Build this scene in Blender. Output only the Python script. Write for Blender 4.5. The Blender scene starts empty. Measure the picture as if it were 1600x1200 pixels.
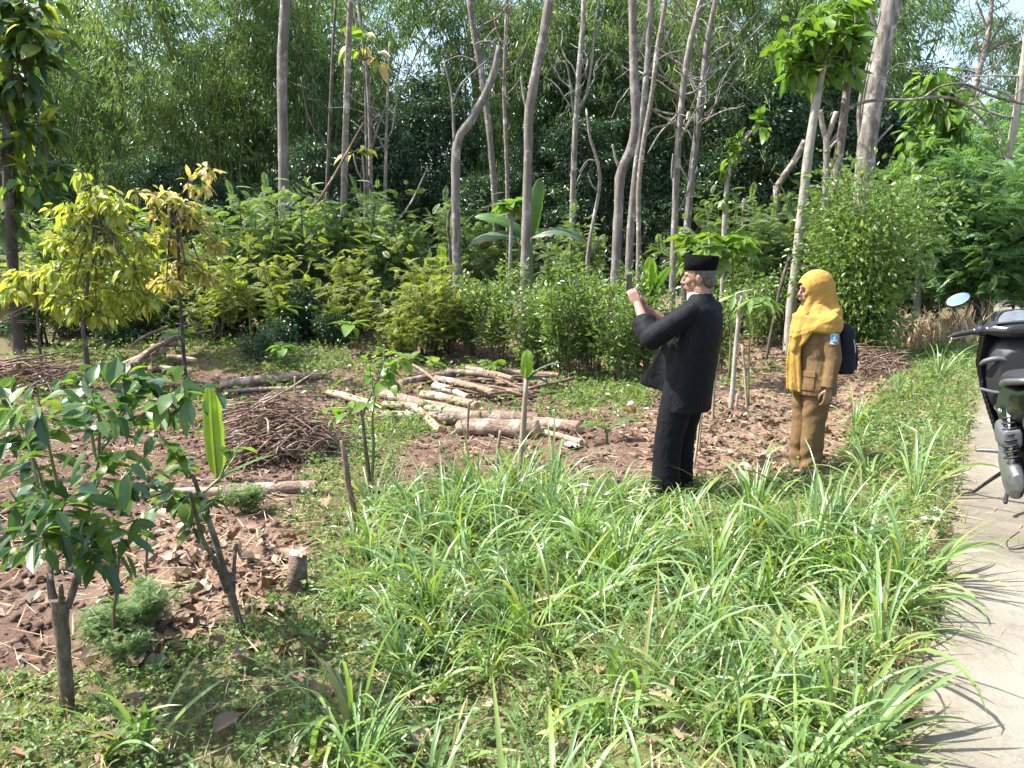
import bpy, bmesh, math, random
import numpy as np
from mathutils import Vector, Matrix, Euler
random.seed(11)
rng = np.random.default_rng(11)
R = math.radians
scene = bpy.context.scene
COL = scene.collection

# ------------------------------------------------------------------ camera
FPX = 1230.0                      # focal length in photo pixels (1600 wide)
PITCH = math.atan(215.0 / FPX)    # horizon sits at row 385
CAMZ = 1.5
cam_d = bpy.data.cameras.new('camera')
cam_d.sensor_width = 36.0
cam_d.lens = 36.0 * FPX / 1600.0
cam_d.clip_start = 0.05
cam_d.clip_end = 800.0
cam = bpy.data.objects.new('camera', cam_d)
cam.location = (0, 0, CAMZ)
cam.rotation_euler = (math.pi / 2 - PITCH, 0, 0)
COL.objects.link(cam)
scene.camera = cam

# ------------------------------------------------------------------ sky, sun, exposure
SUN_FROM = Vector((-0.86, 0.10, 1.24)).normalized()     # towards the sun: left, slightly beyond
elev = math.asin(SUN_FROM.z)
azim = math.atan2(SUN_FROM.x, SUN_FROM.y)
world = bpy.data.worlds.new('World')
scene.world = world
world.use_nodes = True
wn = world.node_tree.nodes
bg = wn['Background']
sky = wn.new('ShaderNodeTexSky')
sky.sky_type = 'NISHITA'
sky.sun_disc = False
sky.sun_elevation = elev
sky.sun_rotation = azim
sky.air_density = 1.2
sky.dust_density = 2.5
world.node_tree.links.new(sky.outputs[0], bg.inputs[0])
bg.inputs[1].default_value = 0.15
sun_d = bpy.data.lights.new('sun', 'SUN')
sun_d.energy = 5.0
sun_d.angle = R(0.55)
sun_d.color = (1.0, 0.97, 0.915)
sun = bpy.data.objects.new('sun', sun_d)
sun.rotation_euler = (-SUN_FROM).to_track_quat('-Z', 'Y').to_euler()
sun.location = (-20, 10, 30)
COL.objects.link(sun)
vs = scene.view_settings
vs.view_transform = 'Standard'
vs.look = 'None'
vs.gamma = 1.0
vs.use_curve_mapping = False
vs.exposure = 1.32
cy = scene.cycles
cy.max_bounces = 5
cy.diffuse_bounces = 2
cy.glossy_bounces = 2
cy.transmission_bounces = 3
cy.transparent_max_bounces = 6
cy.caustics_reflective = False
cy.caustics_refractive = False
cy.sample_clamp_indirect = 6.0
cy.use_denoising = True
cy.use_adaptive_sampling = True
cy.adaptive_threshold = 0.02
scene.render.use_persistent_data = False

# ------------------------------------------------------------------ pixel <-> place
CP, SP = math.cos(PITCH), math.sin(PITCH)
def ray(px, py):
    u = (px - 800.0) / FPX; v = (600.0 - py) / FPX
    return Vector((u, CP + v * SP, -SP + v * CP))
def at(px, py, Y):
    d = ray(px, py); t = Y / d.y
    return Vector((d.x * t, Y, CAMZ + d.z * t))
def pix(x, y, z):
    x = np.asarray(x, float); y = np.asarray(y, float); z = np.asarray(z, float) - CAMZ
    dep = y * CP - z * SP
    up = y * SP + z * CP
    dep = np.where(dep < 0.05, 0.05, dep)
    return 800 + FPX * x / dep, 600 - FPX * up / dep

# ------------------------------------------------------------------ the lie of the land
def sst(x, a, b):
    t = np.clip((np.asarray(x, float) - a) / (b - a), 0, 1)
    return t * t * (3 - 2 * t)
def wob(x, y, k, s):
    return (np.sin(x * k + s) * np.cos(y * k * 1.13 + s * 1.7) + 0.5 * np.sin(x * k * 2.3 + y * k * 1.9 + s * 3.1))
E0 = np.array([1.14, 2.07]); RD = np.array([0.617, 1.0]); RD = RD / np.linalg.norm(RD)
ROAD_W = 2.6
def side(x, y):      # metres to the left of the road's left edge
    return (x - E0[0]) * (-RD[1]) + (y - E0[1]) * RD[0]
def g(x, y):
    x = np.asarray(x, float); y = np.asarray(y, float)
    s = side(x, y)
    z = -0.05 - 0.21 * sst(s, 0.05, 1.5) - 0.10 * sst(s, 2.2, 4.5) * (1 - sst(y, 9, 14))
    z = z + 0.055 * np.exp(-((s - 0.08) / 0.12) ** 2)
    off = sst(s, 0.0, 0.5) + sst(-s, ROAD_W, ROAD_W + 0.6)
    z = z + off * (0.022 * wob(x, y, 2.1, 0.3) + 0.012 * wob(x, y, 5.3, 1.3) + 0.05 * wob(x, y, 0.55, 2.0) * sst(y, 5, 9))
    z = z + 0.33 * sst(y, 10, 18) * sst(s, 0, 3) + 0.55 * sst(y, 18, 34) * sst(s, 0, 3) + 0.10 * np.clip(y - 36, 0, 60)
    # low bank in the shade on the left
    z = z + 0.18 * sst(-x, 0.5, 3.0) * sst(y, 9.0, 11.5)
    # raked up earth
    z = z + 0.10 * np.exp(-((x + 1.75) ** 2 / 0.35 + (y - 4.6) ** 2 / 0.5))
    return z
def gz(x, y): return float(g(x, y))
def onground(px, py):
    d = ray(px, py); t = 0.5
    for _ in range(4000):
        p = Vector((0, 0, CAMZ)) + d * t
        h = p.z - gz(p.x, p.y)
        if h < 0.002 or t > 120: break
        t += max(0.002, h * 0.5)
    return Vector((p.x, p.y, gz(p.x, p.y)))

# ------------------------------------------------------------------ mesh helpers
class MB:
    def __init__(s): s.v = []; s.q = []; s.t = []; s.n = 0
    def add(s, V, Q=None, T=None):
        V = np.asarray(V, float).reshape(-1, 3)
        if Q is not None and len(Q): s.q.append(np.asarray(Q, int).reshape(-1, 4) + s.n)
        if T is not None and len(T): s.t.append(np.asarray(T, int).reshape(-1, 3) + s.n)
        s.v.append(V); s.n += len(V)
        return s
    def put(s, r): return s.add(*r)
    def mesh(s, name, mat=None, smooth=True):
        V = np.concatenate(s.v) if s.v else np.zeros((0, 3))
        Q = np.concatenate(s.q) if s.q else np.zeros((0, 4), int)
        T = np.concatenate(s.t) if s.t else np.zeros((0, 3), int)
        me = bpy.data.meshes.new(name)
        me.vertices.add(len(V)); me.vertices.foreach_set('co', V.astype(np.float32).ravel())
        nl = Q.size + T.size
        me.loops.add(nl)
        me.loops.foreach_set('vertex_index', np.concatenate([Q.ravel(), T.ravel()]).astype(np.int32))
        npoly = len(Q) + len(T)
        me.polygons.add(npoly)
        st = np.concatenate([np.arange(len(Q)) * 4, Q.size + np.arange(len(T)) * 3]).astype(np.int32)
        me.polygons.foreach_set('loop_start', st)
        me.polygons.foreach_set('loop_total', np.concatenate([np.full(len(Q), 4), np.full(len(T), 3)]).astype(np.int32))
        me.polygons.foreach_set('use_smooth', np.full(npoly, bool(smooth)))
        me.update(calc_edges=True)
        me.validate()
        if mat is not None: me.materials.append(mat)
        return me
    def obj(s, name, mat=None, parent=None, smooth=True, loc=None):
        return link(name, s.mesh(name, mat, smooth), parent, loc)
def link(name, data, parent=None, loc=None, rot=None, scale=None):
    o = bpy.data.objects.new(name, data)
    COL.objects.link(o)
    if parent is not None: o.parent = parent
    if loc is not None: o.location = loc
    if rot is not None: o.rotation_euler = rot
    if scale is not None: o.scale = (scale,) * 3 if isinstance(scale, (int, float)) else scale
    return o
def tag(o, label=None, cat=None, group=None, kind=None):
    if label: o['label'] = label
    if cat: o['category'] = cat
    if group: o['group'] = group
    if kind: o['kind'] = kind
    return o
def empty(name, loc=(0, 0, 0), rz=0.0, label=None, cat=None, group=None):
    o = link(name, None, None, loc, (0, 0, rz))
    o.empty_display_size = 0.1
    return tag(o, label, cat, group)
def nrm(a): return a / np.maximum(np.linalg.norm(a, axis=-1, keepdims=True), 1e-9)

def tube(pts, rad, n=8, cap=True, sq=1.0):
    P = np.asarray([tuple(p) for p in pts], float); m = len(P)
    rad = np.broadcast_to(np.asarray(rad, float), (m,)) if np.ndim(rad) < 2 else np.asarray(rad, float)
    T = np.gradient(P, axis=0); T = nrm(T)
    ref = np.array([0, 0, 1.0]) if abs(T[0][2]) < 0.9 else np.array([1.0, 0, 0])
    X = np.zeros_like(P); Yv = np.zeros_like(P)
    x = nrm(np.cross(ref, T[0])); 
    for i in range(m):
        x = x - T[i] * np.dot(x, T[i]); x = x / max(np.linalg.norm(x), 1e-9)
        X[i] = x; Yv[i] = np.cross(T[i], x)
    a = np.arange(n) * 2 * math.pi / n
    r1 = rad if rad.ndim == 1 else rad[:, 0]; r2 = rad * sq if rad.ndim == 1 else rad[:, 1]
    V = P[:, None, :] + r1[:, None, None] * np.cos(a)[None, :, None] * X[:, None, :] + r2[:, None, None] * np.sin(a)[None, :, None] * Yv[:, None, :]
    V = V.reshape(-1, 3)
    i, j = np.meshgrid(np.arange(m - 1), np.arange(n), indexing='ij')
    b = i * n; k = (j + 1) % n
    Q = np.stack([b + j, b + k, b + n + k, b + n + j], -1).reshape(-1, 4)
    Tt = []
    if cap:
        c0 = len(V); V = np.vstack([V, P[0], P[-1]])
        jj = np.arange(n); kk = (jj + 1) % n
        Tt = np.vstack([np.stack([kk, jj, np.full(n, c0)], -1), np.stack([(m - 1) * n + jj, (m - 1) * n + kk, np.full(n, c0 + 1)], -1)])
    return V, Q, (Tt if cap else None)

def smooth_path(pts, n):
    P = np.asarray([tuple(p) for p in pts], float)
    if len(P) < 3: 
        t = np.linspace(0, 1, n)[:, None]; return P[0] * (1 - t) + P[-1] * t
    d = np.r_[0, np.cumsum(np.linalg.norm(np.diff(P, axis=0), axis=1))]
    Pp = np.vstack([2 * P[0] - P[1], P, 2 * P[-1] - P[-2]])
    out = []
    for s in np.linspace(0, d[-1], n):
        i = min(max(np.searchsorted(d, s, side='right') - 1, 0), len(P) - 2)
        t = (s - d[i]) / max(d[i + 1] - d[i], 1e-9)
        p0, p1, p2, p3 = Pp[i], Pp[i + 1], Pp[i + 2], Pp[i + 3]
        out.append(0.5 * ((2 * p1) + (-p0 + p2) * t + (2 * p0 - 5 * p1 + 4 * p2 - p3) * t * t + (-p0 + 3 * p1 - 3 * p2 + p3) * t ** 3))
    return np.array(out)

def leaves(P, D, N, L, W, fold=0.15, droop=0.1, a1=0.3, a2=0.68, w2=0.8):
    """many small folded leaves at once: 6 points, 2 quads each"""
    P = np.asarray(P, float); n = len(P)
    D = nrm(np.asarray(D, float)); N = np.asarray(N, float)
    B = nrm(np.cross(N, D)); U = np.cross(D, B)
    L = np.broadcast_to(np.asarray(L, float), (n,))[:, None]; W = np.broadcast_to(np.asarray(W, float), (n,))[:, None]
    g1 = np.array([0, 0, -1.0]) * droop
    V = np.empty((n, 6, 3))
    V[:, 0] = P
    V[:, 1] = P + D * L * a1 + B * W * 0.5 + U * W * fold + g1 * L * a1 * a1
    V[:, 2] = P + D * L * a2 + B * W * 0.5 * w2 + U * W * fold + g1 * L * a2 * a2
    V[:, 3] = P + D * L + g1 * L
    V[:, 4] = P + D * L * a2 - B * W * 0.5 * w2 + U * W * fold + g1 * L * a2 * a2
    V[:, 5] = P + D * L * a1 - B * W * 0.5 + U * W * fold + g1 * L * a1 * a1
    k = np.arange(n)[:, None] * 6
    Q = np.concatenate([k + np.array([[0, 1, 2, 3]]), k + np.array([[0, 3, 4, 5]])], 0)
    return V.reshape(-1, 3), Q
def rdir(n, up=0.0, flat=1.0):
    d = rng.normal(size=(n, 3)); d[:, 2] = d[:, 2] * flat + up
    return nrm(d)
def one_leaf(L=1.0, W=0.45, droop=0.25, fold=0.12, nseg=6, wave=0.0, prof=None, stalk=0.0, seed=0):
    """one larger leaf along +X, faces up"""
    r = np.random.default_rng(seed)
    t = np.linspace(0, 1, nseg + 1)
    if prof is None: w = np.sin(np.pi * t ** 0.8) ** 0.75
    else: w = np.interp(t, prof[0], prof[1])
    w = np.maximum(w, 0.02) * W * 0.5
    z = -droop * L * t ** 2
    x = L * (t - 0.12 * droop * t ** 3)
    wv = wave * W * r.normal(size=(nseg + 1, 2))
    V = np.zeros((nseg + 1, 3, 3))
    V[:, 0] = np.stack([x, w, z + fold * w * 2 + wv[:, 0]], -1)
    V[:, 1] = np.stack([x, np.zeros_like(x), z], -1)
    V[:, 2] = np.stack([x, -w, z + fold * w * 2 + wv[:, 1]], -1)
    b = np.arange(nseg)[:, None] * 3
    Q = np.concatenate([b + np.array([[0, 1, 4, 3]]), b + np.array([[1, 2, 5, 4]])], 0)
    V = V.reshape(-1, 3)
    V[:, 0] += stalk
    mb = MB().add(V, Q)
    if stalk: mb.put(tube([(0, 0, 0), (stalk * 1.1, 0, 0)], 0.012 * L, 4, False))
    return mb
def orient(o, pos, d, up=(0, 0, 1), roll=0.0, scale=1.0):
    d = Vector(d).normalized(); up = Vector(up)
    y = up.cross(d)
    if y.length < 1e-4: y = Vector((0, 1, 0))
    y.normalize(); z = d.cross(y)
    M = Matrix((d, y, z)).transposed()
    if roll: M = M @ Matrix.Rotation(roll, 3, 'X')
    o.rotation_euler = M.to_euler(); o.location = pos
    o.scale = (scale,) * 3 if isinstance(scale, (int, float)) else scale
    return o

# ------------------------------------------------------------------ materials
def nodemat(name):
    m = bpy.data.materials.new(name); m.use_nodes = True
    nt = m.node_tree; nt.nodes.clear()
    out = nt.nodes.new('ShaderNodeOutputMaterial')
    return m, nt, out
def N(nt, kind, **kw):
    n = nt.nodes.new(kind)
    for k, v in kw.items():
        if k in n.inputs.keys() if isinstance(k, str) else False: n.inputs[k].default_value = v
        else: setattr(n, k, v)
    return n
def ramp(nt, src, stops):
    r = nt.nodes.new('ShaderNodeValToRGB'); e = r.color_ramp.elements
    while len(e) < len(stops): e.new(0.5)
    for el, (p, c) in zip(e, stops):
        el.position = p; el.color = (*c, 1) if len(c) == 3 else c
    nt.links.new(src, r.inputs[0]); return r.outputs[0]
def noise(nt, vec, scale, detail=4, rough=0.55, dist=0.0):
    n = nt.nodes.new('ShaderNodeTexNoise'); n.inputs['Scale'].default_value = scale; n.inputs['Detail'].default_value = detail
    n.inputs['Roughness'].default_value = rough; n.inputs['Distortion'].default_value = dist
    if vec is not None: nt.links.new(vec, n.inputs['Vector'])
    return n.outputs['Fac']
def mixc(nt, fac, a, b, mode='MIX'):
    m = nt.nodes.new('ShaderNodeMix'); m.data_type = 'RGBA'; m.blend_type = mode
    for v, i in ((fac, 0), (a, 6), (b, 7)):
        if hasattr(v, 'node'): nt.links.new(v, m.inputs[i])
        elif i == 0: m.inputs[0].default_value = v
        else: m.inputs[i].default_value = (*v, 1)
    return m.outputs[2]
def math_(nt, op, a, b=0.0):
    m = nt.nodes.new('ShaderNodeMath'); m.operation = op
    for v, i in ((a, 0), (b, 1)):
        if hasattr(v, 'node'): nt.links.new(v, m.inputs[i])
        else: m.inputs[i].default_value = v
    return m.outputs[0]
def coords(nt, which='Object', scale=(1, 1, 1)):
    t = nt.nodes.new('ShaderNodeTexCoord'); mp = nt.nodes.new('ShaderNodeMapping')
    nt.links.new(t.outputs[which], mp.inputs[0]); mp.inputs['Scale'].default_value = scale
    return mp.outputs[0]
def bump(nt, h, strength=0.5, dist=0.01):
    b = nt.nodes.new('ShaderNodeBump'); b.inputs['Strength'].default_value = strength; b.inputs['Distance'].default_value = dist
    nt.links.new(h, b.inputs['Height']); return b.outputs[0]
def leafmat(name, cols, trans=0.4, rough=0.42, spec=0.4, tcol=(1.45, 1.5, 0.6), veins=False, spots=None):
    m, nt, out = nodemat(name)
    gi = nt.nodes.new('ShaderNodeNewGeometry'); oi = nt.nodes.new('ShaderNodeObjectInfo')
    rnd = math_(nt, 'FRACT', math_(nt, 'ADD', gi.outputs['Random Per Island'], math_(nt, 'MULTIPLY', oi.outputs['Random'], 7.31)))
    k = len(cols)
    col = ramp(nt, rnd, [(i / max(k - 1, 1), c) for i, c in enumerate(cols)])
    vec = coords(nt, 'Object')
    col = mixc(nt, 1.0, col, ramp(nt, noise(nt, vec, 2.3, 2), [(0.3, (0.8, 0.8, 0.8)), (0.7, (1.2, 1.2, 1.15))]), 'MULTIPLY')
    if spots: col = mixc(nt, ramp(nt, noise(nt, vec, spots[1], 3), [(spots[2], (0, 0, 0)), (spots[2] + 0.06, (1, 1, 1))]), col, spots[0])
    p = nt.nodes.new('ShaderNodeBsdfPrincipled')
    nt.links.new(col, p.inputs['Base Color']); p.inputs['Roughness'].default_value = rough; p.inputs['Specular IOR Level'].default_value = spec
    tr = nt.nodes.new('ShaderNodeBsdfTranslucent')
    nt.links.new(mixc(nt, 1.0, col, tcol, 'MULTIPLY'), tr.inputs['Color'])
    mx = nt.nodes.new('ShaderNodeMixShader'); mx.inputs[0].default_value = trans
    nt.links.new(p.outputs[0], mx.inputs[1]); nt.links.new(tr.outputs[0], mx.inputs[2])
    nt.links.new(mx.outputs[0], out.inputs[0])
    return m
def barkmat(name, c1, c2, c3=None, scale=(14, 14, 3.0), bstr=0.6, rough=0.85, objvar=True):
    m, nt, out = nodemat(name)
    vec = coords(nt, 'Object', scale)
    a = noise(nt, vec, 1.0, 6, 0.65, 0.4)
    col = ramp(nt, a, [(0.3, c1), (0.68, c2)])
    if c3:
        v2 = coords(nt, 'Object', (5, 5, 4))
        col = mixc(nt, ramp(nt, noise(nt, v2, 1.0, 5, 0.7), [(0.53, (0, 0, 0)), (0.62, (1, 1, 1))]), col, c3)
    if objvar:
        oi = nt.nodes.new('ShaderNodeObjectInfo')
        col = mixc(nt, 1.0, col, ramp(nt, oi.outputs['Random'], [(0, (0.75, 0.74, 0.74)), (1, (1.2, 1.18, 1.12))]), 'MULTIPLY')
    p = nt.nodes.new('ShaderNodeBsdfPrincipled'); nt.links.new(col, p.inputs['Base Color']); p.inputs['Roughness'].default_value = rough
    p.inputs['Specular IOR Level'].default_value = 0.25
    nt.links.new(bump(nt, a, bstr, 0.02), p.inputs['Normal'])
    nt.links.new(p.outputs[0], out.inputs[0])
    return m
def plainmat(name, col, rough=0.5, metal=0.0, spec=0.5, var=0.12, nscale=20.0, bstr=0.0, coat=0.0, sheen=0.0, col2=None):
    m, nt, out = nodemat(name)
    vec = coords(nt, 'Object')
    f = noise(nt, vec, nscale, 4)
    c2 = col2 or tuple(min(1, c * (1 + var)) for c in col)
    c = ramp(nt, f, [(0.3, tuple(c * (1 - var) for c in col)), (0.7, c2)])
    p = nt.nodes.new('ShaderNodeBsdfPrincipled'); nt.links.new(c, p.inputs['Base Color'])
    p.inputs['Roughness'].default_value = rough; p.inputs['Metallic'].default_value = metal; p.inputs['Specular IOR Level'].default_value = spec
    if coat: p.inputs['Coat Weight'].default_value = coat; p.inputs['Coat Roughness'].default_value = 0.08
    if sheen: p.inputs['Sheen Weight'].default_value = sheen; p.inputs['Sheen Roughness'].default_value = 0.4
    if bstr: nt.links.new(bump(nt, f, bstr, 0.005), p.inputs['Normal'])
    nt.links.new(p.outputs[0], out.inputs[0])
    return m
# ------------------------------------------------------------------ the materials of the place
M = {}
M['bamboo'] = leafmat('bamboo_leaf', [(0.068, 0.128, 0.055), (0.100, 0.172, 0.072), (0.150, 0.225, 0.092), (0.088, 0.150, 0.075)], 0.38, 0.36)
M['bamboo_pale'] = leafmat('bamboo_leaf_pale', [(0.12, 0.20, 0.085), (0.165, 0.245, 0.10), (0.21, 0.27, 0.115)], 0.40, 0.38)
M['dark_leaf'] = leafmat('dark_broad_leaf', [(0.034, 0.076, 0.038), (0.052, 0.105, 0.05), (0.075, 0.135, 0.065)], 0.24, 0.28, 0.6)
M['shrub_leaf'] = leafmat('hedge_leaf', [(0.085, 0.155, 0.045), (0.13, 0.215, 0.06), (0.20, 0.28, 0.08), (0.10, 0.175, 0.06), (0.24, 0.30, 0.085)], 0.40, 0.32, 0.55)
M['lamtoro'] = leafmat('feathery_leaf', [(0.12, 0.195, 0.085), (0.165, 0.245, 0.105), (0.22, 0.29, 0.12)], 0.42, 0.45)
M['lamtoro_blue'] = leafmat('feathery_leaf_cool', [(0.11, 0.215, 0.095), (0.15, 0.265, 0.115), (0.19, 0.30, 0.125)], 0.42, 0.45)
M['feather_yellow'] = leafmat('feathery_leaf_yellow', [(0.17, 0.235, 0.06), (0.24, 0.285, 0.075), (0.30, 0.31, 0.09)], 0.42, 0.45)
M['cocoa'] = leafmat('yellow_green_leaf', [(0.18, 0.27, 0.055), (0.31, 0.37, 0.07), (0.48, 0.47, 0.12), (0.22, 0.31, 0.06), (0.54, 0.50, 0.16)], 0.5, 0.36, 0.45, tcol=(1.4, 1.4, 0.65))
M['cocoa_red'] = leafmat('orange_flush_leaf', [(0.42, 0.40, 0.11), (0.54, 0.40, 0.20), (0.28, 0.34, 0.08), (0.58, 0.45, 0.26), (0.38, 0.40, 0.10)], 0.5, 0.36, 0.45, tcol=(1.25, 1.2, 0.75))
M['teak'] = leafmat('big_dark_leaf', [(0.045, 0.10, 0.035), (0.065, 0.13, 0.04), (0.09, 0.165, 0.05), (0.07, 0.14, 0.045), (0.26, 0.30, 0.06)], 0.42, 0.36, 0.45)
M['bright'] = leafmat('bright_big_leaf', [(0.091, 0.192, 0.036), (0.130, 0.240, 0.042), (0.195, 0.300, 0.054), (0.117, 0.216, 0.048)], 0.42, 0.36, 0.5)
M['coffee'] = leafmat('glossy_dark_leaf', [(0.035, 0.085, 0.042), (0.052, 0.112, 0.05), (0.075, 0.145, 0.055), (0.11, 0.18, 0.06)], 0.36, 0.27, 0.6)
M['coffee_young'] = leafmat('glossy_young_leaf', [(0.09, 0.17, 0.03), (0.13, 0.21, 0.035), (0.17, 0.24, 0.05)], 0.42, 0.32, 0.5)
M['banana'] = leafmat('banana_leaf', [(0.07, 0.16, 0.035), (0.09, 0.19, 0.04)], 0.36, 0.34, 0.5)
M['banana_lit'] = leafmat('young_banana_leaf', [(0.22, 0.36, 0.045), (0.25, 0.38, 0.05)], 0.45, 0.38, 0.4)
M['banana_dry'] = leafmat('browning_banana_leaf', [(0.08, 0.145, 0.075), (0.10, 0.165, 0.085)], 0.3, 0.4, 0.5, spots=((0.24, 0.15, 0.055), 4.0, 0.60))
M['grass'] = leafmat('broad_grass', [(0.110, 0.200, 0.062), (0.155, 0.260, 0.088), (0.215, 0.325, 0.140), (0.205, 0.305, 0.078), (0.31, 0.30, 0.12)], 0.36, 0.30, 0.6)
M['weed'] = leafmat('weed_leaf', [(0.10, 0.175, 0.050), (0.14, 0.225, 0.065), (0.195, 0.275, 0.085), (0.09, 0.175, 0.065)], 0.36, 0.42, 0.4)
M['fine_grass'] = leafmat('fine_grass', [(0.10, 0.18, 0.05), (0.15, 0.225, 0.075), (0.24, 0.25, 0.10), (0.36, 0.31, 0.18)], 0.35, 0.5, 0.3)
M['straw'] = leafmat('dry_straw', [(0.42, 0.32, 0.19), (0.52, 0.42, 0.27), (0.33, 0.22, 0.13)], 0.15, 0.7, 0.2, tcol=(1, 0.9, 0.7))
M['dry'] = leafmat('dry_leaf', [(0.085, 0.050, 0.034), (0.17, 0.108, 0.072), (0.25, 0.18, 0.125), (0.36, 0.295, 0.225), (0.13, 0.08, 0.054)], 0.12, 0.7, 0.25, tcol=(1, 0.85, 0.6))
M['dry_brown'] = leafmat('dry_brown_leaf', [(0.11, 0.06, 0.038), (0.18, 0.10, 0.065), (0.26, 0.165, 0.11)], 0.12, 0.7, 0.2, tcol=(1, 0.8, 0.6))
M['bark'] = barkmat('grey_bark', (0.085, 0.073, 0.062), (0.31, 0.285, 0.255), (0.42, 0.40, 0.375))
M['bark_smooth'] = barkmat('smooth_grey_bark', (0.12, 0.10, 0.083), (0.32, 0.285, 0.25), (0.38, 0.355, 0.33), (9, 9, 2.5), 0.6)
M['bark_pale'] = barkmat('pale_bark', (0.23, 0.21, 0.175), (0.39, 0.365, 0.32), (0.22, 0.21, 0.17), (20, 20, 9))
M['bark_dark'] = barkmat('dark_bark', (0.045, 0.038, 0.032), (0.12, 0.10, 0.085), (0.22, 0.21, 0.18))
M['bark_lichen'] = barkmat('lichen_bark', (0.09, 0.075, 0.06), (0.28, 0.24, 0.20), (0.46, 0.44, 0.40), (25, 25, 14))
M['log'] = barkmat('log_bark', (0.12, 0.075, 0.052), (0.36, 0.265, 0.20), (0.48, 0.39, 0.31), (22, 45, 45), 1.0)
M['log_grey'] = barkmat('grey_log_bark', (0.20, 0.17, 0.14), (0.40, 0.36, 0.31), (0.48, 0.44, 0.38), (30, 30, 10), 0.6)
M['peeled'] = barkmat('peeled_wood', (0.23, 0.17, 0.115), (0.46, 0.385, 0.295), (0.30, 0.215, 0.15), (12, 45, 45), 0.7)
M['stick'] = barkmat('stick_bark', (0.10, 0.062, 0.046), (0.26, 0.175, 0.13), (0.36, 0.28, 0.225), (40, 40, 20), 0.4)
M['stake'] = barkmat('stake_wood', (0.24, 0.18, 0.125), (0.42, 0.345, 0.26), None, (40, 40, 6), 0.5)
M['bark_brown'] = barkmat('brown_lichened_bark', (0.06, 0.045, 0.035), (0.21, 0.165, 0.125), (0.30, 0.285, 0.24), (45, 45, 22), 0.9)
M['green_stem'] = plainmat('green_stem', (0.12, 0.17, 0.05), 0.5)
M['brown_stem'] = plainmat('brown_stem', (0.13, 0.09, 0.055), 0.7)
M['culm'] = plainmat('bamboo_culm', (0.14, 0.17, 0.07), 0.4, var=0.35, nscale=3)

def endmat():
    m, nt, out = nodemat('sawn_end')
    vec = coords(nt, 'Object', (1, 1, 1))
    w = nt.nodes.new('ShaderNodeTexWave'); w.wave_type = 'RINGS'; w.rings_direction = 'X'
    w.inputs['Scale'].default_value = 26; w.inputs['Distortion'].default_value = 2.5; w.inputs['Detail'].default_value = 3
    nt.links.new(vec, w.inputs['Vector'])
    c = ramp(nt, w.outputs['Fac'], [(0.2, (0.36, 0.20, 0.12)), (0.8, (0.54, 0.36, 0.24))])
    c = mixc(nt, ramp(nt, noise(nt, vec, 18, 4), [(0.5, (0, 0, 0)), (0.75, (0.7, 0.7, 0.7))]), c, (0.28, 0.15, 0.09))
    p = nt.nodes.new('ShaderNodeBsdfPrincipled'); nt.links.new(c, p.inputs['Base Color']); p.inputs['Roughness'].default_value = 0.8
    nt.links.new(p.outputs[0], out.inputs[0]); return m
M['end'] = endmat()

def groundmat():
    m, nt, out = nodemat('earth')
    t = nt.nodes.new('ShaderNodeTexCoord'); vec = t.outputs['Object']
    at1 = nt.nodes.new('ShaderNodeAttribute'); at1.attribute_name = 'cover'
    sep = nt.nodes.new('ShaderNodeSeparateColor'); nt.links.new(at1.outputs['Color'], sep.inputs[0])
    n1 = noise(nt, vec, 1.7, 6, 0.6); n2 = noise(nt, vec, 17, 6, 0.65); n3 = noise(nt, vec, 70, 5, 0.6)
    soil = ramp(nt, n2, [(0.28, (0.052, 0.028, 0.020)), (0.5, (0.125, 0.072, 0.052)), (0.74, (0.215, 0.14, 0.105))])
    soil = mixc(nt, ramp(nt, n1, [(0.4, (0, 0, 0)), (0.65, (1, 1, 1))]), soil, ramp(nt, n3, [(0.3, (0.09, 0.055, 0.041)), (0.7, (0.23, 0.16, 0.122))]))
    litter = ramp(nt, n3, [(0.25, (0.09, 0.055, 0.036)), (0.5, (0.22, 0.14, 0.095)), (0.75, (0.36, 0.26, 0.19))])
    green = ramp(nt, n3, [(0.3, (0.075, 0.075, 0.03)), (0.55, (0.14, 0.14, 0.055)), (0.75, (0.30, 0.24, 0.14))])
    c = mixc(nt, sep.outputs[1], soil, litter)
    c = mixc(nt, sep.outputs[0], c, green)
    p = nt.nodes.new('ShaderNodeBsdfPrincipled'); nt.links.new(c, p.inputs['Base Color']); p.inputs['Roughness'].default_value = 0.95
    p.inputs['Specular IOR Level'].default_value = 0.15
    h = math_(nt, 'ADD', math_(nt, 'MULTIPLY', n2, 0.7), math_(nt, 'MULTIPLY', n3, 0.35))
    nt.links.new(bump(nt, h, 0.9, 0.05), p.inputs['Normal'])
    nt.links.new(p.outputs[0], out.inputs[0]); return m
M['earth'] = groundmat()
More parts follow.
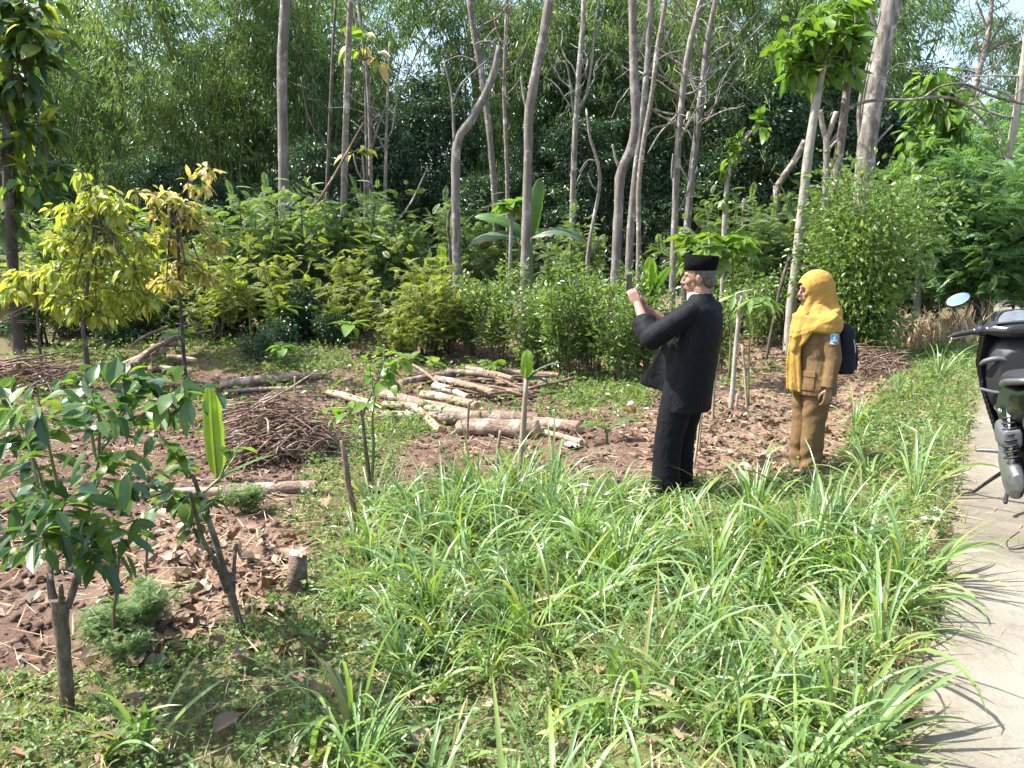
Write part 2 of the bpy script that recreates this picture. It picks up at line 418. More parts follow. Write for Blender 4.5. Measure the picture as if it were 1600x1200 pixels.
def roadmat():
    m, nt, out = nodemat('worn_concrete')
    t = nt.nodes.new('ShaderNodeTexCoord'); vec = t.outputs['Object']
    n1 = noise(nt, vec, 0.9, 6, 0.6, 0.5); n2 = noise(nt, vec, 9, 7, 0.7); n3 = noise(nt, vec, 90, 4, 0.6)
    v = nt.nodes.new('ShaderNodeTexVoronoi'); v.inputs['Scale'].default_value = 55; nt.links.new(vec, v.inputs['Vector'])
    c = ramp(nt, n1, [(0.3, (0.155, 0.137, 0.108)), (0.5, (0.25, 0.226, 0.187)), (0.7, (0.35, 0.322, 0.272))])
    c = mixc(nt, 1.0, c, ramp(nt, n2, [(0.25, (0.55, 0.53, 0.49)), (0.5, (0.97, 0.97, 0.96)), (0.75, (1.25, 1.23, 1.18))]), 'MULTIPLY')
    c = mixc(nt, ramp(nt, n3, [(0.62, (0, 0, 0)), (0.7, (0.6, 0.6, 0.6))]), c, (0.42, 0.385, 0.325))
    c = mixc(nt, ramp(nt, n3, [(0.3, (0.7, 0.7, 0.7)), (0.37, (0, 0, 0))]), c, (0.115, 0.10, 0.08))
    # earth carried on from the verge, moss at the edge
    at1 = nt.nodes.new('ShaderNodeAttribute'); at1.attribute_name = 'edge'
    e = math_(nt, 'MULTIPLY', at1.outputs['Fac'], ramp(nt, n2, [(0.35, (0, 0, 0)), (0.6, (1, 1, 1))]))
    c = mixc(nt, e, c, (0.15, 0.128, 0.09))
    p = nt.nodes.new('ShaderNodeBsdfPrincipled'); nt.links.new(c, p.inputs['Base Color']); p.inputs['Roughness'].default_value = 0.9
    p.inputs['Specular IOR Level'].default_value = 0.2
    h = math_(nt, 'ADD', math_(nt, 'MULTIPLY', n2, 1.0), math_(nt, 'MULTIPLY', n3, 0.35))
    nt.links.new(bump(nt, h, 0.55, 0.02), p.inputs['Normal'])
    nt.links.new(p.outputs[0], out.inputs[0]); return m
M['road'] = roadmat()
# ------------------------------------------------------------------ where what grows (in the photo's outline, on the ground)
def inpoly(px, py, poly):
    px = np.asarray(px); py = np.asarray(py); ins = np.zeros(px.shape, bool)
    n = len(poly); j = n - 1
    for i in range(n):
        xi, yi = poly[i]; xj, yj = poly[j]
        c = ((yi > py) != (yj > py)) & (px < (xj - xi) * (py - yi) / (yj - yi + 1e-9) + xi)
        ins ^= c; j = i
    return ins
GREEN = [(-900, 1075), (60, 1065), (150, 1050), (330, 1000), (420, 940), (520, 850), (600, 780), (700, 758), (860, 762), (1010, 752), (1130, 752), (1210, 738),
         (1300, 722), (1330, 690), (1340, 650), (1400, 600), (1430, 540), (1500, 500), (1640, 470), (2600, 470), (2600, 4000), (-900, 4000)]
GREEN2 = [(-200, 520), (250, 515), (540, 560), (560, 580), (430, 585), (300, 580), (180, 570), (-200, 560)]
GREEN3 = [(880, 585), (1010, 600), (1015, 635), (905, 640), (840, 612)]
GREEN4 = [(560, 660), (640, 650), (690, 660), (640, 700), (600, 760), (520, 850), (460, 840), (470, 740), (520, 690)]
LITTER = [(1000, 655), (1090, 630), (1200, 600), (1290, 560), (1440, 545), (1430, 600), (1340, 660), (1310, 735), (1150, 765), (1040, 765), (1010, 720)]
LITTER2 = [(560, 455), (1250, 440), (1260, 560), (1120, 600), (900, 575), (650, 560), (580, 540)]
LITTER3 = [(170, 850), (280, 800), (470, 840), (500, 900), (430, 960), (300, 1010), (150, 1030)]
def zones(x, y):
    z = g(x, y); px, py = pix(x, y, z)
    gr = inpoly(px, py, GREEN) & (y > 0.3)
    g2 = inpoly(px, py, GREEN2) | inpoly(px, py, GREEN3) | inpoly(px, py, GREEN4)
    li = inpoly(px, py, LITTER) | inpoly(px, py, LITTER2) | inpoly(px, py, LITTER3)
    s = side(x, y)
    road = (s < 0) & (s > -ROAD_W)
    near = (y <= 0.3) & (s > 0)
    return (gr | near) & ~road, g2 & ~road, li & ~road, road

def axis(lo, hi, f0, f1, step, gmax):
    a = list(np.arange(f0, f1 + 1e-6, step)); st = step
    while a[-1] < hi: st = min(st * 1.12, gmax); a.append(a[-1] + st)
    st = step; b = []
    c = f0
    while c > lo: st = min(st * 1.12, gmax); c -= st; b.append(c)
    return np.array(b[::-1] + a)
gx = axis(-220, 220, -5.5, 5.5, 0.07, 9); gy = axis(-60, 300, 1.0, 12.5, 0.07, 9)
GX, GY = np.meshgrid(gx, gy)
sS = side(GX, GY)
GZ = g(GX, GY)
clods = (rng.normal(size=GX.shape) * 0.010 + 0.012 * wob(GX, GY, 9.0, .7) + 0.008 * wob(GX, GY, 17.0, 2.7)) * sst(sS, 0.1, 0.4)
fine = (np.abs(GX) < 6) & (GY > 0.8) & (GY < 13)
GZ = GZ + np.where(fine, clods, 0)
nx, ny = len(gx), len(gy)
ii, jj = np.meshgrid(np.arange(ny - 1), np.arange(nx - 1), indexing='ij')
Q = np.stack([ii * nx + jj, ii * nx + jj + 1, (ii + 1) * nx + jj + 1, (ii + 1) * nx + jj], -1).reshape(-1, 4)
gm = MB().add(np.stack([GX, GY, GZ], -1), Q)
ground = gm.obj('ground', M['earth'])
tag(ground, kind='structure')
zg, zg2, zl, zr = zones(GX.ravel(), GY.ravel())
cov = np.zeros((GX.size, 4), np.float32); cov[:, 3] = 1
cov[:, 0] = np.where(zg, 1.0, np.where(zg2, 0.7, 0)); cov[:, 1] = np.where(zl, 1.0, 0)
far = GY.ravel() > 16
cov[far & (cov[:, 1] == 0), 0] = 0.6; cov[far, 1] = 0.8
def blur(a):
    a = a.reshape(ny, nx)
    for _ in range(3):
        b = a.copy(); b[1:-1, 1:-1] = (a[1:-1, 1:-1] * 2 + a[:-2, 1:-1] + a[2:, 1:-1] + a[1:-1, :-2] + a[1:-1, 2:]) / 6; a = b
    return a.ravel()
cov[:, 0] = blur(cov[:, 0]); cov[:, 1] = blur(cov[:, 1])
ca = ground.data.color_attributes.new('cover', 'FLOAT_COLOR', 'POINT'); ca.data.foreach_set('color', cov.ravel())

# road slab: a strip with ragged edges, 60 m each way
t = np.concatenate([np.arange(-8, 14, 0.06), np.arange(14, 90, 0.6)])
w = np.array([-0.14, -0.05, 0.0, 0.1, 0.3, 0.7, 1.2, 1.8, 2.2, 2.5, 2.6, 2.65, 2.74])
zz = np.array([-0.16, -0.13, -0.004, 0.0, 0.002, 0.006, 0.01, 0.006, 0.002, 0.0, -0.004, -0.13, -0.16])
TT, WW = np.meshgrid(t, w, indexing='ij')
rag = 0.03 * np.sin(TT * 1.3) + 0.018 * np.sin(TT * 4.7 + 1) * np.sin(TT * 1.9) + 0.012 * np.sin(TT * 13 + 2) * np.sin(TT * 3.1)
fac = np.clip(1 - np.abs(WW) / 0.8, 0, 1)
WW2 = WW + rag * fac
RX = E0[0] + RD[0] * TT + RD[1] * WW2; RY = E0[1] + RD[1] * TT - RD[0] * WW2
RZ = np.broadcast_to(zz, TT.shape) + 0.004 * wob(RX, RY, 3.0, 1) + (rng.normal(size=TT.shape) * 0.0015)
m_, n_ = TT.shape
ii, jj = np.meshgrid(np.arange(m_ - 1), np.arange(n_ - 1), indexing='ij')
Q = np.stack([ii * n_ + jj, (ii + 1) * n_ + jj, (ii + 1) * n_ + jj + 1, ii * n_ + jj + 1], -1).reshape(-1, 4)
Q = Q[:, ::-1]
road = MB().add(np.stack([RX, RY, RZ], -1), Q).obj('road', M['road'])
tag(road, kind='structure')
ea = road.data.attributes.new('edge', 'FLOAT', 'POINT')
ea.data.foreach_set('value', np.clip(1 - np.minimum(WW, 2.6 - WW) / 0.45, 0, 1).astype(np.float32).ravel())
# ------------------------------------------------------------------ generators for trees and shrubs
def wander(p0, d, length, n, jit, lift=0.0):
    P = [np.array(p0, float)]; d = np.array(d, float); st = length / n
    for _ in range(n):
        d = d + rng.normal(size=3) * jit; d[2] += lift; d = d / np.linalg.norm(d)
        P.append(P[-1] + d * st)
    return np.array(P)
def along(P, t):
    t = np.asarray(t) * (len(P) - 1); i = np.clip(t.astype(int), 0, len(P) - 2); f = (t - i)[:, None]
    return P[i] * (1 - f) + P[i + 1] * f, nrm(P[i + 1] - P[i])

def bamboo(seed, h, nculm, nleaf, spread=1.0, low=0.22):
    """arching culms with drooping sprays of narrow leaves; returns culm meshes and a leaf builder"""
    global rng
    keep = rng; rng = np.random.default_rng(seed)
    culms = []; mb = MB(); per = nleaf // nculm
    for k in range(nculm):
        a = rng.uniform(0, 2 * math.pi); r = spread * 0.7 * math.sqrt(rng.uniform())
        lean = rng.uniform(0.03, 0.16) * spread; hh = h * rng.uniform(0.72, 1.08)
        t = np.linspace(0, 1, 11)
        out = r + lean * hh * t + 0.22 * hh * spread * t ** 4
        z = hh * (t - 0.16 * t ** 5)
        P = np.stack([out * math.cos(a), out * math.sin(a), z], -1)
        P += np.cumsum(rng.normal(size=P.shape) * 0.03, 0) * np.array([1, 1, 0])
        culms.append(MB().put(tube(P, np.linspace(0.05, 0.012, 11), 5, False)).mesh('culm', M['culm']))
        nb = max(8, per // 26)
        bt = low + (1 - low) * rng.uniform(0, 1, nb) ** 0.8
        C, _ = along(P, bt)
        bd = rdir(nb, 0.05, 0.5); bl = rng.uniform(0.5, 1.9, nb) * (1.15 - 0.5 * bt)
        m = per // nb
        u = rng.uniform(0.15, 1, (nb, m))
        base = C[:, None] + bd[:, None] * (bl[:, None] * u)[..., None]
        base[..., 2] -= 0.30 * bl[:, None] * u ** 2
        base = base.reshape(-1, 3) + rng.normal(size=(nb * m, 3)) * 0.09
        n = len(base)
        D = np.repeat(bd, m, 0) * 0.55 + rng.normal(size=(n, 3)) * 0.45; D[:, 2] -= 0.75
        mb.put(leaves(base, D, rdir(n, 0.6), rng.uniform(0.17, 0.30, n), rng.uniform(0.028, 0.045, n), 0.1, 0.1, 0.25, 0.6, 0.9))
    rng = keep
    return culms, mb
def leafblob(mb, center, rad, n, size, ar=0.45, shell=0.5, droop=0.15, down=0.25, upn=0.9):
    """leaves through an ellipsoid, thicker towards its skin"""
    d = rdir(n); r = rng.uniform(shell, 1, n) ** 0.7 * (1 + 0.12 * rng.normal(size=n))
    P = np.asarray(center) + d * r[:, None] * np.asarray(rad)
    D = d * np.array([1, 1, 0.5]) + rng.normal(size=(n, 3)) * 0.6; D[:, 2] -= down
    Nn = d * 0.5 + rng.normal(size=(n, 3)) * 0.45; Nn[:, 2] += upn
    L = size * rng.uniform(0.65, 1.25, n)
    mb.put(leaves(P, D, Nn, L, L * ar * rng.uniform(0.8, 1.15, n), 0.14, droop))
def broad_tree(seed, h, crown_r, nclump, per, size, trunk_r=0.16, low=0.3):
    global rng
    keep = rng; rng = np.random.default_rng(seed)
    tr = MB(); cr = MB()
    P = wander((0, 0, 0), (rng.normal() * 0.05, rng.normal() * 0.05, 1), h * 0.9, 12, 0.05)
    tr.put(tube(P, np.linspace(trunk_r, trunk_r * 0.25, len(P)), 8))
    for k in range(nclump):
        t = low + (1 - low) * rng.uniform() ** 0.85
        c0, _ = along(P, np.array([t])); c0 = c0[0]
        a = rng.uniform(0, 2 * math.pi); rr = crown_r * (1.05 - 0.62 * (t - low) / (1 - low)) * math.sqrt(rng.uniform(0.06, 1))
        c = c0 + np.array([math.cos(a) * rr, math.sin(a) * rr, 0.45 * rr * rng.uniform(0.1, 0.9)])
        if k % 2 == 0:
            q = smooth_path([c0, (c0 + c) / 2 + rng.normal(size=3) * 0.12, c], 5)
            tr.put(tube(q, np.linspace(trunk_r * 0.28, 0.012, 5), 4, False))
        s = rng.uniform(0.45, 0.85)
        leafblob(cr, c, (s, s, s * 0.62), per, size, 0.42, 0.2)
    rng = keep
    return tr.mesh('trunk', M['bark_dark']), cr
def frond(n=9, L=0.3, pl=0.085, pw=0.03):
    """feathery leaf: two rows of narrow leaflets on a rib, along +X"""
    t = np.linspace(0.12, 1, n); x = L * t; z = -0.35 * L * t ** 2
    s = np.repeat([1, -1], n); xx = np.tile(x, 2); zz = np.tile(z, 2); ln = pl * np.tile(np.sin(np.pi * (0.15 + 0.75 * t)), 2)
    P = np.stack([xx, 0 * xx, zz], -1); D = np.stack([0.55 * np.ones(2 * n), s, -0.15 + 0 * xx], -1)
    return leaves(P, D, np.tile([0, 0, 1.0], (2 * n, 1)), ln, np.full(2 * n, pw), 0.1, 0.15)
FV, FQ = frond()
def fronds(mb, P, D, up, scale):
    P = np.asarray(P, float); D = nrm(np.asarray(D, float)); n = len(P)
    B = nrm(np.cross(up, D)); U = np.cross(D, B)
    V = P[:, None] + scale[:, None, None] * (FV[None, :, 0:1] * D[:, None] + FV[None, :, 1:2] * B[:, None] + FV[None, :, 2:3] * U[:, None])
    k = (np.arange(n) * len(FV))[:, None, None]
    mb.add(V.reshape(-1, 3), (FQ[None] + k).reshape(-1, 4))
def feather_bush(seed, h, r, nst, nfr, stemmat='bark_dark', fs=1.0):
    global rng
    keep = rng; rng = np.random.default_rng(seed)
    st = []; cr = MB(); per = nfr // nst
    for k in range(nst):
        a = rng.uniform(0, 2 * math.pi); ln = h * rng.uniform(0.6, 1.0)
        P = wander((0.12 * math.cos(a), 0.12 * math.sin(a), 0), (r / h * math.cos(a) * rng.uniform(0.2, 1), r / h * math.sin(a) * rng.uniform(0.2, 1), 1), ln, 9, 0.09, 0.03)
        s = MB().put(tube(P, np.linspace(0.022, 0.005, len(P)), 5, False))
        st.append(s.mesh('stem', M[stemmat]))
        C, T = along(P, rng.uniform(0.28, 1, per))
        off = rdir(per, 0.1, 0.5) * rng.uniform(0, 0.35, per)[:, None] * r
        D = rdir(per, 0.15, 0.5) + T * 0.25
        fronds(cr, C + off, D, rdir(per, 1.6, 0.4), fs * rng.uniform(0.7, 1.35, per))
    rng = keep
    return st, cr
def leafy_bush(seed, h, r, nst, nlf, size, ar=0.45, low=0.15, tight=1.0):
    global rng
    keep = rng; rng = np.random.default_rng(seed)
    st = []; cr = MB(); per = nlf // nst
    for k in range(nst):
        a = rng.uniform(0, 2 * math.pi); ln = h * rng.uniform(0.7, 1.05); q = rng.uniform(0.1, 1) ** 0.6 * r / h
        P = wander((0.08 * math.cos(a), 0.08 * math.sin(a), 0), (q * math.cos(a), q * math.sin(a), 1), ln, 9, 0.07, 0.03)
        st.append(MB().put(tube(P, np.linspace(0.017, 0.004, len(P)), 5, False)).mesh('stem', M['brown_stem']))
        t = rng.uniform(low, 1, per); C, T = along(P, t)
        off = rdir(per, 0.1, 0.6) * (rng.uniform(0.02, 0.22, per) * tight * r / 0.4)[:, None]
        D = off / np.maximum(np.linalg.norm(off, axis=1, keepdims=True), 1e-6) + rng.normal(size=(per, 3)) * 0.35 + T * 0.3
        D[:, 2] -= 0.15
        L = size * rng.uniform(0.6, 1.25, per)
        cr.put(leaves(C + off, D, rdir(per, 1.1), L, L * ar, 0.14, 0.15))
    rng = keep
    return st, cr
def clone(name, parts, loc, rz, sc, label, cat, group, partname=None):
    """a thing from shared part meshes: parts = [(part name, mesh)]"""
    e = empty(name, loc, rz, label, cat, group)
    e.scale = (sc,) * 3 if isinstance(sc, (int, float)) else sc
    for pn, me in parts: link(pn, me, e)
    return e
def base_at(px, Y):
    p = at(px, 450, Y); return Vector((p.x, Y, gz(p.x, Y) - 0.03))

# ------------------------------------------------------------------ the far wood
BAM = []
for k, (h, nc, nl, sp, lo, mat) in enumerate([(13.0, 13, 15000, 1.0, 0.2, 'bamboo'), (11.0, 12, 13000, 1.1, 0.16, 'bamboo'), (14.5, 13, 15000, 0.9, 0.25, 'bamboo'), (11.5, 12, 13000, 1.15, 0.15, 'bamboo_pale')]):
    cu, lf = bamboo(100 + k, h, nc, nl, sp, lo)
    BAM.append([('culm', c) for c in cu] + [('foliage', lf.mesh('foliage', M[mat], False))])
BTR = []
for k, (h, cr_, nclump, per, size) in enumerate([(11.0, 3.0, 80, 130, 0.19), (8.0, 2.6, 70, 130, 0.17), (13.0, 2.8, 85, 130, 0.18)]):
    tm, lf = broad_tree(200 + k, h, cr_, nclump, per, size)
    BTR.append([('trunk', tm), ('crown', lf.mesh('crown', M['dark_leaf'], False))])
g_b = 'bamboo clumps along the back of the clearing'
bam_spots = [  # px, Y, kind, scale, label
    (60, 24, 1, 1.0, 'bamboo clump behind the large-leaved tree at the left edge'),
    (160, 27, 3, 1.12, 'tall pale bamboo clump above the yellow-leaved shrub at left'),
    (250, 24.5, 3, 0.84, 'lower bamboo clump under the small gap of sky at upper left'),
    (335, 26, 3, 0.95, 'pale green bamboo clump just left of the thick straight grey trunk'),
    (405, 28, 0, 0.98, 'bamboo clump right behind the thick straight grey trunk'),
    (500, 26, 2, 0.95, 'dark bamboo clump between the two straight trunks at left centre'),
    (580, 28, 0, 0.95, 'dark bamboo clump just left of the sky gap at top centre'),
    (770, 27, 2, 0.98, 'dark bamboo clump behind the leaning and forked bare trunks'),
    (870, 29, 0, 1.0, 'bamboo clump behind the pale trunk that bends right at the top'),
    (955, 27, 3, 1.05, 'yellow-green bamboo clump behind the triple trunk left of the man'),
    (1050, 29, 0, 1.05, 'bamboo clump behind the twiggy bare trees above the man'),
    (1130, 25, 3, 1.12, 'bright feathery bamboo clump at top, right of the twiggy trees'),
    (1205, 26, 1, 1.25, 'bright bamboo clump between the twiggy trees and the leafy pale tree'),
    (1300, 28, 0, 1.0, 'bamboo clump behind the thickest pale trunk on the right'),
    (1395, 29, 2, 0.72, 'dark bamboo clump left of the open sky at upper right'),
    (1530, 30, 1, 0.70, 'bamboo clump under the open sky at upper right'),
    (1620, 27, 0, 0.95, 'bamboo clump at the right edge of the picture'),
]
for px, Y, k, sc, lab in bam_spots:
    clone('bamboo_clump', BAM[k], base_at(px, Y), rng.uniform(0, 6.28), sc, lab, 'bamboo', g_b)
g_t = 'dark broad-leaved trees in the wood'
tree_spots = [
    (690, 31, 1, 0.95, 'dark broad-leaved tree low under the sky gap at top centre'),
    (560, 25, 1, 0.62, 'small dark tree behind the thin trunk with yellow leaves'),
    (830, 25, 1, 0.62, 'small dark tree behind the large banana plant'),
    (930, 24, 1, 0.66, 'small dark tree behind the crooked thin trunk'),
    (1120, 23.5, 0, 0.62, 'dense dark glossy tree behind the twiggy trees above the man'),
    (1190, 24, 1, 0.78, 'dense dark glossy tree left of the pale leaning trunk'),
    (1270, 25, 0, 0.66, 'dark tree behind the pale leaning trunk with bright crown'),
    (1420, 25, 1, 0.75, 'dark tree behind the young tree with a bright round crown'),
    (1480, 32, 2, 0.72, 'dark tree far behind on the right, below the open sky'),
    (340, 23, 1, 0.42, 'low dark glossy tree left of the thick straight grey trunk'),
    (440, 24, 1, 0.42, 'low dark tree at the foot of the bamboo, left centre'),
    (120, 22, 1, 0.42, 'low dark tree at the foot of the bamboo, far left'),
    (760, 24, 1, 0.45, 'low dark tree behind the forked bare trunk'),
    (1030, 24, 1, 0.5, 'low dark tree behind the hedge above the phone'),
    (500, 23.5, 1, 0.55, 'dark tree in the shade between the two straight trunks'),
    (640, 25, 0, 0.5, 'dark tree in the shade behind the twiggy sapling'),
    (710, 26, 1, 0.75, 'taller dark tree right below the sky gap at top centre'),
    (880, 26, 0, 0.72, 'taller dark tree behind the dark slim forking trunk'),
    (1000, 25, 0, 0.72, 'taller dark tree behind the triple trunk'),
    (240, 23, 1, 0.5, 'dark tree above the orange-tinged shrub'),
    (30, 23, 0, 0.5, 'dark tree behind the left edge tree'),
    (1330, 24, 1, 0.7, 'dark tree filling the gap beside the thickest pale trunk'),
    (1570, 25, 0, 0.6, 'dark tree behind the slim pale trunk at the right edge'),
]
for px, Y, k, sc, lab in tree_spots:
    clone('broadleaf_tree', BTR[k], base_at(px, Y), rng.uniform(0, 6.28), sc, lab, 'tree', g_t)
# everything farther back reads as one mass
mass = MB()
n = 95000
X = rng.uniform(-42, 46, n); Yy = rng.uniform(31, 46, n)
ppx = 800 + FPX * X / Yy
top = 9.5 + 2.5 * np.sin(X * 0.5) + 1.5 * np.sin(X * 1.3 + 1)
top = top - 6.5 * np.exp(-((ppx - 672) / 45) ** 2) - 8.0 * np.exp(-((ppx - 1495) / 100) ** 2) - 2.5 * np.exp(-((ppx - 265) / 60) ** 2)
Z = g(X, Yy) + top * rng.uniform(0, 1, n) ** 0.8
P = np.stack([X, Yy, Z], -1) + 0.6 * np.stack([np.sin(Z * 2.1 + X), np.sin(Z * 1.7 + X * 1.3), np.sin(X * 2.2)], -1)
mass.put(leaves(P, rdir(n, -0.3), rdir(n, 0.8), rng.uniform(0.3, 0.75, n), rng.uniform(0.12, 0.28, n)))
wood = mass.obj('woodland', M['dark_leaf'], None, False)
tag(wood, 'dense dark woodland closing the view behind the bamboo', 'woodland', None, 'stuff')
# undergrowth at the foot of the wood
n = 26000
X = rng.uniform(-22, 22, n); Yy = rng.uniform(20.5, 30, n)
P = np.stack([X, Yy, g(X, Yy) + rng.uniform(0, 1, n) ** 1.3 * (1.1 + 0.8 * np.sin(X * 1.7) * np.sin(Yy * 1.3 + X))], -1)
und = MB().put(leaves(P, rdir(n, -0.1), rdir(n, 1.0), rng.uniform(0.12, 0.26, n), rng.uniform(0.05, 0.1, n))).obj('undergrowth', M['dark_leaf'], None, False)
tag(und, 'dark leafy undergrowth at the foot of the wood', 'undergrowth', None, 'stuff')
# ------------------------------------------------------------------ bare and leafy trunks of the middle distance
def ptrunk(path, Y, base_ext=True, top_ext=0.0, dY=0.0):
    """path of (px, py, width px) at depth Y -> points and radii; goes down into the ground"""
    pts = []; rad = []
    for i, (px, py, w) in enumerate(path):
        yy = Y + dY * i / max(len(path) - 1, 1)
        p = at(px, py, yy); pts.append(np.array(p)); rad.append(w * 0.5 * yy / FPX * (0.86 if w > 4 else 0.95))
    if base_ext:
        z0 = gz(pts[0][0], pts[0][1])
        if pts[0][2] > z0 - 0.1:
            pts.insert(0, np.array([pts[0][0], pts[0][1], z0 - 0.12])); rad.insert(0, rad[0] * 1.2)
    if top_ext:
        d = nrm(pts[-1] - pts[-2]); pts.append(pts[-1] + d * top_ext); rad.append(rad[-1] * 0.5)
    return pts, rad
def limb_mesh(pts, rad, n=None, seg=9, rough=0.03, twig=0, twl=1.0, tw_lo=0.35, tw_r=0.35):
    n = n or max(6, 4 * len(pts))
    P = smooth_path(pts, n)
    d = np.r_[0, np.cumsum(np.linalg.norm(np.diff(np.asarray(pts), axis=0), axis=1))]
    r = np.interp(np.linspace(0, d[-1], n), d, rad)
    mb = MB()
    V, Q, T = tube(P, r * (1 + rng.normal(size=n) * rough), seg)
    V[:-2] += (rng.normal(size=(len(V) - 2, 3)) * rough * np.repeat(r, seg)[:, None])
    mb.add(V, Q, T)
    for k in range(twig):
        t = rng.uniform(tw_lo, 0.98); i = int(t * (n - 1))
        a = rng.uniform(0, 2 * math.pi)
        L = twl * rng.uniform(0.5, 1.4)
        W = wander(P[i], (math.cos(a), math.sin(a) * 0.6, rng.uniform(0.2, 1.3)), L, 7, 0.22, 0.05)
        r0 = min(r[i] * tw_r, 0.035)
        mb.put(tube(W, np.linspace(r0, 0.006, len(W)), 4, False))
        for j in range(2):
            q = W[rng.integers(2, 6)]
            W2 = wander(q, rdir(1, 0.5)[0], L * 0.45, 5, 0.25, 0.05)
            mb.put(tube(W2, np.linspace(r0 * 0.5, 0.005, len(W2)), 3, False))
    return mb
def bare_tree(label, Y, trunk, limbs=(), mat='bark', twig=0, twl=1.0, top_ext=3.0, group='bare trees standing in the clearing', name='bare_tree', cat='tree', tw_lo=0.45, stub=False):
    pts, rad = ptrunk(trunk, Y, True, 0 if stub else top_ext)
    b = Vector(pts[0]); b.z += 0.12
    e = empty(name, b, 0, label, cat, group)
    off = np.array(b)
    limb_mesh([p - off for p in pts], rad, twig=twig, twl=twl, tw_lo=tw_lo).obj('trunk', M[mat], e)
    for L in limbs:
        opts = {}
        if isinstance(L, dict): opts = L; L = opts['path']
        p2, r2 = ptrunk(L, Y, False, opts.get('ext', 0.0), opts.get('dY', 0.0))
        limb_mesh([p - off for p in p2], r2, seg=6, twig=opts.get('twig', 0), twl=opts.get('twl', 0.7), tw_lo=0.3, tw_r=0.5).obj('branch', M[opts.get('mat', mat)], e)
    return e
bare_tree('thick straight smooth grey trunk, leftmost of the tall bare ones', 15, [(446, 470, 19), (444, 400, 18.5), (443, 240, 18), (441, 110, 18), (446, 0, 17)], mat='bark_smooth', twig=3, tw_lo=0.9)
bare_tree('slim straight grey trunk right of the thick smooth one', 15, [(533, 520, 13), (536, 400, 12), (539, 250, 11.5), (545, 60, 11), (548, 0, 10)], mat='bark_lichen', twig=4, twl=0.8, tw_lo=0.6)
bare_tree('thin trunk under the tuft of yellowing leaves at upper left centre', 16, [(582, 470, 8), (580, 380, 8), (578, 200, 7), (572, 100, 6), (566, 60, 5)], [[(580, 300, 4), (560, 270, 3), (552, 240, 2.5)], [(579, 240, 4), (590, 200, 3), (606, 160, 2)]], mat='bark', twig=5, twl=0.9, top_ext=0.6)
bare_tree('thin twiggy sapling left of the forked trunk, branching into wires', 16, [(607, 470, 7), (605, 380, 6.5), (602, 290, 6), (606, 150, 4)], [[(604, 365, 4), (640, 320, 3), (668, 262, 2)], [(603, 330, 4), (575, 352, 3), (562, 300, 2)], [(605, 240, 3), (580, 190, 2), (585, 150, 2)]], mat='bark', twig=7, twl=1.0, top_ext=1.0)
bare_tree('leaning dead stick propped across the bushes left of centre', 14.5, [(470, 360, 5), (500, 310, 5), (525, 270, 4.5), (555, 215, 3)], mat='stick', top_ext=0.3, name='leaning_stick', cat='stick')
bare_tree('thin dark trunk standing left of the slim straight one', 16, [(508, 460, 7), (510, 330, 6.5), (515, 200, 6), (521, 60, 5), (525, 0, 4)], [[(512, 225, 4), (485, 190, 3), (470, 120, 2)]], mat='bark_dark', twig=5, twl=0.9)
bare_tree('forked grey trunk whose thick limb bends up to the right', 14, [(716, 470, 19), (713, 400, 17.5), (712, 300, 16.5), (715, 222, 16), (735, 190, 15.5), (757, 150, 14), (771, 115, 13), (780, 72, 10)],
          [[(711, 222, 8), (709, 200, 6), (706, 150, 4.5), (694, 95, 3)], [(707, 160, 4), (722, 130, 3), (760, 95, 2.5), (782, 74, 2)], [(777, 80, 6), (768, 66, 4), (750, 66, 3), (742, 70, 2)], {'path': [(706, 440, 6), (704, 400, 7), (700, 345, 6), (708, 310, 5), (711, 240, 4)], 'mat': 'bark_dark'}],
          mat='bark', stub=True)
bare_tree('slender lichened trunk leaning left as it rises behind the forked one', 16, [(778, 470, 12), (774, 330, 11.5), (766, 220, 11), (755, 130, 12), (742, 60, 11), (733, 0, 10)], [[(752, 100, 4), (720, 88, 3), (695, 97, 2)], [(745, 60, 4), (760, 20, 3), (770, -30, 2)]], mat='bark_lichen', twig=9, twl=1.2, tw_lo=0.5)
bare_tree('very thin straight trunk with fine forks, left of the bending pale one', 16.5, [(795, 480, 8), (793, 300, 7), (788, 150, 7), (790, 60, 6), (792, 0, 5)], [[(788, 110, 4), (812, 90, 3), (828, 55, 2)], [(788, 112, 3), (768, 105, 2.5), (750, 112, 2)], [(786, 70, 3), (775, 45, 2.5), (772, 20, 2)]], mat='bark_lichen', twig=12, twl=1.0)
bare_tree('pale straight trunk with a knot that bends right near the top', 13, [(818, 500, 18), (821, 400, 17), (825, 250, 16), (827, 175, 17), (836, 120, 16), (848, 60, 15.5), (858, 0, 15)], [[(824, 172, 7), (818, 150, 5), (814, 120, 4)], [(826, 262, 5), (828, 255, 3)]], mat='bark_smooth', twig=2, tw_lo=0.9)
bare_tree('dark slim trunk forking upward right of the banana plant', 16, [(893, 450, 11), (895, 300, 10.5), (899, 200, 10), (904, 120, 10), (910, 50, 9), (912, 0, 8)], [[(902, 170, 5), (915, 150, 4.5), (924, 100, 4), (932, 20, 3)], [(898, 190, 4), (888, 110, 3), (880, 95, 2.5)], [(905, 110, 4), (926, 70, 3), (945, 10, 2.5)]], mat='bark', twig=10, twl=1.1)
bare_tree('short crooked thin trunk with zigzag twigs left of the triple trunk', 15, [(916, 460, 7), (919, 395, 7), (926, 350, 6.5), (937, 290, 6), (933, 250, 6), (922, 215, 5), (916, 170, 3)], [[(934, 252, 3), (918, 251, 2.5), (905, 270, 2)], [(918, 255, 3), (912, 262, 2.5), (901, 285, 2)], [(936, 300, 3), (926, 290, 2), (918, 270, 2)], [(920, 400, 4), (930, 385, 4), (936, 370, 3)]], mat='bark', stub=True)
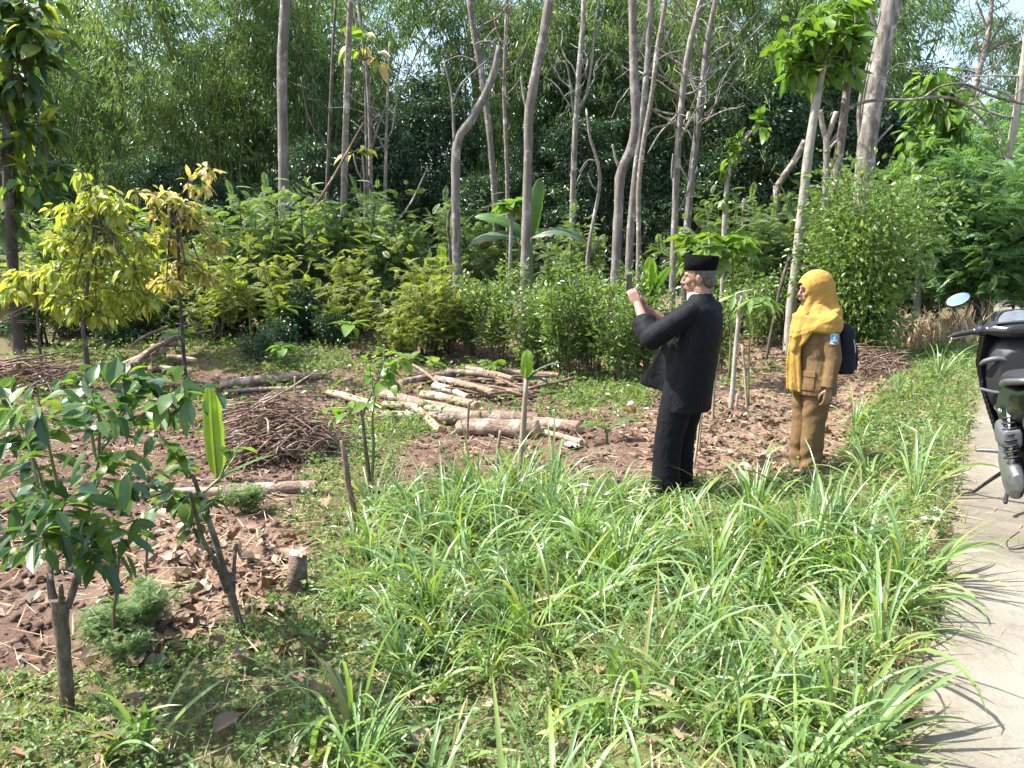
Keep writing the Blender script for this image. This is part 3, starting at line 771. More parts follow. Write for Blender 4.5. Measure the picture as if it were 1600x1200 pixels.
bare_tree('thick rough trunk left of the phone, swelling at a fork and rising straight', 12.5, [(958, 500, 20), (962, 420, 18), (966, 330, 17), (970, 268, 18), (985, 235, 17), (993, 190, 16), (990, 100, 15), (988, 0, 14)],
          [[(968, 262, 7), (962, 248, 5), (957, 225, 3)], [(990, 90, 6), (1005, 60, 5), (1015, 20, 4)], [(991, 130, 5), (1010, 115, 4), (1022, 112, 3)]], mat='bark_smooth', twig=3, tw_lo=0.85)
bare_tree('grey trunk tight behind the thick rough one, leaning right at the top', 13.5, [(980, 480, 15), (984, 380, 14), (990, 300, 13), (1003, 190, 12), (1012, 90, 11), (1017, 0, 10)], [[(1008, 120, 5), (1025, 85, 4), (1040, 30, 3)]], mat='bark', twig=3, twl=1.0, tw_lo=0.7)
bare_tree('slender speckled trunk nearest the phone, curving right with wiry branches', 12, [(996, 470, 9), (998, 380, 9), (998, 290, 9), (1006, 220, 9), (1018, 150, 8), (1028, 70, 8), (1040, 0, 7)],
          [[(1010, 212, 5), (1022, 200, 4), (1040, 196, 3.5), (1056, 190, 3)], [(1016, 170, 4), (1030, 174, 3.5), (1050, 178, 3), (1062, 176, 2)], [(1026, 80, 4), (1045, 50, 3), (1060, 0, 3)]], mat='bark_lichen', twig=5, twl=0.8, tw_lo=0.6)
bare_tree('grey trunk directly left of the black cap, full of fine bare twigs', 14, [(1050, 470, 13), (1053, 380, 12), (1058, 250, 12), (1066, 150, 11), (1078, 70, 11), (1095, 0, 9)], [[(1055, 290, 5), (1050, 270, 4), (1052, 240, 3)], [(1066, 170, 5), (1048, 190, 4), (1030, 210, 3), (1012, 240, 2)], [(1060, 330, 3), (1075, 300, 3), (1090, 260, 2)]], mat='bark', twig=26, twl=1.4, tw_lo=0.4)
bare_tree('tall grey trunk above the black cap, branching into fine pale twigs', 15, [(1070, 440, 14), (1074, 350, 13), (1086, 230, 12), (1097, 140, 12), (1106, 60, 10), (1118, 0, 8)], [[(1100, 130, 6), (1125, 80, 5), (1150, 20, 4)], [(1102, 120, 4), (1140, 90, 3.5), (1200, 30, 3)], [(1092, 190, 4), (1130, 150, 3), (1165, 100, 2)], [(1080, 290, 4), (1060, 250, 3), (1058, 200, 2)]], mat='bark', twig=34, twl=1.7, tw_lo=0.4)
bare_tree('dark grey trunk left of the thickest pale one, with a broken side stub', 13, [(1296, 420, 17), (1303, 300, 16), (1314, 220, 15), (1322, 150, 14), (1328, 70, 14), (1340, 0, 12)], [[(1313, 215, 6), (1300, 228, 5), (1290, 238, 4)], {'path': [(1318, 175, 9), (1335, 165, 7), (1365, 157, 5.5), (1420, 156, 5), (1480, 152, 5), (1520, 172, 4), (1550, 205, 3), (1570, 250, 2.5)], 'mat': 'bark', 'twig': 4, 'twl': 0.7}, {'path': [(1440, 155, 4), (1470, 135, 4), (1510, 132, 4), (1550, 150, 4), (1610, 165, 4)], 'twig': 3}], mat='bark_lichen', twig=5, tw_lo=0.6)
bare_tree('thickest pale grey trunk on the right, leaning right at the top', 13.5, [(1340, 470, 38), (1346, 380, 36), (1352, 260, 34), (1362, 170, 34), (1376, 90, 33), (1393, 0, 32)], [[(1350, 250, 9), (1342, 190, 8), (1345, 150, 6), (1358, 90, 4)], [(1376, 62, 8), (1364, 30, 7), (1356, -10, 6)], {'path': [(1352, 255, 5), (1368, 225, 4), (1395, 195, 3)], 'twig': 0}], mat='bark', twig=0, top_ext=4)
bare_tree('cut forked pale stump trunk with sawn stubs behind the leaning trunk', 14, [(1292, 430, 12), (1290, 320, 11), (1292, 220, 11), (1290, 210, 10)], [[(1291, 222, 9), (1284, 190, 9), (1281, 172, 9)], [(1292, 218, 9), (1300, 195, 9), (1307, 175, 9)], [(1291, 235, 7), (1305, 215, 7), (1320, 200, 7)]], mat='bark_pale', stub=True, name='cut_tree')
bare_tree('short cut trunk with one thick sawn stub slanting right, left of pale tree', 15, [(1214, 430, 12), (1214, 330, 12), (1213, 290, 12)], [[(1214, 292, 11), (1228, 270, 11), (1245, 245, 11), (1257, 220, 10)], [(1212, 290, 4), (1206, 285, 3), (1203, 280, 2)]], mat='bark_lichen', stub=True, name='cut_tree')
bare_tree('thin crooked dead sapling in the shade between black cap and pale tree', 15, [(1157, 420, 6), (1160, 370, 6), (1163, 310, 6)], [], mat='bark_lichen', stub=True, name='cut_tree')
bare_tree('grey twiggy tree against the open sky at upper right', 20, [(1500, 400, 10), (1513, 200, 10), (1530, 110, 10), (1545, 50, 9), (1550, 0, 7)], [[(1538, 85, 5), (1570, 65, 4), (1600, 50, 3)], [(1545, 55, 4), (1535, 25, 3), (1525, 0, 3)], [(1530, 110, 5), (1552, 60, 4), (1580, 20, 3)]], mat='bark_lichen', twig=28, twl=1.5, tw_lo=0.4)
bare_tree('slim pale trunk at the right edge with long wiry branches', 15, [(1552, 420, 13), (1560, 340, 13), (1575, 250, 13), (1588, 180, 14), (1598, 110, 12), (1606, 40, 10)], [[(1590, 185, 5), (1560, 180, 4), (1520, 165, 3), (1500, 166, 2)], [(1592, 165, 5), (1570, 145, 4), (1530, 135, 3)], [(1575, 245, 4), (1555, 190, 3), (1500, 120, 2)], [(1595, 120, 4), (1560, 118, 3), (1500, 120, 2)]], mat='bark_pale', twig=6, twl=1.2, tw_lo=0.5)

# ------------------------------------------------------------------ trees whose big leaves can be told apart
LEAF = {}
def leafset(key, mat, shapes):
    LEAF[key] = [one_leaf(**s).mesh('leaf', M[mat]) for s in shapes]
big = [dict(L=1, W=w, droop=d, fold=f, nseg=5, wave=0.02, seed=i, stalk=0.12, prof=([0, .15, .4, .7, 1], [.35, .85, 1, .7, .03])) for i, (w, d, f) in enumerate([(0.62, 0.35, 0.1), (0.55, 0.5, 0.14), (0.66, 0.2, 0.08)])]
slim = [dict(L=1, W=w, droop=d, fold=f, nseg=5, wave=0.015, seed=i, stalk=0.1) for i, (w, d, f) in enumerate([(0.36, 0.45, 0.16), (0.40, 0.6, 0.12), (0.34, 0.3, 0.2)])]
oval = [dict(L=1, W=w, droop=d, fold=f, nseg=6, wave=0.025, seed=i, stalk=0.08, prof=([0, .12, .35, .65, .88, 1], [.06, .6, 1, .85, .35, .03])) for i, (w, d, f) in enumerate([(0.52, 0.35, 0.1), (0.58, 0.22, 0.12), (0.48, 0.55, 0.08), (0.55, 0.1, 0.16)])]
leafset('teak', 'teak', big); leafset('bright', 'bright', big); leafset('cocoa', 'cocoa', slim); leafset('cocoa_red', 'cocoa_red', slim)
leafset('coffee', 'coffee', oval); leafset('coffee_young', 'coffee_young', oval); leafset('shrub', 'shrub_leaf', oval); leafset('dark', 'dark_leaf', oval)
def hang(parent, key, pos, d, size, up=(0, 0, 1), roll=None):
    o = bpy.data.objects.new('leaf', random.choice(LEAF[key])); COL.objects.link(o); o.parent = parent
    orient(o, pos, d, up, rng.normal() * 0.35 if roll is None else roll, size)
    return o
def leafy_top(parent, key, off, blobs, Y, n, size, down=0.5, key2=None, p2=0.0, twigmat='bark_dark', root=None, extra=0):
    """blobs: (px, py, rx px, ry px) at depth Y; leaves hung on twigs that run from root to the blob"""
    tot = sum(b[2] * b[3] for b in blobs); mb = MB()
    for (px, py, rx, ry) in blobs:
        c = np.array(at(px, py, Y)) - off; sx = rx * Y / FPX; sz = ry * Y / FPX
        k = max(2, int(round(n * rx * ry / tot)))
        if root is not None:
            rt = np.array(root, float)
            mb.put(tube(smooth_path([rt, (rt + c) / 2 + np.array([0, 0, 0.06]), c], 6), np.linspace(0.016, 0.006, 6), 5, False))
        nt = max(2, k // 6)
        for j in range(nt):
            e = c + rdir(1)[0] * np.array([sx, min(sx, sz), sz]) * rng.uniform(0.45, 1.0)
            W = smooth_path([c, (c + e) / 2 + np.array([0, 0, 0.04]), e], 4)
            mb.put(tube(W, np.linspace(0.008, 0.003, 4), 4, False))
            for q in range(max(1, k // nt)):
                t = rng.uniform(0.25, 1); p = c + (e - c) * t + rng.normal(size=3) * 0.03
                d = rdir(1, -down)[0] + (e - c) / max(np.linalg.norm(e - c), 0.01) * 0.8
                hang(parent, key2 if (key2 and rng.uniform() < p2) else key, p, d, size * rng.uniform(0.7, 1.25))
    if mb.n: mb.obj('twig', M[twigmat], parent)
    if extra:
        fb = MB()
        for (px, py, rx, ry) in blobs:
            c = np.array(at(px, py, Y + 0.15)) - off; sx = rx * Y / FPX; sz = ry * Y / FPX
            leafblob(fb, c, (sx, min(sx, sz) * 1.2, sz), max(4, int(extra * rx * ry / tot)), size * (0.95 if extra < 500 else 0.8), 0.45, 0.15, 0.3, down)
        tag(fb.obj('foliage', LEAF[key][0].materials[0], parent, False), kind='stuff')
def leafy_tree(label, Y, trunk, key, blobs, n, size, mat='bark_pale', cat='tree', group=None, name='leafy_tree', down=0.4, key2=None, p2=0, limbs=(), extra=0):
    e = bare_tree(label, Y, trunk, limbs, mat=mat, twig=0, stub=True, group=group, name=name, cat=cat)
    off = np.array(e.location)
    root = np.array(at(trunk[-1][0], trunk[-1][1], Y)) - off
    leafy_top(e, key, off, blobs, Y, n, size, down, key2, p2, root=root, extra=extra)
    return e
leafy_tree('large-leaved dark tree with some yellow leaves at the left edge', 11.5, [(26, 505, 20), (20, 420, 18), (16, 330, 20), (12, 240, 19), (14, 120, 14), (20, 20, 9)], 'teak',
           [(20, 40, 60, 45), (60, 70, 45, 45), (30, 130, 55, 45), (15, 210, 45, 40), (45, 290, 50, 35), (80, 265, 35, 20), (60, 200, 30, 40), (-20, 120, 40, 60), (40, 0, 55, 30), (10, 340, 25, 20)], 270, 0.29, 'bark_dark', key2='cocoa', p2=0.16, down=0.7, extra=330)
leafy_tree('pale leaning trunk carrying a bright green crown of big leaves', 12.5, [(1236, 480, 18), (1243, 420, 17), (1255, 310, 16), (1266, 220, 16), (1277, 150, 15), (1290, 90, 9)], 'bright',
           [(1290, 50, 50, 35), (1250, 100, 30, 25), (1280, 110, 40, 22), (1320, 60, 30, 40), (1240, 75, 25, 20), (1310, 10, 40, 25), (1265, 60, 30, 30), (1330, 100, 20, 20)], 200, 0.25, 'bark_pale', extra=350)
leafy_tree('slim pale young tree with a tall bright crown of hanging leaves', 15, [(1438, 420, 12), (1446, 350, 11), (1456, 280, 11), (1462, 220, 8), (1468, 150, 5)], 'bright',
           [(1450, 150, 50, 25), (1470, 180, 45, 30), (1430, 215, 28, 28), (1480, 220, 30, 30), (1455, 245, 38, 25), (1420, 260, 20, 18), (1500, 190, 20, 25), (1460, 120, 30, 15)], 200, 0.26, 'bark_pale', down=0.7, extra=300)
leafy_tree('thin sapling with a lopsided bright tuft left of the pale leaning tree', 14, [(1128, 460, 8), (1132, 350, 9), (1137, 280, 8), (1150, 235, 5), (1175, 205, 4)], 'bright',
           [(1185, 195, 16, 16), (1160, 220, 22, 14), (1145, 245, 20, 14), (1135, 262, 14, 10), (1130, 310, 14, 10)], 75, 0.20, 'bark_pale')
leafy_tree('thin whip with a tuft of yellowing broad leaves near the top, left centre', 15.5, [(573, 250, 4), (571, 150, 3.5), (568, 95, 3)], 'bright',
           [(560, 75, 18, 14), (585, 95, 14, 16), (570, 60, 12, 12)], 20, 0.34, 'bark', key2='cocoa_red', p2=0.5, down=0.8)
leafy_tree('low sapling with broad yellow-green leaves left of the twiggy sapling', 15.5, [(570, 420, 4), (570, 300, 4), (566, 240, 3)], 'cocoa',
           [(555, 238, 14, 10), (575, 228, 12, 8), (562, 345, 16, 8), (590, 340, 10, 6)], 22, 0.26, 'bark', down=0.4)
leafy_tree('round yellow-leaved shrub with drooping leaves at left', 9.8, [(134, 545, 9), (130, 505, 8), (138, 440, 7), (150, 380, 6), (150, 330, 4)], 'cocoa',
           [(150, 300, 32, 20), (120, 330, 40, 20), (185, 325, 26, 22), (100, 375, 42, 20), (170, 375, 40, 22), (90, 425, 36, 20), (140, 420, 40, 20), (205, 420, 34, 22), (185, 460, 46, 20), (110, 470, 44, 18), (150, 490, 50, 14), (128, 272, 10, 12), (225, 380, 20, 18), (230, 470, 26, 14)], 296, 0.165, 'bark_dark', 'shrub', down=0.7, extra=1000, name='cocoa_shrub')
leafy_tree('orange-tinged shrub with reddish young leaves, right of the yellow one', 10.3, [(282, 480, 6), (280, 430, 6), (278, 370, 5), (270, 320, 4)], 'cocoa_red',
           [(255, 305, 26, 12), (285, 320, 28, 16), (245, 335, 18, 12), (305, 345, 26, 14), (265, 375, 34, 16), (290, 415, 34, 18), (325, 268, 20, 10), (310, 290, 24, 10), (212, 300, 8, 8), (260, 440, 34, 16), (320, 430, 22, 14), (335, 380, 20, 14)], 220, 0.145, 'bark_dark', 'shrub', down=0.6, extra=520, key2='cocoa', p2=0.5, name='cocoa_shrub')
leafy_tree('small yellow-green shrub at the left edge under the large-leaved tree', 10.5, [(60, 520, 5), (58, 470, 4.5), (50, 430, 4)], 'cocoa', [(45, 425, 28, 14), (70, 450, 20, 18), (25, 450, 22, 16), (90, 470, 14, 14)], 60, 0.18, 'bark_dark', 'shrub', down=0.7, extra=150, name='cocoa_shrub')
# ------------------------------------------------------------------ shrubs of the middle distance
HED = []
for k, (h, r, ns, nl, size) in enumerate([(1.6, 0.30, 9, 1800, 0.088), (1.4, 0.36, 8, 1700, 0.085), (1.25, 0.26, 8, 1300, 0.088)]):
    st, lf = leafy_bush(300 + k, h, r, ns, nl, size, 0.42, 0.2)
    HED.append([('stem', s) for s in st[:6]] + [('foliage', lf.mesh('foliage', M['shrub_leaf'], False))])
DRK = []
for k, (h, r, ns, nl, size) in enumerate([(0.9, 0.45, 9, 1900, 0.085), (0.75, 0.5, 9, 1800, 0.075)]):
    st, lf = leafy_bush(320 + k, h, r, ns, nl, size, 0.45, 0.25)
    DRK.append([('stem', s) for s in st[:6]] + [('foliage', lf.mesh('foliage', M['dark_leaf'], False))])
LAM = []
for k, (h, r, ns, nf, mat, fs) in enumerate([(2.6, 0.85, 11, 900, 'lamtoro', 0.72), (2.1, 0.95, 10, 820, 'lamtoro', 0.7), (3.3, 1.3, 13, 1500, 'lamtoro_blue', 0.95), (0.95, 0.6, 9, 240, 'feather_yellow', 0.5), (1.9, 0.8, 9, 430, 'feather_yellow', 0.6)]):
    st, lf = feather_bush(340 + k, h, r, ns, nf, 'bark_dark', fs)
    LAM.append([('stem', s) for s in st[:7]] + [('foliage', lf.mesh('foliage', M[mat], False))])
big_bush_st, big_bush_lf = leafy_bush(360, 2.35, 0.9, 26, 15000, 0.085, 0.45, 0.04, 0.95)
BIGB = [('stem', s) for s in big_bush_st[:8]] + [('foliage', big_bush_lf.mesh('foliage', M['shrub_leaf'], False))]
def spot(px, py): return onground(px, py)
def shrub(name, parts, px, py, sc, label, group=None, Y=None, cat='shrub'):
    p = base_at(px, Y) if Y else spot(px, py)
    clone(name, parts, p, rng.uniform(0, 6.28), sc, label, cat, group)
gh = 'leafy hedge shrubs behind the log pile'
for px, py, k, sc, lab in [
    (735, 556, 2, 0.98, 'leafy green hedge shrub at the left end of the row behind the logs'),
    (775, 566, 0, 0.95, 'second leafy hedge shrub from the left, above the wood pile'),
    (828, 580, 1, 0.98, 'broad leafy hedge shrub behind the thin banana stem'),
    (880, 592, 0, 1.02, 'tall dense hedge shrub in the middle of the row behind the logs'),
    (925, 586, 2, 1.08, 'narrow hedge shrub just right of the densest one'),
    (965, 598, 1, 0.98, 'bright hedge shrub beneath the phone'),
    (1006, 590, 0, 0.95, 'hedge shrub half hidden by the man in black'),
    (1120, 580, 2, 0.98, 'slim leafy shrub just right of the back of the man'),
    (855, 552, 1, 0.88, 'leafy shrub in the second row behind the densest hedge shrub'),
    (940, 548, 0, 0.88, 'leafy shrub in the second row, left of the phone'),
    (690, 540, 2, 0.82, 'sparse leafy shrub just left of the hedge row'),
    (1185, 540, 1, 1.0, 'leafy shrub between the grey stake and the woman'),
    (1215, 520, 0, 1.05, 'leafy shrub behind the face of the woman'),
    (1150, 520, 2, 1.05, 'leafy shrub behind the top of the grey stake')]:
    shrub('hedge_shrub', HED[k], px, py, sc, lab, gh)
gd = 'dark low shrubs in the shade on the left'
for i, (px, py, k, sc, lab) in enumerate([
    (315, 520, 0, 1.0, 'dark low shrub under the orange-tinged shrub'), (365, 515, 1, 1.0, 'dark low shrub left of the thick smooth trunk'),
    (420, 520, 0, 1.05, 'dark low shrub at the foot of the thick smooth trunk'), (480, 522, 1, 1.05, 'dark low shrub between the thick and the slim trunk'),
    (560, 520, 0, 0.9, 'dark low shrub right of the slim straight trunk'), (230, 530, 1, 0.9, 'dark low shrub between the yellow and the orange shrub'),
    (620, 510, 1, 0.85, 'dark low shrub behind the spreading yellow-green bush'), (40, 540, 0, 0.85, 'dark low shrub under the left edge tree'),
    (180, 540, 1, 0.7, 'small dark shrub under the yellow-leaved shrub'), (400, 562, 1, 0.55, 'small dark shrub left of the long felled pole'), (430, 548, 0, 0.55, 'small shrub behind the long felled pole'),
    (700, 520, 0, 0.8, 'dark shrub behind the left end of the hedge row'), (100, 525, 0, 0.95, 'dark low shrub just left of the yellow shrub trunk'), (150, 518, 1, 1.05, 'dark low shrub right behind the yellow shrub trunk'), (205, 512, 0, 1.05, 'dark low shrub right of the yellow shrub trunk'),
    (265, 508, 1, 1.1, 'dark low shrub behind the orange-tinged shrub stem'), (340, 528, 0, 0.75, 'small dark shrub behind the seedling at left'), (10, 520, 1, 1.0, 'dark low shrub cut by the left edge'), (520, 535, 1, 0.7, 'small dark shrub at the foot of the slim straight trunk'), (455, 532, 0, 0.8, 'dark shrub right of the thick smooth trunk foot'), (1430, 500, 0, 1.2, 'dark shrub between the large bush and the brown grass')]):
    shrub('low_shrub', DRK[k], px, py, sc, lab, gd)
gl = 'feathery-leaved shrubs in front of the wood'
for (px, Y, k, sc, lab) in [
    (395, 14.0, 0, 1.0, 'feathery light green shrub left of the thick smooth trunk'), (355, 13.5, 1, 0.9, 'feathery shrub beside the orange-tinged shrub'),
    (465, 14.5, 0, 1.05, 'feathery shrub just right of the thick smooth trunk'), (505, 15, 1, 1.1, 'feathery shrub between the two straight trunks'),
    (570, 15.5, 0, 1.05, 'feathery shrub right of the slim straight trunk'), (610, 15, 1, 1.05, 'feathery shrub at the foot of the twiggy sapling'),
    (745, 16, 0, 1.05, 'feathery shrub under the hanging banana leaf at left'), (885, 16, 1, 1.05, 'feathery shrub right of the banana stem'),
    (230, 15, 1, 1.0, 'feathery shrub behind the yellow and orange shrubs'), (105, 14, 0, 0.9, 'feathery shrub behind the left yellow shrub'),
    (660, 12.0, 4, 0.85, 'yellowish feathery shrub left of the forked trunk'), (615, 12.3, 4, 0.72, 'small yellowish feathery shrub right of the twiggy sapling foot'),
    (1190, 14.5, 1, 1.15, 'feathery shrub below the slanting cut trunk'), (1240, 14.5, 0, 1.0, 'feathery shrub behind the yellow headscarf'),
    (1130, 15, 0, 1.1, 'feathery shrub right of the black cap'), (1290, 15.5, 0, 1.3, 'feathery shrub above the yellow headscarf'),
    (1500, 14.5, 2, 1.0, 'large cool green feathery shrub left of the scooter mirror'), (1570, 14, 2, 1.05, 'large cool green feathery shrub above the scooter mirror'),
    (1455, 16, 2, 1.0, 'large feathery shrub under the slim pale young tree'), (1540, 17.5, 2, 1.5, 'tall feathery tree with cool green leaves at the right edge'),
    (1630, 15, 2, 1.2, 'feathery shrub cut by the right edge above the scooter'), (1405, 17, 2, 1.05, 'feathery shrub behind the large rounded bush')]:
    shrub('feathery_shrub', LAM[k], px, 0, sc, lab, gl, Y)
for (px, Y, k, sc, lab) in [(70, 12.5, 4, 0.95, 'yellowish feathery shrub behind the small left edge shrub'), (200, 12.8, 4, 1.0, 'yellowish feathery shrub between the yellow and orange shrubs'), (330, 12.4, 4, 0.9, 'yellowish feathery shrub right of the orange-tinged shrub'), (430, 12.6, 4, 0.9, 'yellowish feathery shrub in front of the thick smooth trunk'),
    (545, 12.8, 4, 0.95, 'yellowish feathery shrub right behind the slim straight trunk'), (690, 12.6, 4, 1.0, 'yellowish feathery shrub just left of the forked trunk foot')]:
    shrub('feathery_shrub', LAM[k], px, 0, sc, lab, gl, Y)
for (px, py, sc, lab) in [(655, 556, 1.0, 'spreading yellow-green feathery bush behind the wood pile'), (690, 552, 0.8, 'small yellow-green feathery bush next to the hedge row'), (630, 560, 0.75, 'small yellow-green feathery bush above the leafy sapling')]:
    shrub('feathery_shrub', LAM[3], px, py, sc, lab, gl)
clone('large_bush', BIGB, base_at(1342, 11.5), 0.7, (1.0, 1.0, 1.2), 'large rounded dense green bush behind the backpack', 'bush', None)

# ------------------------------------------------------------------ banana plants
def banana_leaf(L, W, arc, seed, torn=0.0, mat='banana'):
    """long leaf with a midrib along +X, bending down by arc (radians)"""
    r = np.random.default_rng(seed); ns = 16
    t = np.linspace(0, 1, ns + 1); a = arc * t ** 1.3
    dx = np.cos(a); dz = -np.sin(a)
    x = np.r_[0, np.cumsum((dx[1:] + dx[:-1]) / 2)] * L / ns; z = np.r_[0, np.cumsum((dz[1:] + dz[:-1]) / 2)] * L / ns
    w = W * 0.5 * np.interp(t, [0, .06, .2, .5, .8, .93, 1], [.1, .6, .95, 1, .85, .5, .03])
    mb = MB()
    for s in (1, -1):
        wv = w * (1 + r.normal(size=ns + 1) * 0.03 * (1 + 4 * torn))
        drop = -0.25 * wv * (1 + r.normal(size=ns + 1) * torn)
        up = 0.12 * w
        mid = np.stack([x, 0 * x, z], -1)
        q1 = np.stack([x + 0.1 * wv, s * wv * 0.55, z + up], -1); q2 = np.stack([x + 0.22 * wv, s * wv, z + up + drop], -1)
        V = np.stack([mid, q1, q2], 1).reshape(-1, 3)
        b = np.arange(ns)[:, None] * 3
        Q = np.concatenate([b + np.array([[0, 3, 4, 1]]), b + np.array([[1, 4, 5, 2]])], 0)
        if s < 0: Q = Q[:, ::-1]
        mb.add(V, Q)
    me = mb.mesh('leaf', M[mat])
    rib = MB().put(tube(np.stack([np.r_[-0.12 * L, x], 0 * np.r_[0, x], np.r_[0.0, z] - 0.006], -1), np.linspace(0.018, 0.004, ns + 2) * max(0.5, L), 5, False)).mesh('midrib', M['green_stem'])
    return me, rib
def banana(name, label, base, height, rad, leaves_, stemmat='green_stem', lean=(0, 0), group=None, face=(0, 0, 1)):
    e = empty(name, base, 0, label, 'banana plant', group)
    top = np.array([lean[0], lean[1], height])
    P = smooth_path([(0, 0, -0.05), top * 0.5 + np.array([lean[0] * 0.1, 0, 0]), top], 8)
    V, Q, T = tube(P, np.linspace(rad, rad * 0.45, 8), 9); MB().add(V, Q, T).obj('stem', M[stemmat], e)
    for i, (d, L, W, arc, mat, torn) in enumerate(leaves_):
        me, rib = banana_leaf(L, W, arc, 40 + i, torn, mat)
        o = link('leaf', me, e); orient(o, top, d, face if abs(Vector(d).normalized().z) < 0.95 else (0, -1, 0.1))
        r_ = link('midrib', rib, o)
    return e
bB = base_at(828, 14.2)
hb = at(822, 372, 14.2).z - bB.z
banana('banana_plant', 'large banana plant with drooping torn leaves behind the bending pale trunk', bB, hb, 0.10,
       [((0.16, -0.1, 1.0), 1.05, 0.25, 0.12, 'banana', 0.12), ((-0.90, -0.3, 0.75), 1.10, 0.26, 1.0, 'banana', 0.35), ((-0.95, -0.45, 0.25), 1.15, 0.22, 1.0, 'banana_dry', 0.5), ((0.95, -0.45, 0.45), 1.15, 0.22, 1.6, 'banana_dry', 0.5), ((0.3, 0.9, 0.6), 0.9, 0.25, 1.0, 'banana', 0.2)], face=(0, -0.6, 0.75))
p = spot(810, 760); 
st_top = np.array(at(822, 592, p.y)) - np.array(p)
banana('banana_plant', 'thin drying banana stem with one yellow-green leaf, in front of the logs', p, float(st_top[2]), 0.034,
       [((0.05, -0.3, 1.0), 0.22, 0.095, 0.7, 'banana_lit', 0.3), ((0.75, -0.3, 0.75), 0.3, 0.09, 0.6, 'banana_dry', 0.3), ((0.9, -0.2, 0.25), 0.2, 0.08, 1.2, 'banana_dry', 0.3)], 'stake', (float(st_top[0]), 0))
p = spot(340, 752)
banana('banana_plant', 'bright upright banana shoot glowing in the sun left of the brushwood', p, 0.02, 0.03, [((0.02, -0.12, 1.0), 0.80, 0.165, 0.05, 'banana_lit', 0.04), ((0.9, 0.1, 0.55), 0.5, 0.07, 0.35, 'banana', 0.1)])
p = spot(948, 690)
banana('banana_plant', 'low banana seedling with two dark leaves left of the man', p, 0.12, 0.02, [((-0.9, -0.2, 0.5), 0.28, 0.10, 0.9, 'banana', 0.1), ((0.85, -0.2, 0.65), 0.28, 0.10, 0.5, 'banana', 0.1)])
p = base_at(1015, 11.0)
banana('banana_plant', 'young banana plant with an upright lit leaf above the phone', p, float(at(1012, 470, 11.0).z - p.z), 0.05, [((-0.04, -0.2, 1.0), 0.62, 0.2, 0.1, 'banana_lit', 0.05), ((0.3, -0.3, 1.0), 0.6, 0.26, 0.45, 'banana', 0.1), ((-0.95, -0.2, 0.1), 0.5, 0.22, 0.5, 'banana', 0.1)])
p = base_at(690, 13.0)
banana('banana_plant', 'short young banana shoot with a yellow-green tip left of the forked trunk', p, float(at(688, 425, 13).z - p.z), 0.04, [((0.05, -0.2, 1.0), 0.46, 0.15, 0.1, 'banana_lit', 0.05), ((-0.6, -0.2, 0.8), 0.4, 0.18, 0.6, 'banana', 0.1)])
p = base_at(535, 13.2)
banana('banana_plant', 'yellowing banana shoot hidden behind the slim straight trunk', p, float(at(535, 480, 13.2).z - p.z), 0.04, [((-0.3, -0.2, 1.0), 0.5, 0.2, 0.3, 'banana_lit', 0.2), ((0.4, -0.3, 1.0), 0.6, 0.22, 0.4, 'feather_yellow', 0.2), ((0.95, -0.3, 0.3), 0.7, 0.2, 0.6, 'banana', 0.2)])
p = base_at(388, 12.6)
banana('banana_plant', 'small yellowing banana shoot left of the thick smooth trunk', p, float(at(388, 475, 12.6).z - p.z), 0.03, [((-0.05, -0.2, 1.0), 0.35, 0.13, 0.2, 'feather_yellow', 0.2), ((-0.7, -0.3, 0.6), 0.35, 0.12, 0.5, 'banana_lit', 0.2)])

# ------------------------------------------------------------------ lobed-leaf plants (papaya, cassava) and saplings
def lobed_leaf(mat, seed, lobes=7, W=0.28):
    r = np.random.default_rng(seed); mb = MB()
    a = np.linspace(-2.3, 2.3, lobes)
    n = lobes
    D = np.stack([np.cos(a), np.sin(a), -0.25 * np.ones(n)], -1)
    mb.put(leaves(np.zeros((n, 3)), D, np.tile([0, 0, 1.0], (n, 1)), 0.62 - 0.2 * np.abs(a) / 2.3 + r.normal(size=n) * 0.03, np.full(n, W), 0.1, 0.25, 0.45, 0.75, 0.8))
    mb.v[-1] += np.array([0.5, 0, 0])
    mb.put(tube([(0, 0, 0), (0.25, 0, 0.02), (0.5, 0, 0)], 0.01, 4, False))
    return mb.mesh('leaf', M[mat])
LEAF['papaya'] = [lobed_leaf('bright', k) for k in range(3)]
LEAF['papaya_lit'] = [lobed_leaf('coffee_young', k + 5, 7, 0.34) for k in range(3)]
LEAF['cassava'] = [lobed_leaf('weed', k + 9, 5, 0.16) for k in range(3)]
def rosette(name, label, px, Y, py_top, key, n, size, cat='plant', group=None, stem='green_stem', ppx=None, base=None, rad=0.02, droop=0.1):
    b = base or base_at(px, Y)
    e = empty(name, b, 0, label, cat, group)
    top = np.array(at(ppx or px, py_top, b.y)) - np.array(b)
    MB().put(tube(smooth_path([(0, 0, -0.04), top * 0.5 + rng.normal(size=3) * 0.02, top], 7), np.linspace(rad, rad * 0.6, 7), 6)).obj('stem', M[stem], e)
    for k in range(n):
        a = 2.4 * k + rng.uniform(-0.3, 0.3); el = rng.uniform(-0.25, 0.8) - droop
        hang(e, key, top - np.array([0, 0, 0.25 * size * (k / n)]), (math.cos(a), math.sin(a), el), size * rng.uniform(0.8, 1.2), roll=rng.normal() * 0.2)
    return e
rosette('papaya_plant', 'papaya-like plant with a bright leaf tuft beside the banana trunk', 800, 13.6, 318, 'bright', 26, 0.30, cat='plant', rad=0.05, stem='bark_pale')
rosette('cassava_plant', 'plant with large yellow-green lobed leaves behind the black cap', 1108, 9.6, 372, 'papaya_lit', 12, 0.46, rad=0.02, droop=0.45)
rosette('cassava_plant', 'smaller lobed-leaf plant right of the black cap', 1146, 9.9, 366, 'papaya', 9, 0.40, rad=0.02, droop=0.4)
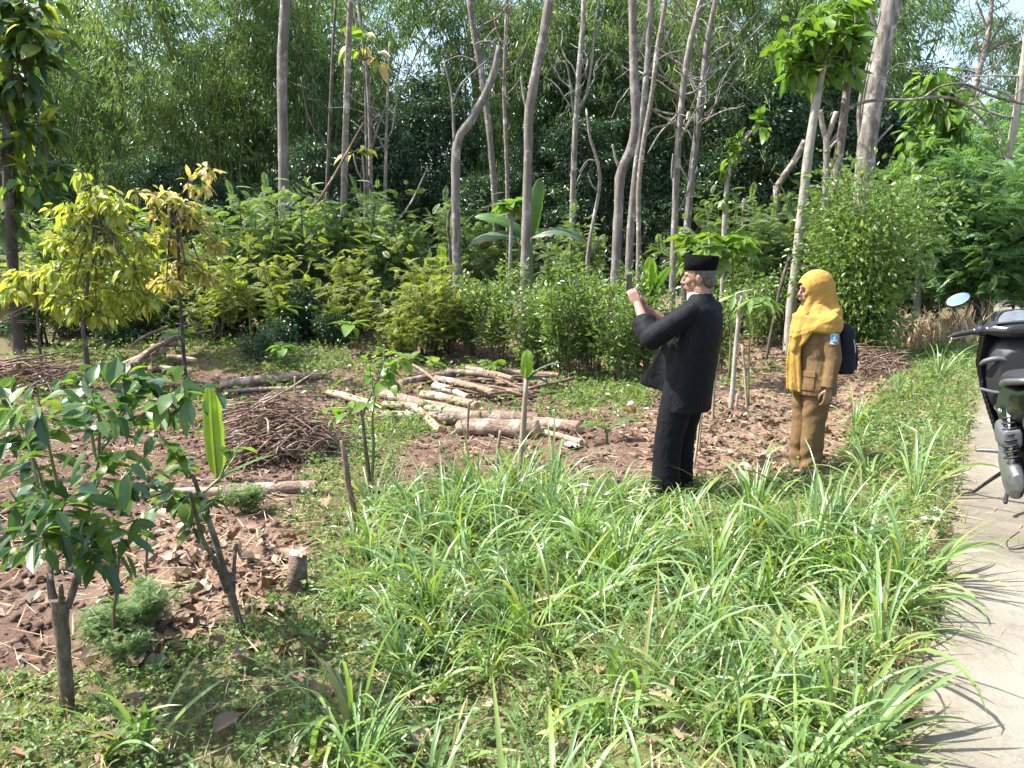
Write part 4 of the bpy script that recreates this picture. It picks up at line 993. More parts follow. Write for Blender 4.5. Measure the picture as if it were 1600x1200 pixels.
rosette('cassava_plant', 'cassava plant with drooping fingered leaves beside the grey stake', 1180, 8.6, 455, 'cassava', 12, 0.36, rad=0.012, droop=0.6)
for i, (px, py, pt, n, s, lab) in enumerate([(640, 590, 560, 12, 0.22, 'low broad-leaved weed behind the left end of the wood pile'), (680, 588, 566, 12, 0.2, 'low broad-leaved weed behind the middle of the wood pile'), (765, 600, 570, 9, 0.2, 'young lobed plant growing through the wood pile'), (725, 592, 572, 9, 0.2, 'low broad-leaved weed among the stacked poles'),
                                      (438, 535, 478, 7, 0.36, 'broad pale taro-like plant at the foot of the thick smooth trunk'), (548, 555, 505, 6, 0.3, 'broad-leaved plant at the foot of the slim trunk'), (278, 560, 522, 14, 0.24, 'small bright leafy seedling right of the pole heap'), (440, 575, 540, 12, 0.2, 'small upright weed behind the long felled pole')]):
    rosette('broadleaf_weed', lab, px, None, pt, 'shrub' if i in (0, 1, 3) else ('papaya' if i == 2 else 'bright'), n, s, base=spot(px, py), rad=0.008, group='low broad-leaved weeds around the wood piles')
# dead stalks by the palm at the left edge
p = base_at(-10, 11.5)
e = empty('palm', p, 0, 'dry palm frond fanning out at the left edge below the large-leaved tree', 'palm')
for k in range(16):
    a = 0.15 + k * 0.085
    W = wander((0, 0, 0.5), (math.cos(a), -0.2, math.sin(a)), rng.uniform(0.5, 0.95), 5, 0.03, -0.03)
    MB().put(tube(W, np.linspace(0.014, 0.004, 6), 3, False, 0.3)).obj('leaflet', M['straw'], e)
MB().put(tube([(-0.3, 0, -0.05), (0, 0, 0.5)], 0.03, 6)).obj('stem', M['brown_stem'], e)
# ------------------------------------------------------------------ felled logs, poles and brushwood
def log(px0, py0, px1, py1, w0, w1=None, label='', mat='log', lift=0.0, name='log', bend=0.02, group=None, cat='log', knots=2, lift1=None, seg=12):
    """a log lying from one pixel to another; widths in photo pixels; parts: bark, two sawn ends"""
    w1 = w1 or w0
    a = onground(px0, py0 + w0 * 0.45); b = onground(px1, py1 + w1 * 0.45)
    r0 = w0 * 0.5 * a.y / FPX; r1 = w1 * 0.5 * b.y / FPX
    a = Vector((a.x, a.y, a.z + r0 * 0.9 + lift)); b = Vector((b.x, b.y, b.z + r1 * 0.9 + (lift if lift1 is None else lift1)))
    d = b - a; L = d.length
    e = empty(name, a, 0, label, cat, group)
    e.rotation_euler = d.to_track_quat('X', 'Z').to_euler()
    n = max(8, int(L / 0.12))
    t = np.linspace(0, 1, n)
    by = bend * L * np.sin(np.pi * t * rng.uniform(0.8, 1.6) + rng.uniform(0, 1)); by -= by[0] * (1 - t) + by[-1] * t
    P = np.stack([L * t, by, 0.4 * bend * L * np.sin(np.pi * t)], -1)
    r = (r0 * (1 - t) + r1 * t) * (1 + rng.normal(size=n) * 0.035)
    V, Q, T = tube(P, r, seg, w0 < 6)
    V += rng.normal(size=V.shape) * 0.055 * r0
    mb = MB().add(V, Q, T)
    for k in range(knots):
        i = rng.integers(1, n - 1); dv = rdir(1)[0] * np.array([0.2, 1, 1]); dv = dv / np.linalg.norm(dv)
        mb.put(tube([P[i], P[i] + dv * r[i] * 1.05, P[i] + dv * r[i] * 1.25], [r[i] * 0.4, r[i] * 0.33, r[i] * 0.2], 6))
    mb.obj('bark', M[mat], e)
    for (i, s) in ((0, -1), (n - 1, 1)):
        if w0 < 6:
            continue
        ring = V[i * seg:(i + 1) * seg]; c = P[i] + np.array([s * 0.006, 0, 0])
        jj = np.arange(seg); kk = (jj + 1) % seg
        inner = P[i] + (ring - P[i]) * 0.93 + np.array([s * 0.004, 0, 0])
        vv = np.vstack([ring, inner, c])
        Qs = np.stack([jj, kk, kk + seg, jj + seg], -1); Ts = np.stack([jj + seg, kk + seg, np.full(seg, 2 * seg)], -1)
        if s < 0: Qs = Qs[:, ::-1]; Ts = Ts[:, ::-1]
        MB().add(vv, Qs, Ts).obj('sawn_end', M['end'], e, False)
    return e
gl_ = 'felled logs lying in the middle of the clearing'
log(718, 668, 840, 669, 27, 30, 'thick short log in front of the pile with its sawn end facing right', group=gl_)
log(690, 652, 842, 655, 22, 24, 'long log lying right behind the thick short one', group=gl_)
log(835, 660, 905, 668, 21, 21, 'log sticking out to the right behind the thick short one, sawn end dark', group=gl_, mat='log')
log(842, 674, 908, 690, 10, 10, 'thin pale peeled pole at the right of the thick short log', mat='peeled', group=gl_)
log(588, 650, 688, 652, 17, 18, 'log at the left end of the row, tucked under the slanting pale pole', group=gl_)
log(614, 618, 688, 672, 12, 13, 'bright peeled pole slanting down in front of the pile', mat='peeled', lift=0.05, lift1=0.0, group=gl_)
log(592, 622, 664, 641, 16, 17, 'short log left of the pile with a sawn end facing right', lift=0.06, group=gl_)
log(512, 613, 600, 638, 11, 13, 'pale pole pointing left out of the pile', mat='peeled', group=gl_)
log(600, 634, 730, 650, 13, 14, 'pale pole lying under the two longest logs', mat='peeled', group=gl_, lift=0.02)
log(638, 632, 735, 650, 15, 15, 'pale brown log behind the row of logs, left half', lift=0.03, group=gl_)
log(660, 622, 745, 640, 14, 14, 'log with broken bark behind the row of logs', lift=0.05, group=gl_)
gp = 'poles of the upper wood pile'
log(742, 592, 872, 597, 9, 8, 'long thin pole along the back of the upper wood pile', lift=0.10, group=gp, cat='pole', name='pole')
log(626, 610, 740, 592, 11, 10, 'bent pole along the back left of the upper wood pile', lift=0.10, bend=0.03, group=gp, cat='pole', name='pole')
log(680, 603, 770, 625, 12, 11, 'grey-brown pole with sawn end in the middle of the upper pile', lift=0.10, group=gp, cat='pole', name='pole', mat='log')
log(680, 612, 730, 630, 13, 9, 'grey tapering log in the upper pile', mat='log_grey', lift=0.08, group=gp, cat='pole', name='pole')
log(682, 622, 722, 634, 9, 9, 'short grey log under the tapering one', mat='log_grey', lift=0.05, group=gp, cat='pole', name='pole')
log(646, 592, 690, 620, 5, 5, 'thin stick slanting across the left of the upper pile', mat='stick', lift=0.2, lift1=0.14, group=gp, cat='pole', name='pole')
log(730, 592, 800, 610, 8, 8, 'reddish pole crossing the upper pile to the right', lift=0.16, group=gp, cat='pole', name='pole')
log(700, 598, 775, 606, 10, 9, 'thick brown pole lying across the top of the upper pile', lift=0.16, group=gp, cat='pole', name='pole')
for k in range(34):
    cx, cy_ = rng.uniform(680, 850), rng.uniform(600, 626); L = rng.uniform(25, 60); a = rng.normal() * 0.16
    log(cx - L, cy_ - L * a * 0.6, cx + L, cy_ + L * a * 0.6, rng.uniform(3, 5.5), None, 'thin reddish stick laid flat in the upper wood pile', 'stick', rng.uniform(0.0, 0.16), 'stick', 0.05, gp, 'stick', 0, rng.uniform(0.0, 0.16), 6)
gq = 'felled poles on the left'
log(345, 604, 462, 592, 14, 13, 'long felled pole on the left with its thick end at left', group=gq, cat='pole', name='pole', lift=0.03)
log(455, 593, 512, 587, 10, 7, 'thin right end piece of the long felled pole', group=gq, cat='pole', name='pole', lift=0.02)
log(350, 612, 470, 606, 7, 6, 'thin pale pole below the long felled pole', mat='peeled', group=gq, cat='pole', name='pole')
log(340, 645, 430, 640, 11, 11, 'pale pole half buried above the brushwood heap', mat='log', group=gq, cat='pole', name='pole')
gf = 'big logs in the left foreground'
log(345, 769, 492, 761, 25, 24, 'thick cracked log below the brushwood heap', group=gf)
log(140, 778, 342, 768, 15, 18, 'long pale log behind the glossy-leaved shrub', group=gf, mat='peeled')
log(-30, 866, 28, 862, 16, 16, 'pale log end at the left edge behind the glossy shrub', group=gf, mat='peeled')
gk = 'poles heaped on the left'
for k, (x0, y0, x1, y1, w, l0, l1) in enumerate([(180, 585, 262, 566, 12, .06, .2), (196, 590, 280, 558, 11, .1, .3), (215, 592, 272, 562, 9, .2, .3), (236, 590, 255, 560, 8, .1, .3), (250, 566, 290, 563, 8, .25, .22), (262, 574, 308, 574, 9, .15, .1), (255, 562, 300, 546, 5, .3, .38), (262, 564, 332, 547, 3.5, .3, .3), (225, 580, 300, 585, 9, .05, .05), (205, 570, 265, 552, 6, .25, .4)]):
    log(x0, y0, x1, y1, w, w * 0.85, ['lowest thick pole on the left flank of the crossed pole heap', 'thick pole rising through the middle of the crossed pole heap', 'pole lying on top of the thick rising one in the crossed heap', 'short steep pole propping the crossed pole heap', 'short level pole near the top right of the crossed pole heap',
        'thick level pole sticking out at the right of the crossed heap', 'thin pole pointing up right from the top of the crossed heap', 'thinnest long rod reaching far right from the crossed heap', 'bottom pole lying flat under the crossed heap', 'thin upper left pole of the crossed heap'][k], 'log', l0, 'pole', 0.04, gk, 'pole', 1, l1, 8)
def pile(name, label, px, py, rx, ry, h, n, Ls, rr, mat='stick', cat='brushwood'):
    c = onground(px, py); e = empty(name, c, 0, label, cat)
    for k in range(n):
        a = rng.uniform(0, 2 * math.pi); q = rng.uniform() ** 0.6
        x, y = rx * q * math.cos(a), ry * q * math.sin(a)
        top = h * (1 - (q * 0.95) ** 2)
        z = gz(c.x + x, c.y + y) - c.z + 0.02 + top * rng.uniform(0.15, 1)
        L = rng.uniform(*Ls) * (1.1 - 0.5 * q); ang = rng.normal() * 0.45 + (0 if rng.uniform() < 0.75 else 1.2)
        d = np.array([math.cos(ang), math.sin(ang), rng.normal() * 0.12 - 0.0])
        P = wander((x - d[0] * L / 2, y - d[1] * L / 2, z - d[2] * L / 2), d, L, 6, 0.10, 0.0)
        gg = g(P[:, 0] + c.x, P[:, 1] + c.y) - c.z + 0.012
        P[:, 2] = np.maximum(P[:, 2] + 0.12 * h * np.sin(np.linspace(0, math.pi, 7)), gg)
        r = rng.uniform(*rr)
        mb = MB().put(tube(P, np.linspace(r, r * 0.55, 7), 5))
        if rng.uniform() < 0.35:
            i = rng.integers(2, 5); W = wander(P[i], rdir(1, 0.2)[0], L * 0.3, 4, 0.15); mb.put(tube(W, np.linspace(r * 0.6, r * 0.3, 5), 4, False))
        mb.obj('stick', M[mat], e)
    return e
pile('brushwood_pile', 'big tangled heap of thin brown sticks left of the logs', 440, 712, 0.52, 0.42, 0.50, 285, (0.35, 1.05), (0.004, 0.012))
pile('brushwood_pile', 'heap of thin dark sticks at the left edge behind the glossy shrub', 40, 604, 0.75, 0.4, 0.34, 110, (0.5, 1.2), (0.006, 0.014))
pile('brushwood_pile', 'dry brown branch heap behind the legs and backpack of the woman', 1352, 590, 0.62, 0.5, 0.42, 170, (0.3, 0.8), (0.004, 0.010))
# ------------------------------------------------------------------ stakes, stumps, standing sticks
def standing(name, label, path, base_px, mat='stake', cat='stake', group='stakes and sticks stuck in the ground', forks=()):
    b = onground(*base_px); e = empty(name, b, 0, label, cat, group); off = np.array(b)
    pts, rad = ptrunk(path, b.y, False); pts = [np.array([*p]) - off for p in pts]
    pts[0] = pts[0] + np.array([0, 0, -0.05])
    limb_mesh(pts, rad, seg=7, rough=0.05).obj('shaft', M[mat], e)
    for f in forks:
        p2, r2 = ptrunk(f, b.y, False); limb_mesh([p - off for p in p2], r2, seg=5, rough=0.04).obj('side_branch', M[mat], e)
    return e
standing('stake', 'short upright stick in front of the logs, left of the banana stem', [(730, 690, 4), (731, 660, 4), (733, 628, 5)], (730, 688), 'stick', forks=[[(733, 630, 4), (740, 626, 3)]])
standing('stake', 'stubby stake in the bare earth left of the banana stem', [(777, 738, 7), (778, 705, 7), (782, 673, 6)], (777, 736))
standing('stake', 'tall grey stake with a broken top between the man and the woman', [(1142, 640, 10), (1147, 580, 9), (1152, 520, 8), (1158, 462, 8)], (1142, 640), 'bark_pale', forks=[[(1157, 470, 5), (1150, 460, 4), (1165, 455, 3), (1178, 452, 2)]])
standing('stake', 'shorter thin stake just right of the black tunic', [(1114, 655, 6), (1115, 620, 6), (1117, 582, 6)], (1114, 655))
standing('stake', 'thin stick leaning behind the legs of the man, longer of the pair', [(1082, 735, 6), (1090, 690, 5), (1096, 620, 5)], (1082, 735))
standing('stake', 'thinnest stick leaning behind the legs of the man', [(1092, 705, 4), (1095, 670, 3.5), (1098, 625, 3)], (1092, 705))
standing('stake', 'thin bare stake between the grey stake and the woman', [(1168, 642, 5), (1165, 600, 5), (1160, 540, 4)], (1168, 642), forks=[[(1164, 590, 3), (1175, 560, 2), (1190, 545, 2)], [(1163, 575, 2.5), (1150, 555, 2)]])
standing('stake', 'knee-high stub close to the foot of the tall grey stake', [(1150, 642, 6), (1151, 630, 5), (1153, 615, 5)], (1150, 642))
standing('stake', 'slanting dead sapling left of the woman, leaning right', [(1196, 565, 6), (1207, 510, 6), (1222, 440, 6), (1236, 400, 8)], (1196, 566), 'bark_dark')
standing('stake', 'slender peg beside the long felled pole', [(460, 618, 4), (461, 602, 4), (461, 588, 4)], (460, 618))
standing('stake', 'crooked dead stem standing left of the coarse grass', [(563, 838, 14), (552, 795, 13), (543, 750, 12), (539, 715, 10), (533, 688, 7)], (560, 836), 'stick', cat='dead stem')
standing('dead_branch', 'curved bare branch arching over the dry heap behind the woman', [(1375, 545, 3), (1372, 520, 3), (1360, 498, 3), (1346, 488, 2.5)], (1375, 548), 'stick', cat='branch')
def stump(label, px, py, w, h, tilt=0.1):
    b = onground(px, py); e = empty('stump', b, 0, label, 'stump'); r = w * 0.5 * b.y / FPX; H = h * b.y / FPX
    P = np.array([(0, 0, -0.05), (0.01, 0, H * 0.4), (tilt * H, 0, H)])
    V, Q, T = tube(P, [r * 1.15, r, r * 0.92], 12, True); V[:-2] += rng.normal(size=(len(V) - 2, 3)) * r * 0.07
    V[24:36, 2] += rng.normal(size=12) * r * 0.22; MB().add(V, Q, T).obj('bark', M['log'], e)
    ring = V[24:36]; c = P[2] + np.array([0, 0, 0.012]); jj = np.arange(12); 
    MB().add(np.vstack([ring * np.array([1, 1, 1]) + np.array([0, 0, 0.004]), c]), None, np.stack([jj, (jj + 1) % 12, np.full(12, 12)], -1)).obj('sawn_top', M['end'], e, False)
stump('short cut stump with pale bark at the edge of the weeds', 462, 925, 32, 70, 0.1)
# ------------------------------------------------------------------ glossy-leaved shrubs of the left foreground
def fore_shrub(label, base_px, trunk, arms, blobs, n, size, key='coffee', key2='coffee_young', p2=0.25, dy=0.18, mat='bark_brown', name='coffee_shrub'):
    b = onground(*base_px); Y = b.y; off = np.array(b)
    e = empty(name, b, 0, label, 'shrub', None)
    pts, rad = ptrunk(trunk, Y, False); pts = [p - off for p in pts]; pts[0][2] -= 0.06
    limb_mesh(pts, rad, seg=12, rough=0.035).obj('trunk', M[mat], e)
    for A in arms:
        p2_, r2 = ptrunk(A, Y, False, dY=rng.uniform(-dy, dy) * 1.5); limb_mesh([p - off for p in p2_], r2, seg=7, rough=0.03).obj('branch', M[mat if A[0][2] > 7 else 'green_stem'], e)
    tot = sum(q[2] for q in blobs); tw = MB()
    if n > 200: blobs = [(a, b_ - (28 if b_ < 720 else 0), c_, d_, e_, f_) for a, b_, c_, d_, e_, f_ in blobs]
    for (px, py, wgt, yo, tpx, tpy) in blobs:      # twig from (tpx,tpy) to (px,py), leaves hang in pairs along it
        a = np.array(at(tpx, tpy, Y)) - off; c = np.array(at(px, py, Y + yo)) - off
        W = smooth_path([a, (a + c) / 2 + np.array([0, 0, 0.03]) + rng.normal(size=3) * 0.012, c], 8)
        tw.put(tube(W, np.linspace(0.007, 0.0025, 8), 5, False))
        k = max(3, int(round(n * wgt / tot)))
        for i in range(k):
            t = 1 - 0.72 * (i / k) ** 0.9; p, T = along(W, np.array([min(t, 0.999)])); T = T[0]
            sd = np.cross(T, [0, 0, 1.0]); sd = sd / max(np.linalg.norm(sd), 1e-3) * (1 if i % 2 else -1)
            d = T * 0.55 + sd * 0.9 + rng.normal(size=3) * 0.35; d[2] -= rng.uniform(-0.15, 0.85)
            hang(e, key2 if (rng.uniform() < p2 * (1.5 if i < 3 else 0.6)) else key, p[0], d, size * rng.uniform(0.5, 1.3))
    tw.obj('twig', M['green_stem'], e)
    if n > 200:
        fb = MB()
        for (px, py, wgt, yo, tpx, tpy) in blobs: leafblob(fb, np.array(at(px, py, Y + yo * 1.6 + 0.1)) - off, (0.11, 0.14, 0.09), 13, size * 0.95, 0.5, 0.2, 0.3, 0.5)
        tag(fb.obj('foliage', M[key], e, False), kind='stuff')
    return e
fore_shrub('glossy dark-leaved shrub with a stout forked trunk in the left foreground', (105, 1112),
           [(106, 1112, 28), (102, 1060, 26), (98, 1000, 26), (94, 965, 32), (95, 940, 32)],
           [[(90, 955, 20), (80, 920, 15), (79, 880, 12), (85, 820, 9), (95, 780, 6)], [(104, 950, 18), (118, 912, 13), (126, 870, 11), (140, 790, 8), (160, 700, 6), (190, 650, 4)], [(96, 948, 14), (95, 915, 8)],
            [(135, 800, 5), (180, 760, 4), (240, 700, 3)], [(84, 850, 5), (40, 800, 4), (10, 760, 3)], [(126, 870, 5), (180, 850, 4), (230, 830, 3)]],
           [(60, 650, 9, -0.1, 90, 760), (20, 690, 8, 0.1, 80, 800), (110, 640, 9, 0.15, 150, 720), (150, 665, 8, -0.15, 155, 720), (200, 610, 9, 0.0, 185, 660), (250, 620, 10, 0.1, 190, 650), (290, 640, 9, -0.05, 210, 660), (230, 680, 8, 0.2, 160, 700),
            (170, 720, 7, -0.2, 140, 780), (210, 760, 8, 0.1, 150, 780), (60, 740, 9, 0.15, 88, 820), (20, 790, 8, -0.1, 84, 850), (100, 780, 9, -0.2, 90, 830), (150, 800, 9, 0.2, 126, 860), (190, 820, 8, -0.1, 130, 860), (70, 830, 8, -0.15, 82, 880), (110, 840, 8, 0.1, 120, 880), (160, 860, 7, -0.1, 124, 880), (40, 850, 6, 0.1, 80, 880), (130, 610, 6, 0.1, 170, 690), (10, 650, 6, 0.2, 60, 760)],
           298, 0.092, p2=0.5)
fore_shrub('thin double-stemmed shrub right of the glossy one, stems leaning left', (385, 992),
           [(388, 994, 15), (372, 965, 14), (362, 930, 16), (350, 890, 13), (335, 840, 12), (318, 790, 10), (300, 740, 8)],
           [[(356, 925, 13), (338, 880, 10), (318, 845, 9), (305, 800, 8), (298, 770, 6)], [(364, 930, 9), (366, 880, 7), (370, 850, 5)], [(312, 775, 5), (345, 745, 4), (368, 712, 3)], [(300, 745, 5), (270, 700, 4)]],
           [(340, 780, 5, -0.1, 320, 800), (372, 700, 3, 0.0, 345, 745), (300, 830, 5, 0.1, 312, 820), (280, 790, 5, -0.1, 300, 780), (270, 740, 6, 0.1, 300, 745), (250, 780, 6, 0.2, 298, 770), (260, 690, 5, -0.1, 290, 730), (225, 800, 4, 0.1, 298, 780)],
           110, 0.088, p2=0.4)
fore_shrub('leafy sapling with a bright crown in the open left of the slanting poles', (578, 775),
           [(580, 778, 9), (576, 740, 8), (570, 690, 7), (566, 650, 6), (562, 635, 5)], [[(580, 760, 7), (584, 700, 6), (582, 650, 4), (590, 600, 3)], [(566, 650, 4), (590, 590, 3), (600, 560, 2)]],
           [(570, 560, 5, 0, 585, 620), (600, 545, 6, 0.1, 588, 600), (630, 560, 6, -0.1, 592, 590), (610, 580, 5, 0.1, 588, 600), (625, 605, 5, -0.1, 590, 600), (545, 640, 3, 0, 562, 640), (500, 640, 3, 0.1, 560, 640), (580, 630, 4, -0.1, 566, 650), (520, 655, 3, 0, 562, 645)],
           80, 0.105, key='bright', key2='coffee_young', p2=0.4, name='sapling')
fore_shrub('dark slender weed stem right of the stout forked trunk', (172, 1030), [(172, 1032, 6), (178, 960, 5), (184, 900, 4.5), (186, 860, 4)], [], [(186, 860, 3, 0, 182, 910), (200, 900, 3, 0.1, 182, 940), (165, 930, 3, 0, 178, 960)], 10, 0.07, mat='brown_stem', name='weed_stem')
fore_shrub('thin upright reddish weed stem above the dry leaves at left', (228, 960), [(228, 960, 3), (228, 900, 3), (230, 830, 2.5)], [], [(232, 830, 2, 0, 229, 860), (222, 850, 2, 0.05, 229, 880)], 8, 0.07, mat='brown_stem', name='weed_stem')
# feathery weeds at the foot of the glossy shrub
for (px, py, sc, lab) in [(215, 995, 0.42, 'low feathery weed right of the stout forked trunk'), (165, 1010, 0.36, 'low feathery weed beside the stout forked trunk'), (205, 1035, 0.3, 'smallest feathery weed below the stout forked trunk'), (385, 800, 0.4, 'feathery weed below the bright banana shoot')]:
    shrub('feathery_weed', LAM[1] if sc != 0.42 else LAM[0], px, py, (sc * 0.5, sc * 0.5, sc * 0.28), lab, 'feathery weeds near the glossy shrub', cat='weed')

# ------------------------------------------------------------------ grass, weeds and litter
def blades(P, ang, e0, curv, L, W, ns=7, twist=0.0):
    """long folded grass blades that rise and arch over"""
    n = len(P); t = np.linspace(0, 1, ns + 1)
    el = e0[:, None] - curv[:, None] * t[None] ** 1.6
    st = (L / ns)[:, None]
    h = np.cumsum(np.concatenate([np.zeros((n, 1)), np.cos(el[:, :-1]) * st], 1), 1); v = np.cumsum(np.concatenate([np.zeros((n, 1)), np.sin(el[:, :-1]) * st], 1), 1)
    an = ang[:, None] + twist * t[None] * rng.normal(size=(n, 1))
    C = np.stack([P[:, 0:1] + h * np.cos(an), P[:, 1:2] + h * np.sin(an), P[:, 2:3] + v], -1)
    w = 0.5 * W[:, None] * np.interp(t, [0, .15, .45, .8, 1], [.55, .9, 1, .6, .03])[None]
    rol = rng.normal(size=(n, 1)) * 0.5
    S = np.stack([-np.sin(an) * np.cos(rol), np.cos(an) * np.cos(rol), np.broadcast_to(np.sin(rol), an.shape)], -1)
    Nn = np.stack([-np.sin(el) * np.cos(an), -np.sin(el) * np.sin(an), np.cos(el)], -1)
    V = np.stack([C + S * w[..., None] + Nn * (0.35 * w[..., None]), C, C - S * w[..., None] + Nn * (0.35 * w[..., None])], 2)
    k = (np.arange(n) * (ns + 1) * 3)[:, None, None]; b = (np.arange(ns) * 3)[None, :, None]
    q = np.concatenate([k + b + np.array([0, 1, 4, 3]), k + b + np.array([1, 2, 5, 4])], 1).reshape(-1, 4)
    return V.reshape(-1, 3), q
def sample(n, x0, x1, y0, y1, ypow=1.0):
    return rng.uniform(x0, x1, n), y0 + (y1 - y0) * rng.uniform(0, 1, n) ** ypow
def patchy(x, y, k, s, thr): return wob(x, y, k, s) * 0.5 + 0.5 * wob(x, y, k * 2.6, s + 2) > thr

# coarse broad-bladed grass
def tuft_points(n, zone='green'):
    x, y = sample(n * 9, -3.0, 7.0, 1.3, 12, 1.35)
    zg, z2, zl, zr = zones(x, y); px, py = pix(x, y, g(x, y))
    ok = zg & (side(x, y) > 0.12)
    p = np.where(px < 330, 0.06, np.where(px < 540, np.where(py < 1010, 0.0, 0.2), 1.0)) * np.where((py > 1040) & (px < 1000), 0.35, 1.0) * np.where((px > 1345) & (py < 720), 0.15, 1.0)
    ok &= rng.uniform(size=len(x)) < p
    ok &= patchy(x, y, 2.3, 0.4, -0.40)
    ok &= ~((px > 1165) & (px < 1335) & (py < 815)) & ~((px > 970) & (px < 1120) & (py < 800))
    return x[ok][:n], y[ok][:n]
x, y = tuft_points(400)
P = []; A = []; E = []; Cc = []; LL = []; Wd = []
for xx, yy in zip(x, y):
    m = rng.integers(10, 34); size = 0.35 + 0.8 * rng.uniform() ** 1.4; size = size * (0.85 if yy < 2.6 else 1.0)
    lean = rng.uniform(0, 6.28)
    for k in range(m):
        a = rng.uniform(0, 6.28); a = a + 0.9 * math.sin(lean - a)
        r_ = rng.uniform(0, 0.05); px_, py_ = xx + r_ * math.cos(a), yy + r_ * math.sin(a)
        P.append((px_, py_, gz(px_, py_) - 0.01)); A.append(a); E.append(rng.uniform(0.7, 1.5)); Cc.append(rng.uniform(0.5, 2.7))
        LL.append(size * rng.uniform(0.3, 0.68)); Wd.append(rng.uniform(0.007, 0.021) * (0.6 + 0.5 * size))
bm = MB().put(blades(np.array(P), np.array(A), np.array(E), np.array(Cc), np.array(LL), np.array(Wd)))
tag(bm.obj('broad_grass', M['grass'], None, True), 'coarse broad-bladed grass covering the bank beside the road', 'grass', None, 'stuff')
# clumps one can pick out
def grass_clump(label, px, py, n, L, W, bias=None, e=(0.8, 1.5), c=(0.3, 1.8)):
    b = onground(px, py); o = empty('grass_clump', b, 0, label, 'grass clump', 'coarse grass clumps that stand out')
    for k in range(n):
        a = rng.uniform(0, 6.28) if bias is None else bias + rng.normal() * 0.7
        V, Q = blades(np.array([[0.03 * math.cos(a), 0.03 * math.sin(a), -0.01]]), np.array([a]), np.array([rng.uniform(*e)]), np.array([rng.uniform(*c)]), np.array([L * rng.uniform(0.6, 1.15)]), np.array([W * 0.95 * rng.uniform(0.6, 1.25)]), 9)
        MB().add(V, Q).obj('blade', M['grass'], o)
    return o
for a in [
    ('grass clump spilling over the road edge right of the middle', 1440, 905, 20, 0.42, 0.020, -0.1, (0.5, 1.2), (0.8, 1.8)),
    ('tall grass clump in front of the shoes of the man', 985, 822, 16, 0.42, 0.020, None, (0.8, 1.5), (0.4, 1.6)),
    ('grass clump with a tall pointed blade left of the banana stem', 745, 800, 16, 0.62, 0.022, 2.6, (0.9, 1.4), (0.1, 0.9)),
    ('wide arching grass clump in the centre of the green bank', 930, 930, 22, 0.60, 0.024, None, (0.8, 1.5), (0.4, 1.8)),
    ('grass clump drooping left in the middle foreground', 690, 1030, 20, 0.55, 0.024, 3.3, (0.6, 1.4), (0.8, 2.0)),
    ('grass clump at the right, between the woman and the road', 1355, 755, 24, 0.42, 0.020, None, (0.9, 1.5), (0.6, 2.0)),
    ('grass clump with upright blades at the bottom left corner', 225, 1165, 9, 0.46, 0.026, None, (0.9, 1.4), (0.2, 1.0)),
    ('sparse grass clump bending right at the bottom left', 150, 1190, 7, 0.36, 0.026, 0.2, (0.8, 1.3), (0.6, 1.6)),
    ('single bending grass blades at the bottom, left of centre', 480, 1185, 6, 0.34, 0.022, 0.0, (0.9, 1.4), (0.4, 1.2)),
    ('grass clump at the bottom centre, blades splayed wide', 700, 1195, 7, 0.30, 0.020, None, (0.7, 1.3), (0.4, 1.4)),
    ('grass clump at the lower right beside the concrete', 1190, 1100, 16, 0.42, 0.024, None, (0.8, 1.5), (0.5, 1.6)),
    ('grass clump in the bottom right corner leaning over the road', 1330, 1175, 14, 0.42, 0.024, 0.1, (0.4, 1.2), (0.5, 1.6)),
    ('upright grass clump halfway down the bank at right', 1250, 890, 18, 0.50, 0.022, None, (0.9, 1.5), (0.4, 1.5)),
    ('grass clump around the trouser legs of the woman', 1265, 790, 14, 0.22, 0.013, None, (0.8, 1.5), (0.5, 1.6)),
    ('low grass clump growing out of the dry leaves left of the woman', 1190, 715, 9, 0.30, 0.014, None, (0.7, 1.4), (0.6, 1.6)),
    ('grass clump left of the crooked dead stem base', 655, 830, 16, 0.46, 0.020, 2.9, (0.7, 1.4), (0.6, 1.8)),
    ('grass clump at the road edge near the scooter', 1455, 700, 16, 0.36, 0.014, None, (0.7, 1.4), (0.6, 1.8)),
    ('grass clump below the big arching one, lower centre', 1090, 1010, 16, 0.48, 0.022, None, (0.8, 1.5), (0.5, 1.7))]:
    grass_clump(*a)
# small-leaved weeds
x, y = sample(46000, -3.4, 8.0, 1.2, 15, 1.35)
zg, z2, zl, zr = zones(x, y)
ok = ((zg & patchy(x, y, 3.1, 1.7, -0.75)) | (z2 & (rng.uniform(size=len(x)) < 0.75)) | (~zl & ~zg & patchy(x, y, 1.9, 5.1, 0.75) & (rng.uniform(size=len(x)) < 0.6))) & ~zr & (side(x, y) > -0.02)
x, y = x[ok], y[ok]; z = g(x, y)
m = len(x); k = 7
hgt = rng.uniform(0.02, 0.11, m) * (1 + 0.6 * (patchy(x, y, 2.2, 3.3, 0.2)))
lsz = rng.uniform(0.012, 0.034, m) * np.where(y > 6, 1.3, 1.0)
cx = np.repeat(x, k) ; cyy = np.repeat(y, k); cz = np.repeat(z, k); hh = np.repeat(hgt, k) * rng.uniform(0.25, 1, m * k)
a = rng.uniform(0, 6.28, m * k); D = np.stack([np.cos(a), np.sin(a), rng.uniform(-0.2, 0.7, m * k)], -1)
P = np.stack([cx, cyy, cz + hh], -1) + D * rng.uniform(0.004, 0.03, (m * k, 1))
L = np.repeat(lsz, k) * rng.uniform(0.7, 1.2, m * k)
wm = MB().put(leaves(P, D, rdir(m * k, 1.4), L, L * 0.62, 0.08, 0.1, 0.3, 0.68, 0.75))
tag(wm.obj('weeds', M['weed'], None, False), 'carpet of small round-leaved weeds on the bank and among the logs', 'weeds', None, 'stuff')
